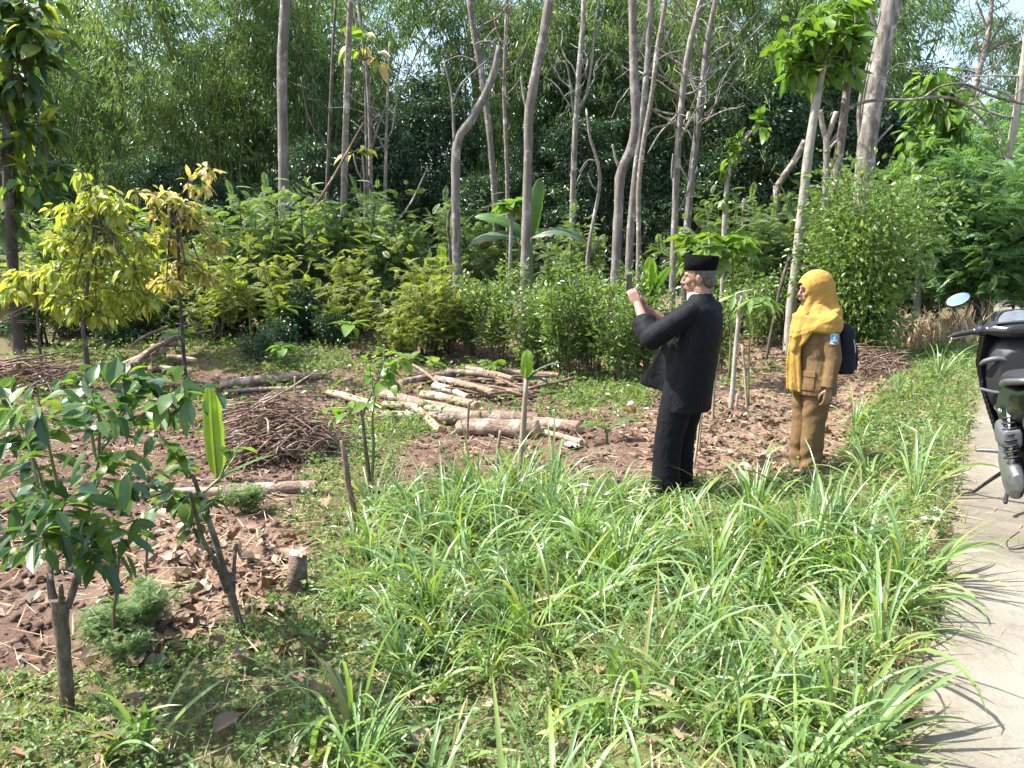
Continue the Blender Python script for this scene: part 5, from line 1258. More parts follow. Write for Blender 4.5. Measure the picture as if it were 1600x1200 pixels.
# fine short grass
x, y = sample(95000, -3.4, 9.0, 1.2, 18, 1.3)
zg, z2, zl, zr = zones(x, y)
sd_ = side(x, y)
ok = (zg | (z2 & (rng.uniform(size=len(x)) < 0.5)) | ((sd_ > -0.07) & (sd_ < 0.05))) & (sd_ > -0.07 + 0.05 * np.sin(x * 9 + y * 5))
x, y = x[ok], y[ok]; m = len(x)
fm = MB().put(blades(np.stack([x, y, g(x, y) - 0.005], -1), rng.uniform(0, 6.28, m), rng.uniform(0.5, 1.5, m), rng.uniform(0.2, 1.8, m), rng.uniform(0.05, 0.17, m) * np.where(y > 7, 1.4, 1), rng.uniform(0.003, 0.006, m) * np.where(y > 6, 1.6, 1), 3))
tag(fm.obj('fine_grass', M['fine_grass'], None, True), 'short fine grass growing through the weeds', 'grass', None, 'stuff')
# dry straw and fallen twigs
x, y = sample(22000, -4.8, 6.0, 1.2, 11, 1.3)
zg, z2, zl, zr = zones(x, y)
sd_ = side(x, y)
ok = (~zr & ((rng.uniform(size=len(x)) < np.where(zl, 0.9, np.where(zg, 0.55, 0.6))) | ((sd_ < 0.2) & (sd_ > -0.08)))) | ((sd_ < 0) & (sd_ > -0.4) & (rng.uniform(size=len(x)) < 0.22 * np.exp(sd_ * 5)))
x, y = x[ok], y[ok]; m = len(x)
sm = MB().put(blades(np.stack([x, y, np.where(side(x, y) < 0.03, np.maximum(g(x, y), 0.006), g(x, y)) + rng.uniform(0.004, 0.03, m) * np.where(side(x, y) < 0.03, 0.3, 1)], -1), rng.uniform(0, 6.28, m), rng.uniform(-0.1, 0.25, m) * np.where(side(x, y) < 0.03, 0.2, 1), rng.uniform(-0.2, 0.3, m), rng.uniform(0.06, 0.28, m) * np.where(side(x, y) < 0.0, 0.35, 1), rng.uniform(0.003, 0.008, m) * np.where(side(x, y) < 0.0, 0.6, 1), 3))
tag(sm.obj('straw', M['straw'], None, True), 'dry straw and thin twigs strewn over the earth', 'straw', None, 'stuff')
# fallen leaves: many small ones as litter
def curled(n, x, y, size, z0=0.0):
    a = rng.uniform(0, 6.28, n); D = np.stack([np.cos(a), np.sin(a), rng.normal(size=n) * 0.25], -1)
    P = np.stack([x, y, g(x, y) + rng.uniform(0.008, 0.05, n) + z0], -1)
    return leaves(P, D, rdir(n, 1.6), size, size * rng.uniform(0.4, 0.75, n), rng.choice([-0.25, 0.2, 0.4]), 0.05, 0.28, 0.7, 0.85)
x, y = sample(34000, -4.8, 7.5, 1.2, 15, 1.2)
zg, z2, zl, zr = zones(x, y)
pr = np.where(zl, 0.95, np.where(zg, 0.22, np.where(z2, 0.2, np.where(patchy(x, y, 1.7, 4.0, 0.1), 0.5, 0.14))))
ok = ~zr & (rng.uniform(size=len(x)) < pr); x, y = x[ok], y[ok]
mb = MB()
for part in range(4):
    s = slice(part, None, 4); n = len(x[s]); mb.put(curled(n, x[s], y[s], 0.022 + 0.085 * rng.uniform(0, 1, n) ** 2))
tag(mb.obj('leaf_litter', M['dry'], None, False), 'carpet of curled dry leaves on the bare earth', 'leaf litter', None, 'stuff')
# large fallen leaves one can pick out: pieces of the ground
DRYM = [one_leaf(L=1, W=w, droop=d, fold=f, nseg=5, wave=0.16, seed=60 + i, stalk=0.1, prof=([0, .15, .4, .7, 1], [.3, .85, 1, .7, .05])).mesh('dry_leaf', M['dry' if i % 3 else 'dry_brown']) for i, (w, d, f) in enumerate([(0.6, 0.1, 0.3), (0.7, -0.25, 0.2), (0.5, 0.3, 0.45), (0.65, -0.1, -0.3), (0.55, 0.2, 0.1), (0.75, 0.05, 0.35)])]
cnt = 0
for k in range(6000):
    px, py = rng.uniform(0, 1430), rng.uniform(600, 1195)
    L3 = inpoly(np.array([px]), np.array([py]), LITTER3)[0]; L1 = inpoly(np.array([px]), np.array([py]), LITTER)[0]
    w_ = 1.0 if (L1 or L3) else (0.16 if py > 1000 else 0.03)
    if rng.uniform() > w_: continue
    p = onground(px, py)
    o = link('dry_leaf', random.choice(DRYM), ground)
    orient(o, (p.x, p.y, p.z + rng.uniform(0.02, 0.06)), (math.cos(k), math.sin(k), rng.normal() * 0.3), (rng.normal() * 0.3, rng.normal() * 0.3, 1), rng.normal() * 0.4, rng.uniform(0.055, 0.125))
    cnt += 1
    if cnt >= 295: break
# clods of earth
x, y = sample(16000, -4.8, 3.0, 2.2, 10, 1.2)
zg, z2, zl, zr = zones(x, y); ok = ~zg & ~zr; x, y = x[ok], y[ok]; n = len(x)
oc = np.array([[1, 0, 0], [-1, 0, 0], [0, 1, 0], [0, -1, 0], [0, 0, 0.8], [0, 0, -0.8]], float)
of = np.array([[0, 2, 4], [2, 1, 4], [1, 3, 4], [3, 0, 4], [2, 0, 5], [1, 2, 5], [3, 1, 5], [0, 3, 5]])
r = 0.004 + 0.032 * rng.uniform(0, 1, n) ** 2.5
V = oc[None] * (1 + rng.normal(size=(n, 6, 1)) * 0.25) * r[:, None, None] + rng.normal(size=(n, 6, 3)) * 0.15 * r[:, None, None]
th = rng.uniform(0, 6.28, n); c, s_ = np.cos(th)[:, None], np.sin(th)[:, None]
V = np.stack([V[..., 0] * c - V[..., 1] * s_, V[..., 0] * s_ + V[..., 1] * c, V[..., 2]], -1) + np.stack([x, y, g(x, y) + r * 0.3], -1)[:, None]
T = (of[None] + (np.arange(n) * 6)[:, None, None]).reshape(-1, 3)
ME = plainmat('clod_earth', (0.125, 0.08, 0.062), 0.95, 0, 0.1, 0.45, 9.0, 0.5)
tag(MB().add(V.reshape(-1, 3), None, T).obj('earth_clods', ME, None, True), 'crumbly clods of reddish earth in the clearing', 'earth', None, 'stuff')
# low ground cover in the shade behind the logs
x, y = sample(60000, -7, 6.5, 7.6, 20); zg, z2, zl, zr = zones(x, y)
ok = ~zr & (side(x, y) > 0.3) & (rng.uniform(size=len(x)) < np.where(zl, 0.10, np.where(z2, 1.0, 0.5))) & patchy(x, y, 1.5, 2.2, -0.6); x, y = x[ok], y[ok]; n = len(x)
P = np.stack([x, y, g(x, y) + rng.uniform(0, 1, n) ** 2 * 0.2 * (0.6 + 0.5 * np.abs(wob(x, y, 2.5, 1.0)))], -1)
tag(MB().put(leaves(P, rdir(n, 0.1, 0.6), rdir(n, 1.2), rng.uniform(0.04, 0.085, n), rng.uniform(0.02, 0.045, n))).obj('ground_cover', M['shrub_leaf'], None, False), 'low leafy ground cover behind the wood piles', 'ground cover', None, 'stuff')
# dead brown grass stand by the road bend
p = onground(1465, 545)
n = 420; xx = p.x + rng.normal(size=n) * 0.55; yy = p.y + rng.normal(size=n) * 0.35
db = MB().put(blades(np.stack([xx, yy, g(xx, yy)], -1), rng.uniform(0, 6.28, n), rng.uniform(1.0, 1.55, n), rng.uniform(0.2, 2.2, n), rng.uniform(0.35, 0.85, n), rng.uniform(0.012, 0.03, n), 5))
tag(db.obj('dead_grass', M['straw'], None, True), 'stand of dead straw-brown grass beyond the verge, left of the mirror', 'grass', None, 'stuff')
# ------------------------------------------------------------------ people
def loft(rings, n=20, power=2.0):
    """closed solid from horizontal-ish rings: (x, y, z, rx, ry[, tilt])"""
    V = []; a = np.arange(n) * 2 * math.pi / n
    ca, sa = np.cos(a), np.sin(a)
    if power != 2.0: ca = np.sign(ca) * np.abs(ca) ** (2 / power); sa = np.sign(sa) * np.abs(sa) ** (2 / power)
    for r in rings:
        x, y, z, rx, ry = r[:5]; tl = r[5] if len(r) > 5 else 0.0
        V.append(np.stack([x + rx * ca, y + ry * sa, z + tl * rx * ca], -1))
    m = len(rings); V = np.concatenate(V)
    i, j = np.meshgrid(np.arange(m - 1), np.arange(n), indexing='ij'); k = (j + 1) % n
    Q = np.stack([i * n + j, i * n + k, (i + 1) * n + k, (i + 1) * n + j], -1).reshape(-1, 4)
    c0 = len(V); V = np.vstack([V, [rings[0][:3]], [rings[-1][:3]]]); jj = np.arange(n); kk = (jj + 1) % n
    T = np.vstack([np.stack([kk, jj, np.full(n, c0)], -1), np.stack([(m - 1) * n + jj, (m - 1) * n + kk, np.full(n, c0 + 1)], -1)])
    return V, Q, T
def limb(pts, rad, n=14, steps=5):
    """tapered limb with rounded ends"""
    P = smooth_path(pts, steps * (len(pts) - 1) + 1)
    d = np.r_[0, np.cumsum(np.linalg.norm(np.diff(np.asarray([tuple(p) for p in pts], float), axis=0), axis=1))]
    r = np.interp(np.linspace(0, d[-1], len(P)), d, rad)
    T0 = nrm(P[0] - P[1]); T1 = nrm(P[-1] - P[-2])
    P = np.vstack([P[0] + T0 * r[0] * 0.9, P[0] + T0 * r[0] * 0.6, P, P[-1] + T1 * r[-1] * 0.6, P[-1] + T1 * r[-1] * 0.9])
    r = np.r_[r[0] * 0.42, r[0] * 0.8, r, r[-1] * 0.8, r[-1] * 0.42]
    return tube(P, r, n)
def ell(c, r, rot=None, n=16, m=10):
    u = np.linspace(0, math.pi, m + 1)[1:-1]; rings = [(0, 0, -math.cos(t), math.sin(t), math.sin(t)) for t in u]
    V, Q, T = loft(rings, n); V[-2] = (0, 0, -1); V[-1] = (0, 0, 1)
    V = V * np.asarray(r)
    if rot is not None: V = V @ np.array(Euler(rot).to_matrix()).T
    return V + np.asarray(c), Q, T
def vox(prims, size, smooth=4, factor=0.5, wrinkle=None, transform=None):
    """melt closed solids into one continuous skin"""
    mb = MB()
    for p in prims: mb.put(p)
    me = mb.mesh('tmp'); o = bpy.data.objects.new('tmp', me); COL.objects.link(o)
    md = o.modifiers.new('r', 'REMESH'); md.mode = 'VOXEL'; md.voxel_size = size; md.use_smooth_shade = True
    if smooth:
        s = o.modifiers.new('s', 'SMOOTH'); s.factor = factor; s.iterations = smooth
    dg = bpy.context.evaluated_depsgraph_get(); ev = o.evaluated_get(dg)
    out = bpy.data.meshes.new_from_object(ev)
    bpy.data.objects.remove(o); bpy.data.meshes.remove(me)
    if wrinkle is not None:
        n = len(out.vertices); co = np.empty(n * 3, np.float32); nm = np.empty(n * 3, np.float32)
        out.vertices.foreach_get('co', co); out.vertices.foreach_get('normal', nm)
        co = co.reshape(-1, 3).astype(float); nm = nm.reshape(-1, 3)
        co = co + nm * wrinkle(co)[:, None]
        out.vertices.foreach_set('co', co.astype(np.float32).ravel()); out.update()
    return out
def part(name, me, mat, parent):
    me.materials.clear(); me.materials.append(mat)
    me.polygons.foreach_set('use_smooth', np.ones(len(me.polygons), bool))
    me.name = name
    return link(name, me, parent)
def cloth(name, col, rough=0.85, sheen=0.0, var=0.08, weave=900.0, col2=None):
    m, nt, out = nodemat(name)
    vec = coords(nt, 'Object'); f = noise(nt, vec, 6.0, 4); w = noise(nt, vec, weave, 2)
    c = ramp(nt, f, [(0.3, tuple(c * (1 - var) for c in col)), (0.7, col2 or tuple(c * (1 + var) for c in col))])
    p = nt.nodes.new('ShaderNodeBsdfPrincipled'); nt.links.new(c, p.inputs['Base Color']); p.inputs['Roughness'].default_value = rough
    p.inputs['Specular IOR Level'].default_value = 0.14
    if sheen: p.inputs['Sheen Weight'].default_value = sheen; p.inputs['Sheen Roughness'].default_value = 0.45
    fold = noise(nt, coords(nt, 'Object', (1, 1, 0.6)), 16, 3, 0.5, 0.8)
    nt.links.new(bump(nt, math_(nt, 'ADD', math_(nt, 'MULTIPLY', fold, 1.0), math_(nt, 'MULTIPLY', w, 0.04)), 0.42, 0.03), p.inputs['Normal'])
    nt.links.new(p.outputs[0], out.inputs[0]); return m
def skinmat(name, col):
    m, nt, out = nodemat(name)
    f = noise(nt, coords(nt, 'Object'), 35, 4)
    c = ramp(nt, f, [(0.3, tuple(c * 0.86 for c in col)), (0.7, tuple(c * 1.1 for c in col))])
    p = nt.nodes.new('ShaderNodeBsdfPrincipled'); nt.links.new(c, p.inputs['Base Color']); p.inputs['Roughness'].default_value = 0.48
    p.inputs['Subsurface Weight'].default_value = 0.12; p.inputs['Subsurface Radius'].default_value = (0.012, 0.005, 0.003)
    nt.links.new(bump(nt, f, 0.12, 0.004), p.inputs['Normal']); nt.links.new(p.outputs[0], out.inputs[0]); return m
M['skin_m'] = skinmat('tanned_skin', (0.31, 0.17, 0.115)); M['skin_w'] = skinmat('brown_skin', (0.33, 0.185, 0.125))
M['black_cloth'] = cloth('black_cotton', (0.0075, 0.008, 0.011), 0.7, 0.02)
M['velvet'] = cloth('black_velvet', (0.003, 0.003, 0.004), 0.95, 0.0)
M['khaki'] = cloth('khaki_uniform', (0.175, 0.110, 0.054), 0.85, 0.0)
M['hijab'] = cloth('yellow_scarf', (0.42, 0.245, 0.058), 0.85, 0.05)
M['nylon'] = cloth('black_nylon', (0.014, 0.015, 0.02), 0.6, 0.0)
M['hair'] = plainmat('greying_hair', (0.045, 0.04, 0.038), 0.6, 0, 0.4, 0.6, 120, 0.3, col2=(0.16, 0.15, 0.14))
M['rubber'] = plainmat('black_rubber', (0.02, 0.02, 0.02), 0.75)
M['eye'] = plainmat('dark_eye', (0.015, 0.01, 0.008), 0.15); M['lip'] = plainmat('lips', (0.27, 0.12, 0.10), 0.5); M['white'] = plainmat('white_cloth', (0.75, 0.75, 0.73), 0.8)
def rotz(V, a, c=(0, 0)):
    V = np.asarray(V, float).copy(); x, y = V[:, 0] - c[0], V[:, 1] - c[1]
    V[:, 0] = c[0] + x * math.cos(a) - y * math.sin(a); V[:, 1] = c[1] + x * math.sin(a) + y * math.cos(a); return V
def head_prims(c, s=1.0, yaw=0.0, tilt=0.0, ears=True, nose=1.0, female=False):
    """skull, jaw, nose, brow, lips, ears round c (middle of the head); faces +X"""
    P = [ell((-0.008, 0, 0.022), (0.098, 0.076, 0.095)), ell((0.028, 0, -0.04), (0.062, 0.058, 0.075)), ell((0.052, 0, -0.088), (0.032, 0.034, 0.026)),
         ell((0.070, 0, 0.03), (0.022, 0.052, 0.022)), limb([(0.088, 0, 0.018), (0.108 * (0.97 + 0.03 * nose), 0, -0.022)], [0.008, 0.0125]), ell((0.098, 0.011, -0.027), (0.012, 0.008, 0.008)), ell((0.098, -0.011, -0.027), (0.012, 0.008, 0.008)),
         ell((0.085, 0, -0.052), (0.016, 0.024, 0.008)), ell((0.083, 0, -0.064), (0.015, 0.022, 0.008)),
         ell((0.062, 0.038, -0.018), (0.024, 0.022, 0.026)), ell((0.062, -0.038, -0.018), (0.024, 0.022, 0.026))]
    if ears:
        for sg in (1, -1):
            P += [ell((-0.008, sg * 0.079, -0.008), (0.019, 0.009, 0.032), (0, 0.15, sg * 0.35)), ell((-0.004, sg * 0.077, -0.032), (0.010, 0.008, 0.012))]
    out = []
    Rm = np.array(Euler((0, tilt, yaw)).to_matrix())
    for V, Q, T in P: out.append(((V * s) @ Rm.T + np.asarray(c), Q, T))
    return out
def hand(wrist, d, palm_n, side=1, curl=0.5, s=1.0, thumb_in=0.4, spread=0.06):
    """palm and five bent fingers; d = pointing direction, palm_n = out of the palm, side=+1 when the thumb lies along d x palm_n"""
    w = np.asarray(wrist, float); d = np.asarray(d, float); d = d / np.linalg.norm(d)
    pn = np.asarray(palm_n, float); pn = pn - d * np.dot(pn, d); pn /= np.linalg.norm(pn)
    lat = np.cross(d, pn) * side                    # towards the thumb
    P = []
    for k, u in enumerate([0.027, 0.009, -0.009, -0.026]):
        P.append(limb([w + lat * u * 0.5 * s, w + d * 0.045 * s + lat * u * 0.9 * s, w + d * 0.088 * s + lat * u * s], [0.016 * s, 0.0145 * s, 0.0115 * s], 10, 3))
        L = [0.068, 0.076, 0.070, 0.055][k] * s
        q = w + d * 0.088 * s + lat * u * s; a = 0.15 + curl * 0.5; pts = [q]
        dd = d + lat * spread * (1.5 - k) * 0.6
        for seg, fr in enumerate((0.42, 0.32, 0.26)):
            v = dd * math.cos(a) + pn * math.sin(a); q = q + v * L * fr; pts.append(q); a += curl * (0.95 if seg == 0 else 0.75)
        P.append(limb(pts, [0.0098 * s, 0.0092 * s, 0.0085 * s, 0.0072 * s], 10, 3))
    t0 = w + d * 0.022 * s + lat * 0.020 * s
    t1 = t0 + (d * 0.55 + lat * 0.65 + pn * 0.35) * 0.040 * s; t2 = t1 + (d * 0.85 + lat * (0.35 - thumb_in) + pn * (0.25 + thumb_in)) * 0.032 * s; t3 = t2 + (d * 0.9 + lat * (0.1 - thumb_in) + pn * (0.2 + thumb_in)) * 0.026 * s
    P.append(limb([t0, t1, t2, t3], [0.015 * s, 0.012 * s, 0.0105 * s, 0.0085 * s], 10, 3))
    return P
def pipe(pts, rad, th=0.012, n=18):
    """hollow sleeve end: closed double wall"""
    V1, Q1, _ = tube(pts, rad, n, False); V2, Q2, _ = tube(pts, np.asarray(rad) - th, n, False)
    m = len(pts); k = len(V1); j = np.arange(n); jn = (j + 1) % n
    Q = np.vstack([Q1, Q2[:, ::-1] + k, np.stack([jn, j, j + k, jn + k], -1), np.stack([(m - 1) * n + j, (m - 1) * n + jn, (m - 1) * n + jn + k, (m - 1) * n + j + k], -1)])
    return np.vstack([V1, V2]), Q, None
def slab(pts_front, th, n=None):
    """thin cloth panel: rows of points (m, k, 3) thickened"""
    A = np.asarray(pts_front, float); m, k, _ = A.shape
    du = np.gradient(A, axis=0); dv = np.gradient(A, axis=1); nn = nrm(np.cross(du, dv))
    F = (A + nn * th / 2).reshape(-1, 3); B = (A - nn * th / 2).reshape(-1, 3)
    i, j = np.meshgrid(np.arange(m - 1), np.arange(k - 1), indexing='ij')
    q = np.stack([i * k + j, (i + 1) * k + j, (i + 1) * k + j + 1, i * k + j + 1], -1).reshape(-1, 4)
    o = m * k; edge = list(range(0, k)) + [r * k + k - 1 for r in range(1, m)] + [(m - 1) * k + c for c in range(k - 2, -1, -1)] + [r * k for r in range(m - 2, 0, -1)]
    e = np.array(edge); e2 = np.roll(e, -1)
    Q = np.vstack([q, q[:, ::-1] + o, np.stack([e, e2, e2 + o, e + o], -1)[:, ::-1]])
    return np.vstack([F, B]), Q, None
def ridge(p): return (1 - np.abs(np.sin(p))) ** 2
def wr(amp, dirs):
    def f(co):
        r = np.zeros(len(co))
        for (kx, ky, kz, ph, a) in dirs:
            q = co[:, 0] * kx + co[:, 1] * ky + co[:, 2] * kz + ph + 1.3 * np.sin(co[:, 2] * 9 + co[:, 1] * 7)
            msk = 0.35 + 0.65 * sst(np.sin(co[:, 2] * 7.3 + co[:, 0] * 9 + ky + ph * 3), -0.3, 0.8)
            r += a * msk * (0.4 * np.sin(q) + 1.1 * ridge(q * 0.5 + 0.6))
        return amp * r
    return f

# ---------------------------------------------------------------- the man in black, photographing
mb_ = onground(1052, 772); TH = R(180 - 38)
man = empty('person', mb_, TH, 'man in black tunic and black cap holding up a phone with both hands', 'person')
MS = 1.05; man.scale = (MS, MS, MS)
hc = (-0.125, 0.0, 1.485)
sL, eL, wL = (-0.15, 0.160, 1.285), (0.08, 0.250, 1.095), (0.275, 0.080, 1.30)
sR, eR, wR = (-0.15, -0.160, 1.285), (0.10, -0.205, 1.085), (0.29, -0.045, 1.275)
prims = head_prims(hc, 1.0, R(20), R(4))
prims += [limb([(-0.15, 0, 1.30), (-0.135, 0, 1.42)], [0.066, 0.060]), limb([(-0.12, 0, 0.9), (-0.145, 0, 1.20)], [0.10, 0.10]), limb([tuple(np.array(sL) * 0.88 + np.array(eL) * 0.12), (-0.14, 0, 1.24), tuple(np.array(sR) * 0.88 + np.array(eR) * 0.12)], [0.034, 0.06, 0.034])]
for s_, e_, w_ in ((sL, eL, wL), (sR, eR, wR)):
    prims += [limb([tuple(np.array(s_) * 0.88 + np.array(e_) * 0.12), e_], [0.034, 0.040]), limb([e_, tuple((np.array(e_) * 0.6 + np.array(w_) * 0.4)), w_], [0.042, 0.041, 0.027])]
for sg in (1, -1): prims += [limb([(-0.09, sg * 0.085, 0.86), (-0.01, sg * 0.10, 0.45), (-0.03, sg * 0.11, 0.07)], [0.08, 0.055, 0.04]), limb([(-0.05, sg * 0.11, 0.04), (0.14, sg * 0.12, 0.03)], [0.03, 0.028])]
prims += hand(wL, (0.52, -0.10, 0.85), (0.65, -0.72, -0.25), -1, 0.75, 1.0, 0.6)
prims += hand(wR, (0.46, 0.02, 0.88), (0.6, 0.75, -0.25), 1, 0.75, 1.0, 0.6)
part('body', vox(prims, 0.0048, 3, 0.4), M['skin_m'], man)
# hair below the cap
hp = []
for V, Q, T in [ell((-0.022, 0, 0.03), (0.090, 0.081, 0.092)), ell((-0.058, 0, -0.02), (0.052, 0.064, 0.055))]:
    hp.append((V @ np.array(Euler((0, R(4), R(20))).to_matrix()).T + np.asarray(hc), Q, T))
part('hair', vox(hp, 0.006, 2, 0.4, lambda co: 0.0018 * np.sin(co[:, 2] * 420 + 3 * np.sin(co[:, 0] * 160))), M['hair'], man)
# cap: flat-topped oval drum
cp = []
a_ = -0.06
for sc_, z0, z1 in ((1.0, 0.052, 0.148),):
    V, Q, T = loft([(0.0, 0, z0 - 0.002, 0.099, 0.082, -0.10), (0.0, 0, z0, 0.104, 0.086, -0.10), (-0.001, 0, z0 + 0.05, 0.106, 0.084, -0.08), (-0.002, 0, z1 - 0.004, 0.106, 0.077, -0.05), (-0.002, 0, z1, 0.102, 0.073, -0.05), (-0.002, 0, z1 - 0.004, 0.09, 0.06, -0.05)], 40)
    V = V @ np.array(Euler((0, R(-6), R(20))).to_matrix()).T + np.asarray(hc); cp.append((V, Q, T))
mbx = MB()
for p_ in cp: mbx.put(p_)
part('cap', mbx.mesh('cap'), M['velvet'], man)
# tunic
tun = [loft([(-0.085, 0, 0.61, 0.140, 0.195), (-0.09, 0, 0.70, 0.140, 0.192), (-0.11, 0, 0.85, 0.134, 0.184), (-0.135, 0, 1.0, 0.128, 0.178), (-0.155, 0, 1.13, 0.128, 0.178), (-0.16, 0, 1.23, 0.120, 0.184), (-0.155, 0, 1.29, 0.105, 0.178), (-0.15, 0, 1.33, 0.085, 0.135), (-0.148, 0, 1.362, 0.076, 0.088), (-0.145, 0, 1.385, 0.070, 0.073)], 30)]
for s_, e_, w_ in ((sL, eL, wL), (sR, eR, wR)):
    s_, e_, w_ = np.array(s_), np.array(e_), np.array(w_)
    tun.append(limb([s_ + np.array([0, 0, -0.01]), e_ + np.array([-0.01, 0, 0.005])], [0.072, 0.076], 18))
    c1 = e_ + (w_ - e_) * 0.12; c2 = e_ + (w_ - e_) * 0.50
    tun.append(limb([e_ + np.array([-0.012, 0, 0.004]), e_ + (w_ - e_) * 0.16], [0.076, 0.066], 18))
    tun.append(pipe([c1, (c1 + c2) / 2, c2 - (w_ - e_) * 0.04, c2], [0.074, 0.077, 0.080, 0.080], 0.012))
fl = []
for t in np.linspace(0, 1, 7):
    z = 1.16 - 0.46 * t; x0 = -0.02 + 0.03 * t; x1 = 0.03 + 0.235 * t ** 0.9
    fl.append([(x0 + (x1 - x0) * u, 0.05 - 0.03 * u + 0.015 * math.sin(5 * u + 3 * t), z + 0.05 * u * t) for u in np.linspace(0, 1, 6)])
tun.append(slab(fl, 0.016))
part('tunic', vox(tun, 0.0062, 5, 0.5, wr(0.0050, [(18, 9, 26, 0, 1), (-30, 22, 14, 1, 0.7), (9, 34, -20, 2, 0.6), (40, -10, 45, 0.5, 0.35)])), M['black_cloth'], man)
# white shirt showing at the throat
part('collar', vox([loft([(-0.135, 0, 1.335, 0.082, 0.075), (-0.125, 0, 1.392, 0.074, 0.066)], 20)], 0.008, 2), M['white'], man)
tro = []
for sg in (1, -1):
    tro.append(loft([(0.02, sg * 0.105, 0.025, 0.108, 0.086), (0.012, sg * 0.102, 0.12, 0.098, 0.082), (0.01, sg * 0.10, 0.30, 0.094, 0.084), (-0.005, sg * 0.095, 0.46, 0.098, 0.090), (-0.045, sg * 0.09, 0.66, 0.112, 0.100), (-0.08, sg * 0.08, 0.82, 0.118, 0.105), (-0.09, sg * 0.075, 0.92, 0.11, 0.095)], 22))
part('trousers', vox(tro, 0.0075, 4, 0.5, wr(0.005, [(14, 8, 30, 0, 1), (-20, 25, 16, 1.4, 0.8), (8, 8, 60, 2, 0.4)])), M['black_cloth'], man)
for sg in (1, -1):
    part('shoe', vox([loft([(0.035, sg * 0.117, 0.0, 0.135, 0.048), (0.035, sg * 0.117, 0.03, 0.135, 0.05), (0.015, sg * 0.117, 0.065, 0.10, 0.045), (-0.03, sg * 0.115, 0.10, 0.055, 0.042)], 20)], 0.008, 2), M['rubber'], man)
# stitching lines, pocket
def strip(parent, name, pts, w, mat, th=0.004):
    P = np.asarray(pts, float); return MB().put(tube(smooth_path(P, 10), w, 6)).obj(name, mat, parent)
# phone held in both hands
fM = Matrix.Rotation(TH, 3, 'Z')
pc = Vector(mb_) + fM @ (Vector((0.378, 0.018, 1.425)) * MS)
phone = empty('phone', pc, TH, 'black phone held upright in the raised hands of the man', 'phone')
V, Q, T = loft([(0, 0, -0.078, 0.0045, 0.036), (0, 0, -0.074, 0.0045, 0.038), (0, 0, 0.074, 0.0045, 0.038), (0, 0, 0.078, 0.0045, 0.036)], 24, 6)
MB().put((V, Q, T)).obj('case', plainmat('phone_case', (0.03, 0.03, 0.035), 0.35), phone)
MB().add([(-0.0052, -0.034, -0.07), (-0.0052, 0.034, -0.07), (-0.0052, 0.034, 0.07), (-0.0052, -0.034, 0.07)], [[0, 3, 2, 1]]).obj('screen', plainmat('phone_glass', (0.05, 0.06, 0.07), 0.08), phone, False)
MB().put(ell((0.0055, 0.02, 0.055), (0.002, 0.010, 0.016))).obj('camera_bump', M['rubber'], phone)

# ---------------------------------------------------------------- the woman in khaki with a yellow headscarf
wb_ = onground(1258, 737); TW = R(180 + 8)
wom = empty('person', wb_, TW, 'woman in khaki uniform and yellow headscarf standing with a backpack', 'person')
WS = 0.94; wom.scale = (WS, WS, 1.0)
hw = (0.045, 0, 1.375)
prims = head_prims(hw, 0.97, 0.0, R(2), False, 0.6, True)
lS, lE, lW = (-0.02, 0.165, 1.145), (-0.055, 0.215, 0.90), (-0.02, 0.225, 0.685)
rS, rE, rW = (-0.02, -0.165, 1.145), (-0.04, -0.215, 0.90), (0.0, -0.225, 0.685)
prims += [limb([(0.0, 0, 1.18), (0.02, 0, 1.31)], [0.06, 0.052]), limb([(-0.01, 0, 0.8), (-0.01, 0, 1.06)], [0.10, 0.10]), limb([tuple(np.array(lS) * 0.85 + np.array(lE) * 0.15), (-0.01, 0, 1.12), tuple(np.array(rS) * 0.85 + np.array(rE) * 0.15)], [0.032, 0.06, 0.032])]
for s_, e_, w_ in ((lS, lE, lW), (rS, rE, rW)): prims += [limb([tuple(np.array(s_) * 0.85 + np.array(e_) * 0.15), e_], [0.032, 0.036]), limb([e_, tuple(np.array(e_) * 0.65 + np.array(w_) * 0.35), w_], [0.037, 0.036, 0.0235])]
for sg in (1, -1): prims += [limb([(-0.02, sg * 0.08, 0.76), (0.0, sg * 0.08, 0.42), (-0.02, sg * 0.08, 0.06)], [0.075, 0.05, 0.036]), limb([(-0.04, sg * 0.08, 0.035), (0.13, sg * 0.09, 0.025)], [0.027, 0.024])]
prims += hand(lW, (0.06, -0.02, -1.0), (0.15, -1, 0), -1, 0.42, 0.93, 0.25)
prims += hand(rW, (0.06, 0.02, -1.0), (0.15, 1, 0), 1, 0.42, 0.93, 0.25)
part('body', vox(prims, 0.0046, 3, 0.4), M['skin_w'], wom)
for sg in (1, -1):
    MB().put(ell((hw[0] + 0.086, sg * 0.030, hw[2] + 0.004), (0.007, 0.013, 0.005))).obj('eye', M['eye'], wom)
    MB().put(limb([(hw[0] + 0.092, sg * 0.012, hw[2] + 0.022), (hw[0] + 0.090, sg * 0.030, hw[2] + 0.028), (hw[0] + 0.078, sg * 0.048, hw[2] + 0.022)], [0.003, 0.0034, 0.002], 6, 3)).obj('eyebrow', M['eye'], wom)
MB().put(ell((hw[0] + 0.097, 0, hw[2] - 0.052), (0.006, 0.019, 0.0045))).put(ell((hw[0] + 0.094, 0, hw[2] - 0.062), (0.006, 0.017, 0.005))).obj('lips', M['lip'], wom)
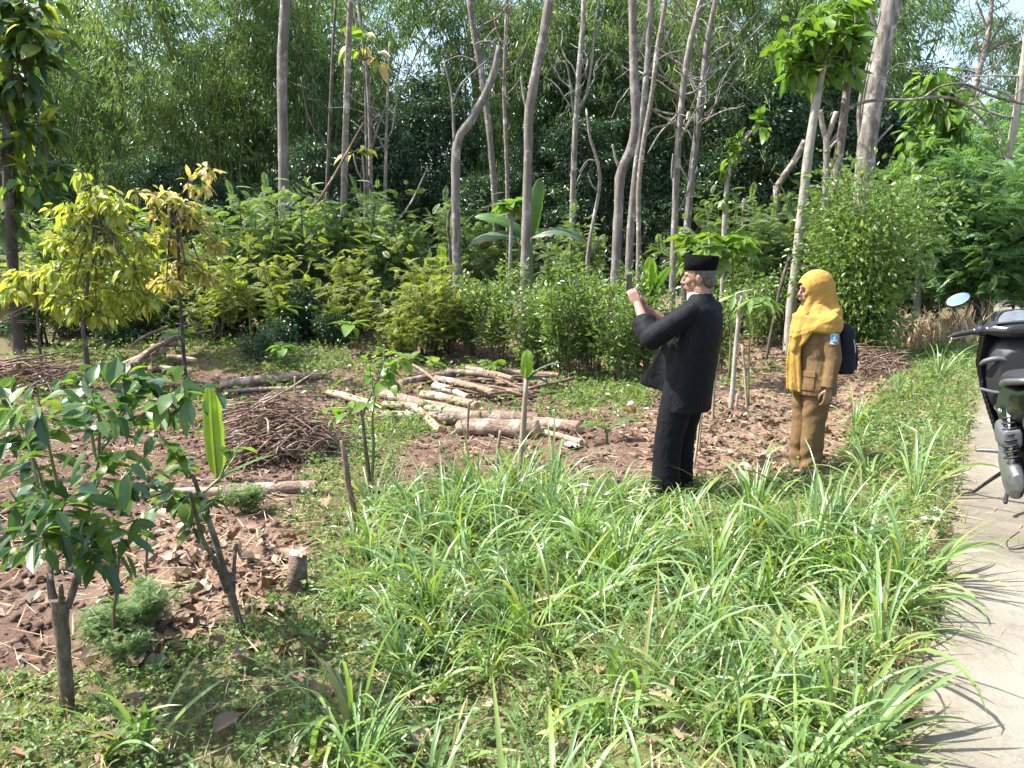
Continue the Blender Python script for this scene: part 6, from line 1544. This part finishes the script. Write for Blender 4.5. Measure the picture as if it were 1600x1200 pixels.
# headscarf
hj = [ell((0.012, 0, 1.402), (0.146, 0.108, 0.130), (0, 0.25, 0)), ell((-0.045, 0, 1.35), (0.105, 0.102, 0.13)), ell((-0.075, 0, 1.28), (0.090, 0.105, 0.14)), ell((0.05, 0, 1.33), (0.085, 0.09, 0.10)),
      loft([(0.0, 0, 1.36, 0.10, 0.098), (0.005, 0, 1.28, 0.105, 0.105), (-0.012, 0, 1.225, 0.135, 0.165), (-0.018, 0, 1.18, 0.155, 0.232), (-0.015, 0, 1.13, 0.158, 0.252), (-0.012, 0, 1.095, 0.155, 0.250), (-0.012, 0, 1.08, 0.14, 0.235)], 30)]
hj.append(ell((-0.095, 0, 1.20), (0.085, 0.165, 0.10)))
for sg in (1, -1): hj.append(ell((-0.02, sg * 0.158, 1.160), (0.092, 0.092, 0.076)))
# cape over the shoulder and the panel that comes to a point on the chest
def row(z, a0, a1, rx, ry, cx=0.0, k=9): return [(cx + rx * math.cos(a), ry * math.sin(a), z + 0.0 * a) for a in np.linspace(a0, a1, k)]
ch = []
for t in np.linspace(0, 1, 7):
    z = 1.20 - 0.30 * t; half = 1.35 * (1 - t) + 0.12
    ch.append(row(z, -half * 0.75, half, 0.155 + 0.012 * t, 0.19, 0.0))
hj.append(slab(ch, 0.022))
tl = []
for t in np.linspace(0, 1, 12):
    z = 1.25 - 0.60 * t; x = 0.115 + 0.105 * math.sin(min(t * 1.5, 1) * math.pi / 2) - 0.012 * t; w_ = 0.055 + 0.01 * math.sin(9 * t)
    tl.append([(x + 0.012 * math.cos(u * 9 + t * 2) - 0.075 * u * (0.35 + 0.65 * t), 0.03 + 0.015 * t + w_ * (u - 0.5) * 1.7, z - 0.015 * u) for u in np.linspace(0, 1, 6)])
hj.append(slab(tl, 0.020))
hj.append(limb([(0.085, 0.05, 1.31), (0.12, 0.06, 1.2), (0.165, 0.05, 1.06), (0.185, 0.045, 0.95)], [0.03, 0.035, 0.032, 0.025]))
def scarf_folds(co):
    ph = np.arctan2(co[:, 1], co[:, 0] - 0.02)
    drape = np.sin(ph * 8 + co[:, 2] * 14 + 0.8 * np.sin(co[:, 2] * 11)) * sst(1.36 - co[:, 2], 0.0, 0.16)
    tail = np.sin(co[:, 1] * 150 + co[:, 2] * 10) * sst(1.0 - co[:, 2], 0, 0.1)
    sweep = ridge(20 * (co[:, 2] + 0.75 * co[:, 0]) + 1.5 * np.sin(co[:, 2] * 13)) + 0.6 * ridge(31 * (co[:, 2] + 0.55 * co[:, 0]) + 1)
    body = sst(1.40 - co[:, 2], 0.0, 0.12) * (1 - sst(1.04 - co[:, 2], 0, 0.1))
    return 0.0015 * drape * (1 - sst(1.0 - co[:, 2], 0, 0.1)) + 0.0085 * sweep * body + 0.004 * tail + 0.006 * ridge(co[:, 1] * 75 + co[:, 2] * 6) * sst(1.0 - co[:, 2], 0, 0.1)
hm = vox(hj, 0.0062, 8, 0.5, scarf_folds)
bmh = bmesh.new(); bmh.from_mesh(hm)
fc = Vector((hw[0] + 0.085, 0, hw[2] - 0.022))
kill = []
for v in bmh.verts:
    dx = v.co - fc
    if v.co.x > hw[0] + 0.028 and (dx.y / 0.060) ** 2 + (dx.z / 0.080) ** 2 < 1.0: kill.append(v)
bmesh.ops.delete(bmh, geom=kill, context='VERTS'); bmh.to_mesh(hm); bmh.free()
hobj = part('headscarf', hm, M['hijab'], wom)
# jacket
jk = [loft([(-0.02, 0, 0.615, 0.168, 0.205), (-0.02, 0, 0.68, 0.165, 0.203), (-0.02, 0, 0.78, 0.150, 0.190), (-0.015, 0, 0.88, 0.134, 0.172), (-0.005, 0, 0.98, 0.138, 0.175), (-0.005, 0, 1.08, 0.140, 0.182), (-0.01, 0, 1.15, 0.118, 0.180), (-0.01, 0, 1.19, 0.09, 0.14), (-0.005, 0, 1.215, 0.075, 0.09)], 30)]
for s_, e_, w_ in ((lS, lE, lW), (rS, rE, rW)):
    s_, e_, w_ = np.array(s_), np.array(e_), np.array(w_)
    jk += [limb([s_, e_], [0.070, 0.058], 16), limb([e_, e_ + (w_ - e_) * 0.7], [0.058, 0.047], 16), pipe([e_ + (w_ - e_) * 0.6, e_ + (w_ - e_) * 0.8, e_ + (w_ - e_) * 0.99], [0.051, 0.051, 0.052], 0.011)]
part('jacket', vox(jk, 0.0062, 5, 0.5, wr(0.0048, [(22, 10, 30, 0, 1), (-26, 28, 22, 1, 0.7), (12, 12, 70, 2, 0.5)])), M['khaki'], wom)
tr2 = []
for sg in (1, -1):
    tr2.append(loft([(0.005, sg * 0.085, 0.03, 0.088, 0.075), (0.0, sg * 0.085, 0.12, 0.085, 0.075), (0.005, sg * 0.085, 0.26, 0.088, 0.078), (0.0, sg * 0.085, 0.40, 0.092, 0.083), (-0.01, sg * 0.085, 0.56, 0.105, 0.095), (-0.02, sg * 0.08, 0.70, 0.12, 0.10), (-0.02, sg * 0.075, 0.80, 0.115, 0.095)], 22))
part('trousers', vox(tr2, 0.007, 3, 0.5, lambda co: 0.006 * np.sin(co[:, 2] * 62 + co[:, 0] * 24 + 2 * np.sin(co[:, 1] * 22)) * sst(0.62 - co[:, 2], 0, 0.2) * (0.5 + 0.5 * np.sin(co[:, 2] * 11 + 1)) + 0.003 * np.sin(co[:, 0] * 40 + co[:, 2] * 20)), M['khaki'], wom)
for sg in (1, -1):
    part('shoe', vox([loft([(0.035, sg * 0.085, 0.0, 0.115, 0.042), (0.035, sg * 0.085, 0.025, 0.115, 0.043), (0.01, sg * 0.085, 0.055, 0.08, 0.038), (-0.03, sg * 0.085, 0.08, 0.045, 0.036)], 20)], 0.008, 2), M['rubber'], wom)
# pocket flap, pocket edge, hem line, button, badge (left side, towards the camera)
def surf(z, ang, grow=0.004):
    zz_ = [0.615, 0.68, 0.78, 0.88, 0.98, 1.08, 1.15]; rx = np.interp(z, zz_, [0.168, 0.165, 0.150, 0.134, 0.138, 0.140, 0.118]) + grow; ry = np.interp(z, zz_, [0.205, 0.203, 0.190, 0.172, 0.175, 0.182, 0.180]) + grow
    return (-0.018 + rx * math.cos(ang), ry * math.sin(ang), z)
part('pocket_flap', vox([slab([[surf(z, a, 0.006) for a in np.linspace(0.35, 1.05, 9)] for z in (0.80, 0.785, 0.77, 0.755)], 0.010)], 0.004, 2), M['khaki'], wom)
part('pocket', vox([slab([[surf(z, a, 0.002) for a in np.linspace(0.37, 1.03, 9)] for z in np.linspace(0.76, 0.655, 5)], 0.009)], 0.005, 2), M['khaki'], wom)
pt = np.array(lS) * 0.56 + np.array(lE) * 0.44
nn_ = np.array([0.12, 0.985, 0.12]); nn_ /= np.linalg.norm(nn_)
def badge(parent, name, outline, off, mat, scale, c):
    O = np.array(outline) * scale; tx = np.cross([0, 0, 1.0], nn_); tx /= np.linalg.norm(tx); ty = np.cross(nn_, tx)
    base = np.array(c) + nn_ * off
    V = [base + tx * a + ty * b - nn_ * 0.35 * (a * a) / 0.07 for a, b in O]; V2 = [v - nn_ * 0.006 for v in V]
    n = len(V); c0 = base; T = [[i, (i + 1) % n, 2 * n] for i in range(n)]; Qs = [[(i + 1) % n, i, n + i, n + (i + 1) % n] for i in range(n)]
    return MB().add(np.vstack([V, V2, [c0]]), Qs, T).obj(name, mat, parent, False)
shield = [(-0.5, 0.62), (-0.25, 0.68), (0, 0.72), (0.25, 0.68), (0.5, 0.62), (0.52, 0.1), (0.42, -0.32), (0.55, -0.42), (0.5, -0.6), (0.2, -0.66), (-0.2, -0.66), (-0.5, -0.6), (-0.55, -0.42), (-0.42, -0.32), (-0.52, 0.1)]
sh_in = [(-0.40, 0.52), (0, 0.60), (0.40, 0.52), (0.42, 0.1), (0.33, -0.30), (0, -0.44), (-0.33, -0.30), (-0.42, 0.1)]
mon = [(-0.05, 0.48), (0.05, 0.48), (0.10, -0.05), (0.26, -0.12), (0.26, -0.28), (-0.26, -0.28), (-0.26, -0.12), (-0.10, -0.05)]
pb = badge(wom, 'sleeve_patch', shield, 0.067, plainmat('patch_edge', (0.55, 0.58, 0.60), 0.8), 0.058, pt)
pb['label'] = 'blue and white shield badge on the sleeve'
badge(pb, 'shield_field', sh_in, 0.0695, plainmat('patch_blue', (0.06, 0.27, 0.52), 0.7), 0.058, pt)
badge(pb, 'tower_emblem', mon, 0.072, plainmat('patch_white', (0.72, 0.76, 0.76), 0.8), 0.058, pt)
badge(pb, 'star_stripe', [(-0.3, 0.05), (-0.16, 0.05), (-0.16, 0.32), (-0.3, 0.28)], 0.0715, plainmat('patch_pale', (0.4, 0.55, 0.62), 0.8), 0.058, pt)
# backpack
fW = Matrix.Rotation(TW, 3, 'Z')
bpos = Vector(wb_) + fW @ Vector((-0.145 * WS, 0.01, 0.77))
bag = empty('backpack', bpos, TW, 'black backpack on the back of the woman', 'backpack'); bag.scale = (WS, WS, 1.0)
part('main_body', vox([loft([(-0.075, 0, 0.0, 0.075, 0.135), (-0.078, 0, 0.03, 0.085, 0.145), (-0.075, 0, 0.2, 0.082, 0.145), (-0.068, 0, 0.32, 0.070, 0.135), (-0.055, 0, 0.37, 0.045, 0.11)], 28, 3.2)], 0.008, 4, 0.5, wr(0.003, [(20, 12, 30, 0, 1), (-30, 20, 14, 1, 0.7)])), M['nylon'], bag)
part('front_pocket', vox([loft([(-0.145, 0, 0.03, 0.035, 0.115), (-0.148, 0, 0.12, 0.038, 0.12), (-0.142, 0, 0.21, 0.028, 0.11)], 24, 3.2)], 0.008, 3, 0.5), M['nylon'], bag)
MB().put(limb([(-0.10, 0.142, 0.255), (-0.115, 0.143, 0.20), (-0.12, 0.143, 0.165)], [0.004, 0.0045, 0.004], 8, 3)).obj('zip_pull', plainmat('pale_print', (0.5, 0.52, 0.55), 0.5), bag)
for sg in (1, -1):
    MB().put(tube(smooth_path([(-0.02, sg * 0.10, 0.34), (0.04, sg * 0.115, 0.385), (0.08, sg * 0.125, 0.385), (0.11, sg * 0.13, 0.37), (0.13, sg * 0.13, 0.35)], 14), np.tile([[0.022, 0.006]], (14, 1)), 8)).obj('shoulder_strap', M['nylon'], bag)
    MB().put(tube(smooth_path([(-0.02, sg * 0.14, 0.03), (0.04, sg * 0.165, 0.06), (0.12, sg * 0.195, 0.14)], 8), np.tile([[0.010, 0.004]], (8, 1)), 6)).obj('lower_strap', M['nylon'], bag)
MB().put(tube(smooth_path([(-0.03, 0.035, 0.37), (-0.025, 0.02, 0.41), (-0.025, -0.02, 0.41), (-0.03, -0.035, 0.37)], 10), 0.006, 6)).obj('handle', M['nylon'], bag)
# ------------------------------------------------------------------ the scooter on the road
M['gloss'] = plainmat('black_gloss_paint', (0.012, 0.012, 0.014), 0.16, 0, 0.5, 0.05, 8, coat=0.6)
M['green_reflection'] = plainmat('black_paint_green_reflection', (0.012, 0.022, 0.014), 0.38, 0, 0.4, 0.05, 8)  # black panel; the green reflection of foliage is tinted into its base colour
M['matt'] = plainmat('matt_black_plastic', (0.022, 0.022, 0.024), 0.55, 0, 0.4, 0.15, 60, 0.1)
M['grey_plastic'] = plainmat('grey_plastic', (0.10, 0.105, 0.11), 0.5, 0, 0.4, 0.15, 40, 0.1)
M['alloy'] = plainmat('cast_alloy', (0.20, 0.205, 0.21), 0.42, 0.7, 0.5, 0.25, 30, 0.1)
M['chrome'] = plainmat('bright_metal', (0.62, 0.63, 0.64), 0.2, 1.0, 0.5, 0.05)
M['mirror'] = plainmat('mirror_glass', (0.88, 0.93, 0.98), 0.02, 1.0, 0.5, 0.0)
M['lcd'] = plainmat('dashboard_glass', (0.12, 0.13, 0.14), 0.06, 0, 0.6, 0.2, 30, coat=0.8)
PHI = R(62)
def sc_world(px, py, Y, local):
    p = at(px, py, Y); Rm = Matrix.Rotation(PHI, 3, 'Z') @ Matrix.Rotation(-R(7), 3, 'X'); q = Rm @ Vector(local)
    return Vector((p.x - q.x, p.y - q.y, 0.008))
so = sc_world(1590, 520, 4.95, (0.42, 0, 1.0))
scoo = empty('scooter', so, 0, 'black scooter with green reflection tinted into its side, parked on the road, cut by the right edge', 'scooter')
scoo.rotation_euler = (Matrix.Rotation(PHI, 3, 'Z') @ Matrix.Rotation(-R(7), 3, 'X')).to_euler()
def spart(name, prims, mat, parent=None, voxel=None, sm=3, smooth=True):
    if voxel: return part(name, vox(prims, voxel, sm, 0.5), M[mat], parent or scoo)
    mb = MB()
    for p_ in prims: mb.put(p_)
    return mb.obj(name, M[mat], parent or scoo, smooth)
def xloft(sections, n=20, power=2.6):
    """sections along x: (x, y, z, ry, rz)"""
    V, Q, T = loft([(s[2], s[1], s[0], s[4], s[3]) for s in sections], n, power)
    return V[:, [2, 1, 0]], Q[:, ::-1], T[:, ::-1]
def wheel(x, name):
    a = np.linspace(0, 2 * math.pi, 33)[:-1]; prof = [(0.275, 0.0), (0.265, 0.032), (0.245, 0.048), (0.215, 0.045), (0.20, 0.03), (0.20, -0.03), (0.215, -0.045), (0.245, -0.048), (0.265, -0.032)]
    V = np.array([[(r * math.cos(t), w, r * math.sin(t)) for r, w in prof] for t in a]); m, n, _ = V.shape
    i, j = np.meshgrid(np.arange(m), np.arange(n), indexing='ij'); i2 = (i + 1) % m; j2 = (j + 1) % n
    Q = np.stack([i * n + j, i * n + j2, i2 * n + j2, i2 * n + j], -1).reshape(-1, 4)
    w_ = link(name, None, scoo, (x, 0, 0.275)); w_.empty_display_size = 0.05
    MB().add(V.reshape(-1, 3), Q).obj('tyre', M['rubber'], w_)
    mb = MB().put(tube([(0, -0.05, 0), (0, 0.05, 0)], 0.05, 16))
    for k in range(5):
        t = k * 2 * math.pi / 5; mb.put(tube([(0.03 * math.cos(t), 0, 0.03 * math.sin(t)), (0.205 * math.cos(t), 0, 0.205 * math.sin(t))], [0.022, 0.014], 8))
    ring = [(0.205 * math.cos(t), 0, 0.205 * math.sin(t)) for t in np.linspace(0, 2 * math.pi, 33)]
    mb.put(tube(ring, 0.016, 8, False)); mb.obj('rim', M['matt'], w_)
wheel(-0.62, 'rear_wheel'); wheel(0.66, 'front_wheel')
spart('fork', [tube([(0.63, 0.07, 0.27), (0.50, 0.07, 0.72)], 0.02, 10), tube([(0.63, -0.07, 0.27), (0.50, -0.07, 0.72)], 0.02, 10)], 'matt')
spart('front_fender', [xloft([(0.42, 0, 0.50, 0.05, 0.03), (0.50, 0, 0.56, 0.075, 0.05), (0.64, 0, 0.575, 0.08, 0.035), (0.80, 0, 0.53, 0.07, 0.03), (0.90, 0, 0.44, 0.05, 0.02)])], 'gloss', None, 0.012)
# leg shield with its inner lip and pockets
ap = []
for t in np.linspace(0, 1, 9):
    z = 0.97 - 0.70 * t; hw_ = np.interp(t, [0, .25, .5, .8, 1], [0.20, 0.235, 0.215, 0.165, 0.13]); cx = 0.40 + 0.02 * math.sin(t * 3) + 0.06 * (t - 0.5) ** 2
    ap.append([(cx + 0.12 * (1 - (u * u)) - 0.02, hw_ * u, z) for u in np.linspace(-1, 1, 15)])
spart('leg_shield', [slab(ap, 0.028)], 'gloss', None, 0.008)
spart('front_cowl', [xloft([(0.44, 0, 0.70, 0.19, 0.24), (0.54, 0, 0.72, 0.17, 0.23), (0.64, 0, 0.74, 0.12, 0.18), (0.70, 0, 0.74, 0.05, 0.10)])], 'gloss', None, 0.012)
spart('inner_panel', [xloft([(0.33, 0, 0.66, 0.12, 0.20), (0.40, 0, 0.68, 0.19, 0.26), (0.46, 0, 0.70, 0.19, 0.26)])], 'matt', None, 0.010)
spart('pocket_lip', [limb([(0.345, 0.06, 0.80), (0.335, 0.13, 0.815), (0.35, 0.19, 0.80), (0.375, 0.21, 0.78)], [0.012, 0.016, 0.016, 0.012])], 'grey_plastic')
spart('shield_trim', [limb([(0.36, 0.215, 0.62), (0.345, 0.15, 0.60), (0.34, 0.07, 0.59)], [0.010, 0.012, 0.010]), limb([(0.34, 0.07, 0.59), (0.31, 0.04, 0.66)], [0.012, 0.010])], 'grey_plastic')
# handlebar
spart('handlebar_cover', [xloft([(0.30, 0, 0.985, 0.08, 0.03), (0.35, 0, 0.99, 0.17, 0.055), (0.42, 0, 1.0, 0.20, 0.065), (0.50, 0, 0.985, 0.16, 0.06), (0.56, 0, 0.96, 0.08, 0.04)], 24, 2.2), limb([(0.40, 0.15, 0.995), (0.38, 0.235, 0.99)], [0.042, 0.028])], 'gloss', None, 0.009)
db_ = spart('dashboard', [slab([[(0.335 + 0.13 * v, 0.115 * u * (1 - 0.35 * v * v), 1.035 + 0.055 * v + 0.008 * (1 - u * u)) for u in np.linspace(-1, 1, 11)] for v in np.linspace(0, 1, 6)], 0.014)], 'lcd', None, 0.006, 2)
spart('dashboard_rim', [limb([(0.335, 0.118, 1.035), (0.40, 0.115, 1.065), (0.468, 0.075, 1.098), (0.475, 0, 1.102), (0.468, -0.075, 1.098), (0.40, -0.115, 1.065), (0.335, -0.118, 1.035), (0.332, 0, 1.038), (0.335, 0.118, 1.035)], [0.009] * 9, 8, 4)], 'matt', db_)
spart('dashboard_display', [slab([[(0.352 + 0.04 * v, 0.05 * u, 1.053 + 0.018 * v) for u in np.linspace(-1, 1, 5)] for v in np.linspace(0, 1, 3)], 0.004)], 'grey_plastic', db_)
for sg in (1, -1):
    spart('grip', [limb([(0.385, sg * 0.22, 0.995), (0.335, sg * 0.355, 0.98)], [0.018, 0.0175], 12)], 'rubber')
    spart('brake_lever', [limb([(0.43, sg * 0.215, 0.985), (0.425, sg * 0.27, 0.97), (0.375, sg * 0.37, 0.955)], [0.008, 0.007, 0.006], 8)], 'chrome')
    spart('switch_box', [ell((0.39, sg * 0.205, 1.0), (0.035, 0.03, 0.028))], 'matt')
    mst = spart('mirror_stem', [limb([(0.415, sg * 0.195, 1.01), (0.415, sg * 0.197, 1.05)], [0.014, 0.010], 10), limb([(0.415, sg * 0.197, 1.05), (0.41, sg * 0.206, 1.13), (0.40, sg * 0.235, 1.165), (0.39, sg * 0.27, 1.18)], [0.006, 0.006, 0.006, 0.006], 8, 4)], 'matt')
    V, Q, T = ell((0, 0, 0), (0.016, 0.078, 0.043), (sg * -0.36, 0, 0), 24, 12)
    c_ = np.array([0.385, sg * 0.325, 1.200])
    Rm = np.array(Euler((0, 0.30, sg * 0.10)).to_matrix())
    MB().add(V @ Rm.T + c_, Q, T).obj('mirror_shell', M['matt'], mst)
    V2, Q2, T2 = ell((-0.0135, 0, 0), (0.0045, 0.070, 0.036), (sg * -0.36, 0, 0), 24, 12)
    MB().add(V2 @ Rm.T + c_, Q2, T2).obj('mirror_glass', M['mirror'], mst)
# body
spart('floorboard', [xloft([(-0.02, 0, 0.30, 0.13, 0.05), (0.10, 0, 0.29, 0.15, 0.04), (0.38, 0, 0.30, 0.14, 0.05)])], 'matt', None, 0.012)
spart('centre_tunnel', [xloft([(-0.10, 0, 0.46, 0.10, 0.18), (0.10, 0, 0.46, 0.085, 0.16), (0.36, 0, 0.50, 0.08, 0.16)])], 'gloss', None, 0.012)
spart('side_panel', [xloft([(-0.92, 0, 0.80, 0.03, 0.02), (-0.80, 0, 0.735, 0.10, 0.07), (-0.60, 0, 0.675, 0.135, 0.105), (-0.40, 0, 0.64, 0.155, 0.14), (-0.20, 0, 0.605, 0.165, 0.165), (-0.05, 0, 0.57, 0.15, 0.16), (0.04, 0, 0.53, 0.10, 0.12)], 28, 2.4)], 'green_reflection', None, 0.010)
spart('seat', [xloft([(-0.86, 0, 0.855, 0.07, 0.018), (-0.70, 0, 0.835, 0.12, 0.035), (-0.45, 0, 0.80, 0.14, 0.05), (-0.30, 0, 0.775, 0.15, 0.05), (-0.12, 0, 0.765, 0.13, 0.045), (0.03, 0, 0.745, 0.06, 0.03)], 28, 2.6)], 'matt', None, 0.010)
spart('grab_rail', [limb([(-0.62, 0.155, 0.80), (-0.80, 0.15, 0.84), (-0.93, 0.08, 0.86), (-0.95, 0, 0.865), (-0.93, -0.08, 0.86), (-0.80, -0.15, 0.84), (-0.62, -0.155, 0.80)], [0.016] * 7, 10, 4)], 'alloy')
spart('tail_lamp', [xloft([(-0.98, 0, 0.77, 0.06, 0.02), (-0.90, 0, 0.765, 0.09, 0.04)])], 'lip' if False else 'matt', None, 0.01)
spart('rear_fender', [xloft([(-1.02, 0, 0.45, 0.06, 0.02), (-0.92, 0, 0.58, 0.075, 0.05), (-0.75, 0, 0.62, 0.085, 0.05)])], 'matt', None, 0.01)
spart('air_box', [xloft([(-0.62, 0.115, 0.50, 0.045, 0.05), (-0.56, 0.125, 0.505, 0.055, 0.065), (-0.40, 0.13, 0.50, 0.06, 0.075), (-0.32, 0.12, 0.48, 0.05, 0.06), (-0.26, 0.11, 0.45, 0.03, 0.03)], 16, 3.5)], 'grey_plastic', None, 0.008)
for k in range(3): spart('air_box_rib', [limb([(-0.34 + 0.0 * k, 0.178 - 0.004 * k, 0.455 - 0.014 * k), (-0.27, 0.145, 0.44 - 0.014 * k)], [0.003, 0.003], 6)], 'alloy')
spart('engine_cover', [xloft([(-0.72, 0.105, 0.29, 0.03, 0.05), (-0.66, 0.115, 0.28, 0.045, 0.095), (-0.55, 0.12, 0.285, 0.05, 0.105), (-0.40, 0.12, 0.30, 0.05, 0.085), (-0.26, 0.12, 0.315, 0.05, 0.10), (-0.16, 0.115, 0.32, 0.045, 0.08), (-0.12, 0.11, 0.32, 0.025, 0.04)], 22, 2.4)], 'alloy', None, 0.008)
spart('engine_block', [xloft([(-0.50, 0, 0.33, 0.10, 0.10), (-0.30, 0, 0.34, 0.11, 0.11), (-0.08, 0, 0.33, 0.08, 0.08)])], 'matt', None, 0.014)
spart('muffler', [xloft([(-0.95, -0.16, 0.36, 0.05, 0.06), (-0.60, -0.16, 0.32, 0.065, 0.075), (-0.35, -0.15, 0.28, 0.05, 0.05), (-0.2, -0.12, 0.22, 0.025, 0.025)])], 'matt', None, 0.012)
sh_ = spart('shock_absorber', [tube([(-0.64, 0.125, 0.33), (-0.55, 0.125, 0.66)], 0.016, 10)], 'chrome')
sp_ = [(-0.625 + 0.075 * t, 0.125, 0.385) for t in (0,)]
ts = np.linspace(0, 1, 120); hel = np.stack([-0.622 + 0.065 * ts + 0.034 * np.cos(ts * 2 * math.pi * 8), 0.125 + 0.034 * np.sin(ts * 2 * math.pi * 8), 0.395 + 0.235 * ts], -1)
spart('spring', [tube(hel, 0.006, 6)], 'matt', sh_)
spart('side_rail', [limb([(-0.52, 0.165, 0.64), (-0.36, 0.172, 0.632)], [0.015, 0.015], 10)], 'chrome')
spart('foot_peg', [limb([(-0.16, 0.13, 0.33), (-0.15, 0.22, 0.335), (-0.145, 0.27, 0.335)], [0.013, 0.012, 0.010], 10)], 'alloy')
# side stand: its foot rests on the road (stood in the leaned frame)
inv = (Matrix.Rotation(PHI, 3, 'Z') @ Matrix.Rotation(-R(7), 3, 'X')).inverted()
foot = inv @ Vector((Matrix.Rotation(PHI, 3, 'Z') @ Vector((-0.02, 0.30, 0.0)))); foot.z += 0.006
f_ = np.array(foot)
spart('side_stand', [limb([(-0.16, 0.10, 0.24), tuple(f_ * 0.45 + np.array([-0.13, 0.12, 0.22]) * 0.55), tuple(f_ + np.array([0.0, -0.01, 0.005]))], [0.013, 0.011, 0.009], 8), limb([tuple(f_ + np.array([0.0, -0.01, 0.006])), tuple(f_ + np.array([0.06, 0.03, 0.002])), tuple(f_ + np.array([0.05, 0.085, -0.004])), tuple(f_ + np.array([-0.03, 0.07, -0.003])), tuple(f_ + np.array([-0.02, 0.0, 0.005]))], [0.005] * 5, 6, 4)], 'matt')
spart('wheel_stand', [limb([(-0.22, 0.09, 0.22), (-0.36, 0.14, 0.12), (-0.42, 0.15, 0.10)], [0.014, 0.012, 0.012], 8)], 'matt')
spart('brake_cable', [tube(smooth_path([(0.44, 0.20, 0.985), (0.50, 0.14, 1.0), (0.50, 0.06, 0.94), (0.46, 0.03, 0.86)], 16), 0.004, 6), tube(smooth_path([(0.42, 0.21, 0.98), (0.47, 0.17, 0.93), (0.46, 0.10, 0.88)], 12), 0.0035, 6)], 'rubber')
# a second stand foot of a vehicle beyond the frame
b = onground(1592, 876); b.z = 0.012
ks = empty('kickstand', b, 0, 'thin bent wire foot of a stand on the road at the right edge', 'kickstand')
part('wire_foot', vox([limb([(0.30, 0.06, 0.28), (0.10, 0.02, 0.09), (0.02, 0.0, 0.012)], [0.012, 0.010, 0.008], 8), limb([(0.03, 0, 0.01), (-0.04, -0.01, 0.004), (-0.052, 0.02, 0.006), (-0.02, 0.07, 0.02), (0.06, 0.11, 0.05)], [0.006, 0.005, 0.004, 0.004, 0.004], 6, 5)], 0.0035, 1), M['matt'], ks)

# ------------------------------------------------------------------ litter people left
def scrap(name, label, px, py, size, mat, seed, cat='litter', lift=0.02, group=None, tall=0.3):
    p = onground(px, py); r = np.random.default_rng(seed); k = 7
    u, v = np.meshgrid(np.linspace(-1, 1, k), np.linspace(-0.6, 0.6, k), indexing='ij')
    z = tall * size * r.uniform(0, 1, (k, k)); j = r.normal(size=(k, k, 2)) * 0.07
    A = np.stack([(u + j[..., 0]) * size, (v + j[..., 1]) * size, z], -1)
    o = MB().put(slab(A, 0.004)).obj(name, mat, None, False, (p.x, p.y, p.z + lift))
    o.rotation_euler = (0.1, 0.15, r.uniform(0, 6)); tag(o, label, cat, group); return o
M['paper'] = plainmat('pale_paper', (0.62, 0.60, 0.55), 0.8, 0, 0.3, 0.2, 30); M['plastic'] = plainmat('white_plastic_bag', (0.66, 0.68, 0.70), 0.35); M['redbag'] = plainmat('red_plastic', (0.55, 0.035, 0.05), 0.4)
gs = 'scraps of litter on the ground'
scrap('paper_scrap', 'white crumpled scrap among the weeds left of the central grass', 556, 936, 0.05, M['paper'], 1, group=gs)
scrap('paper_scrap', 'whitish scrap below the first one, by the drooping grass clump', 573, 1016, 0.045, M['paper'], 2, group=gs)
scrap('paper_scrap', 'pale bark-like scrap lying right of the logs', 893, 700, 0.10, M['paper'], 3, group=gs)
scrap('plastic_scrap', 'white folded scrap at the edge of the road', 1452, 818, 0.05, M['plastic'], 4, group=gs)
scrap('plastic_scrap', 'clear bluish plastic scrap at the road edge, just above the white one', 1464, 803, 0.035, M['plastic'], 5, group=gs)
scrap('plastic_bag', 'pale crumpled plastic left of the stacked poles, behind the glossy shrub', 60, 590, 0.12, M['plastic'], 6, group=gs, tall=0.8)
p = onground(988, 645)
rb = empty('drink_pouch', p, 0, 'red and clear plastic pouch lying at the hedge foot, left of the man', 'litter')
part('red_base', vox([ell((0, 0, 0.045), (0.045, 0.035, 0.05))], 0.008, 1, 0.5, wr(0.006, [(60, 40, 50, 0, 1)])), M['redbag'], rb)
part('clear_top', vox([ell((-0.015, 0.01, 0.10), (0.04, 0.03, 0.035))], 0.008, 1, 0.5, wr(0.006, [(70, 50, 40, 0, 1)])), M['plastic'], rb)
# yellowish withered plant at the bottom
b = onground(872, 1165); e = empty('withered_plant', b, 0, 'pale yellow withered leafy plant at the bottom centre', 'plant')
for k in range(12):
    hang(e, 'cocoa', np.array([rng.normal() * 0.01, rng.normal() * 0.01, 0.02 + 0.008 * k]), (math.cos(2.4 * k), math.sin(2.4 * k), 0.5), 0.05)
MB().put(tube([(0, 0, -0.02), (0, 0, 0.12)], 0.004, 5)).obj('stem', M['green_stem'], e)
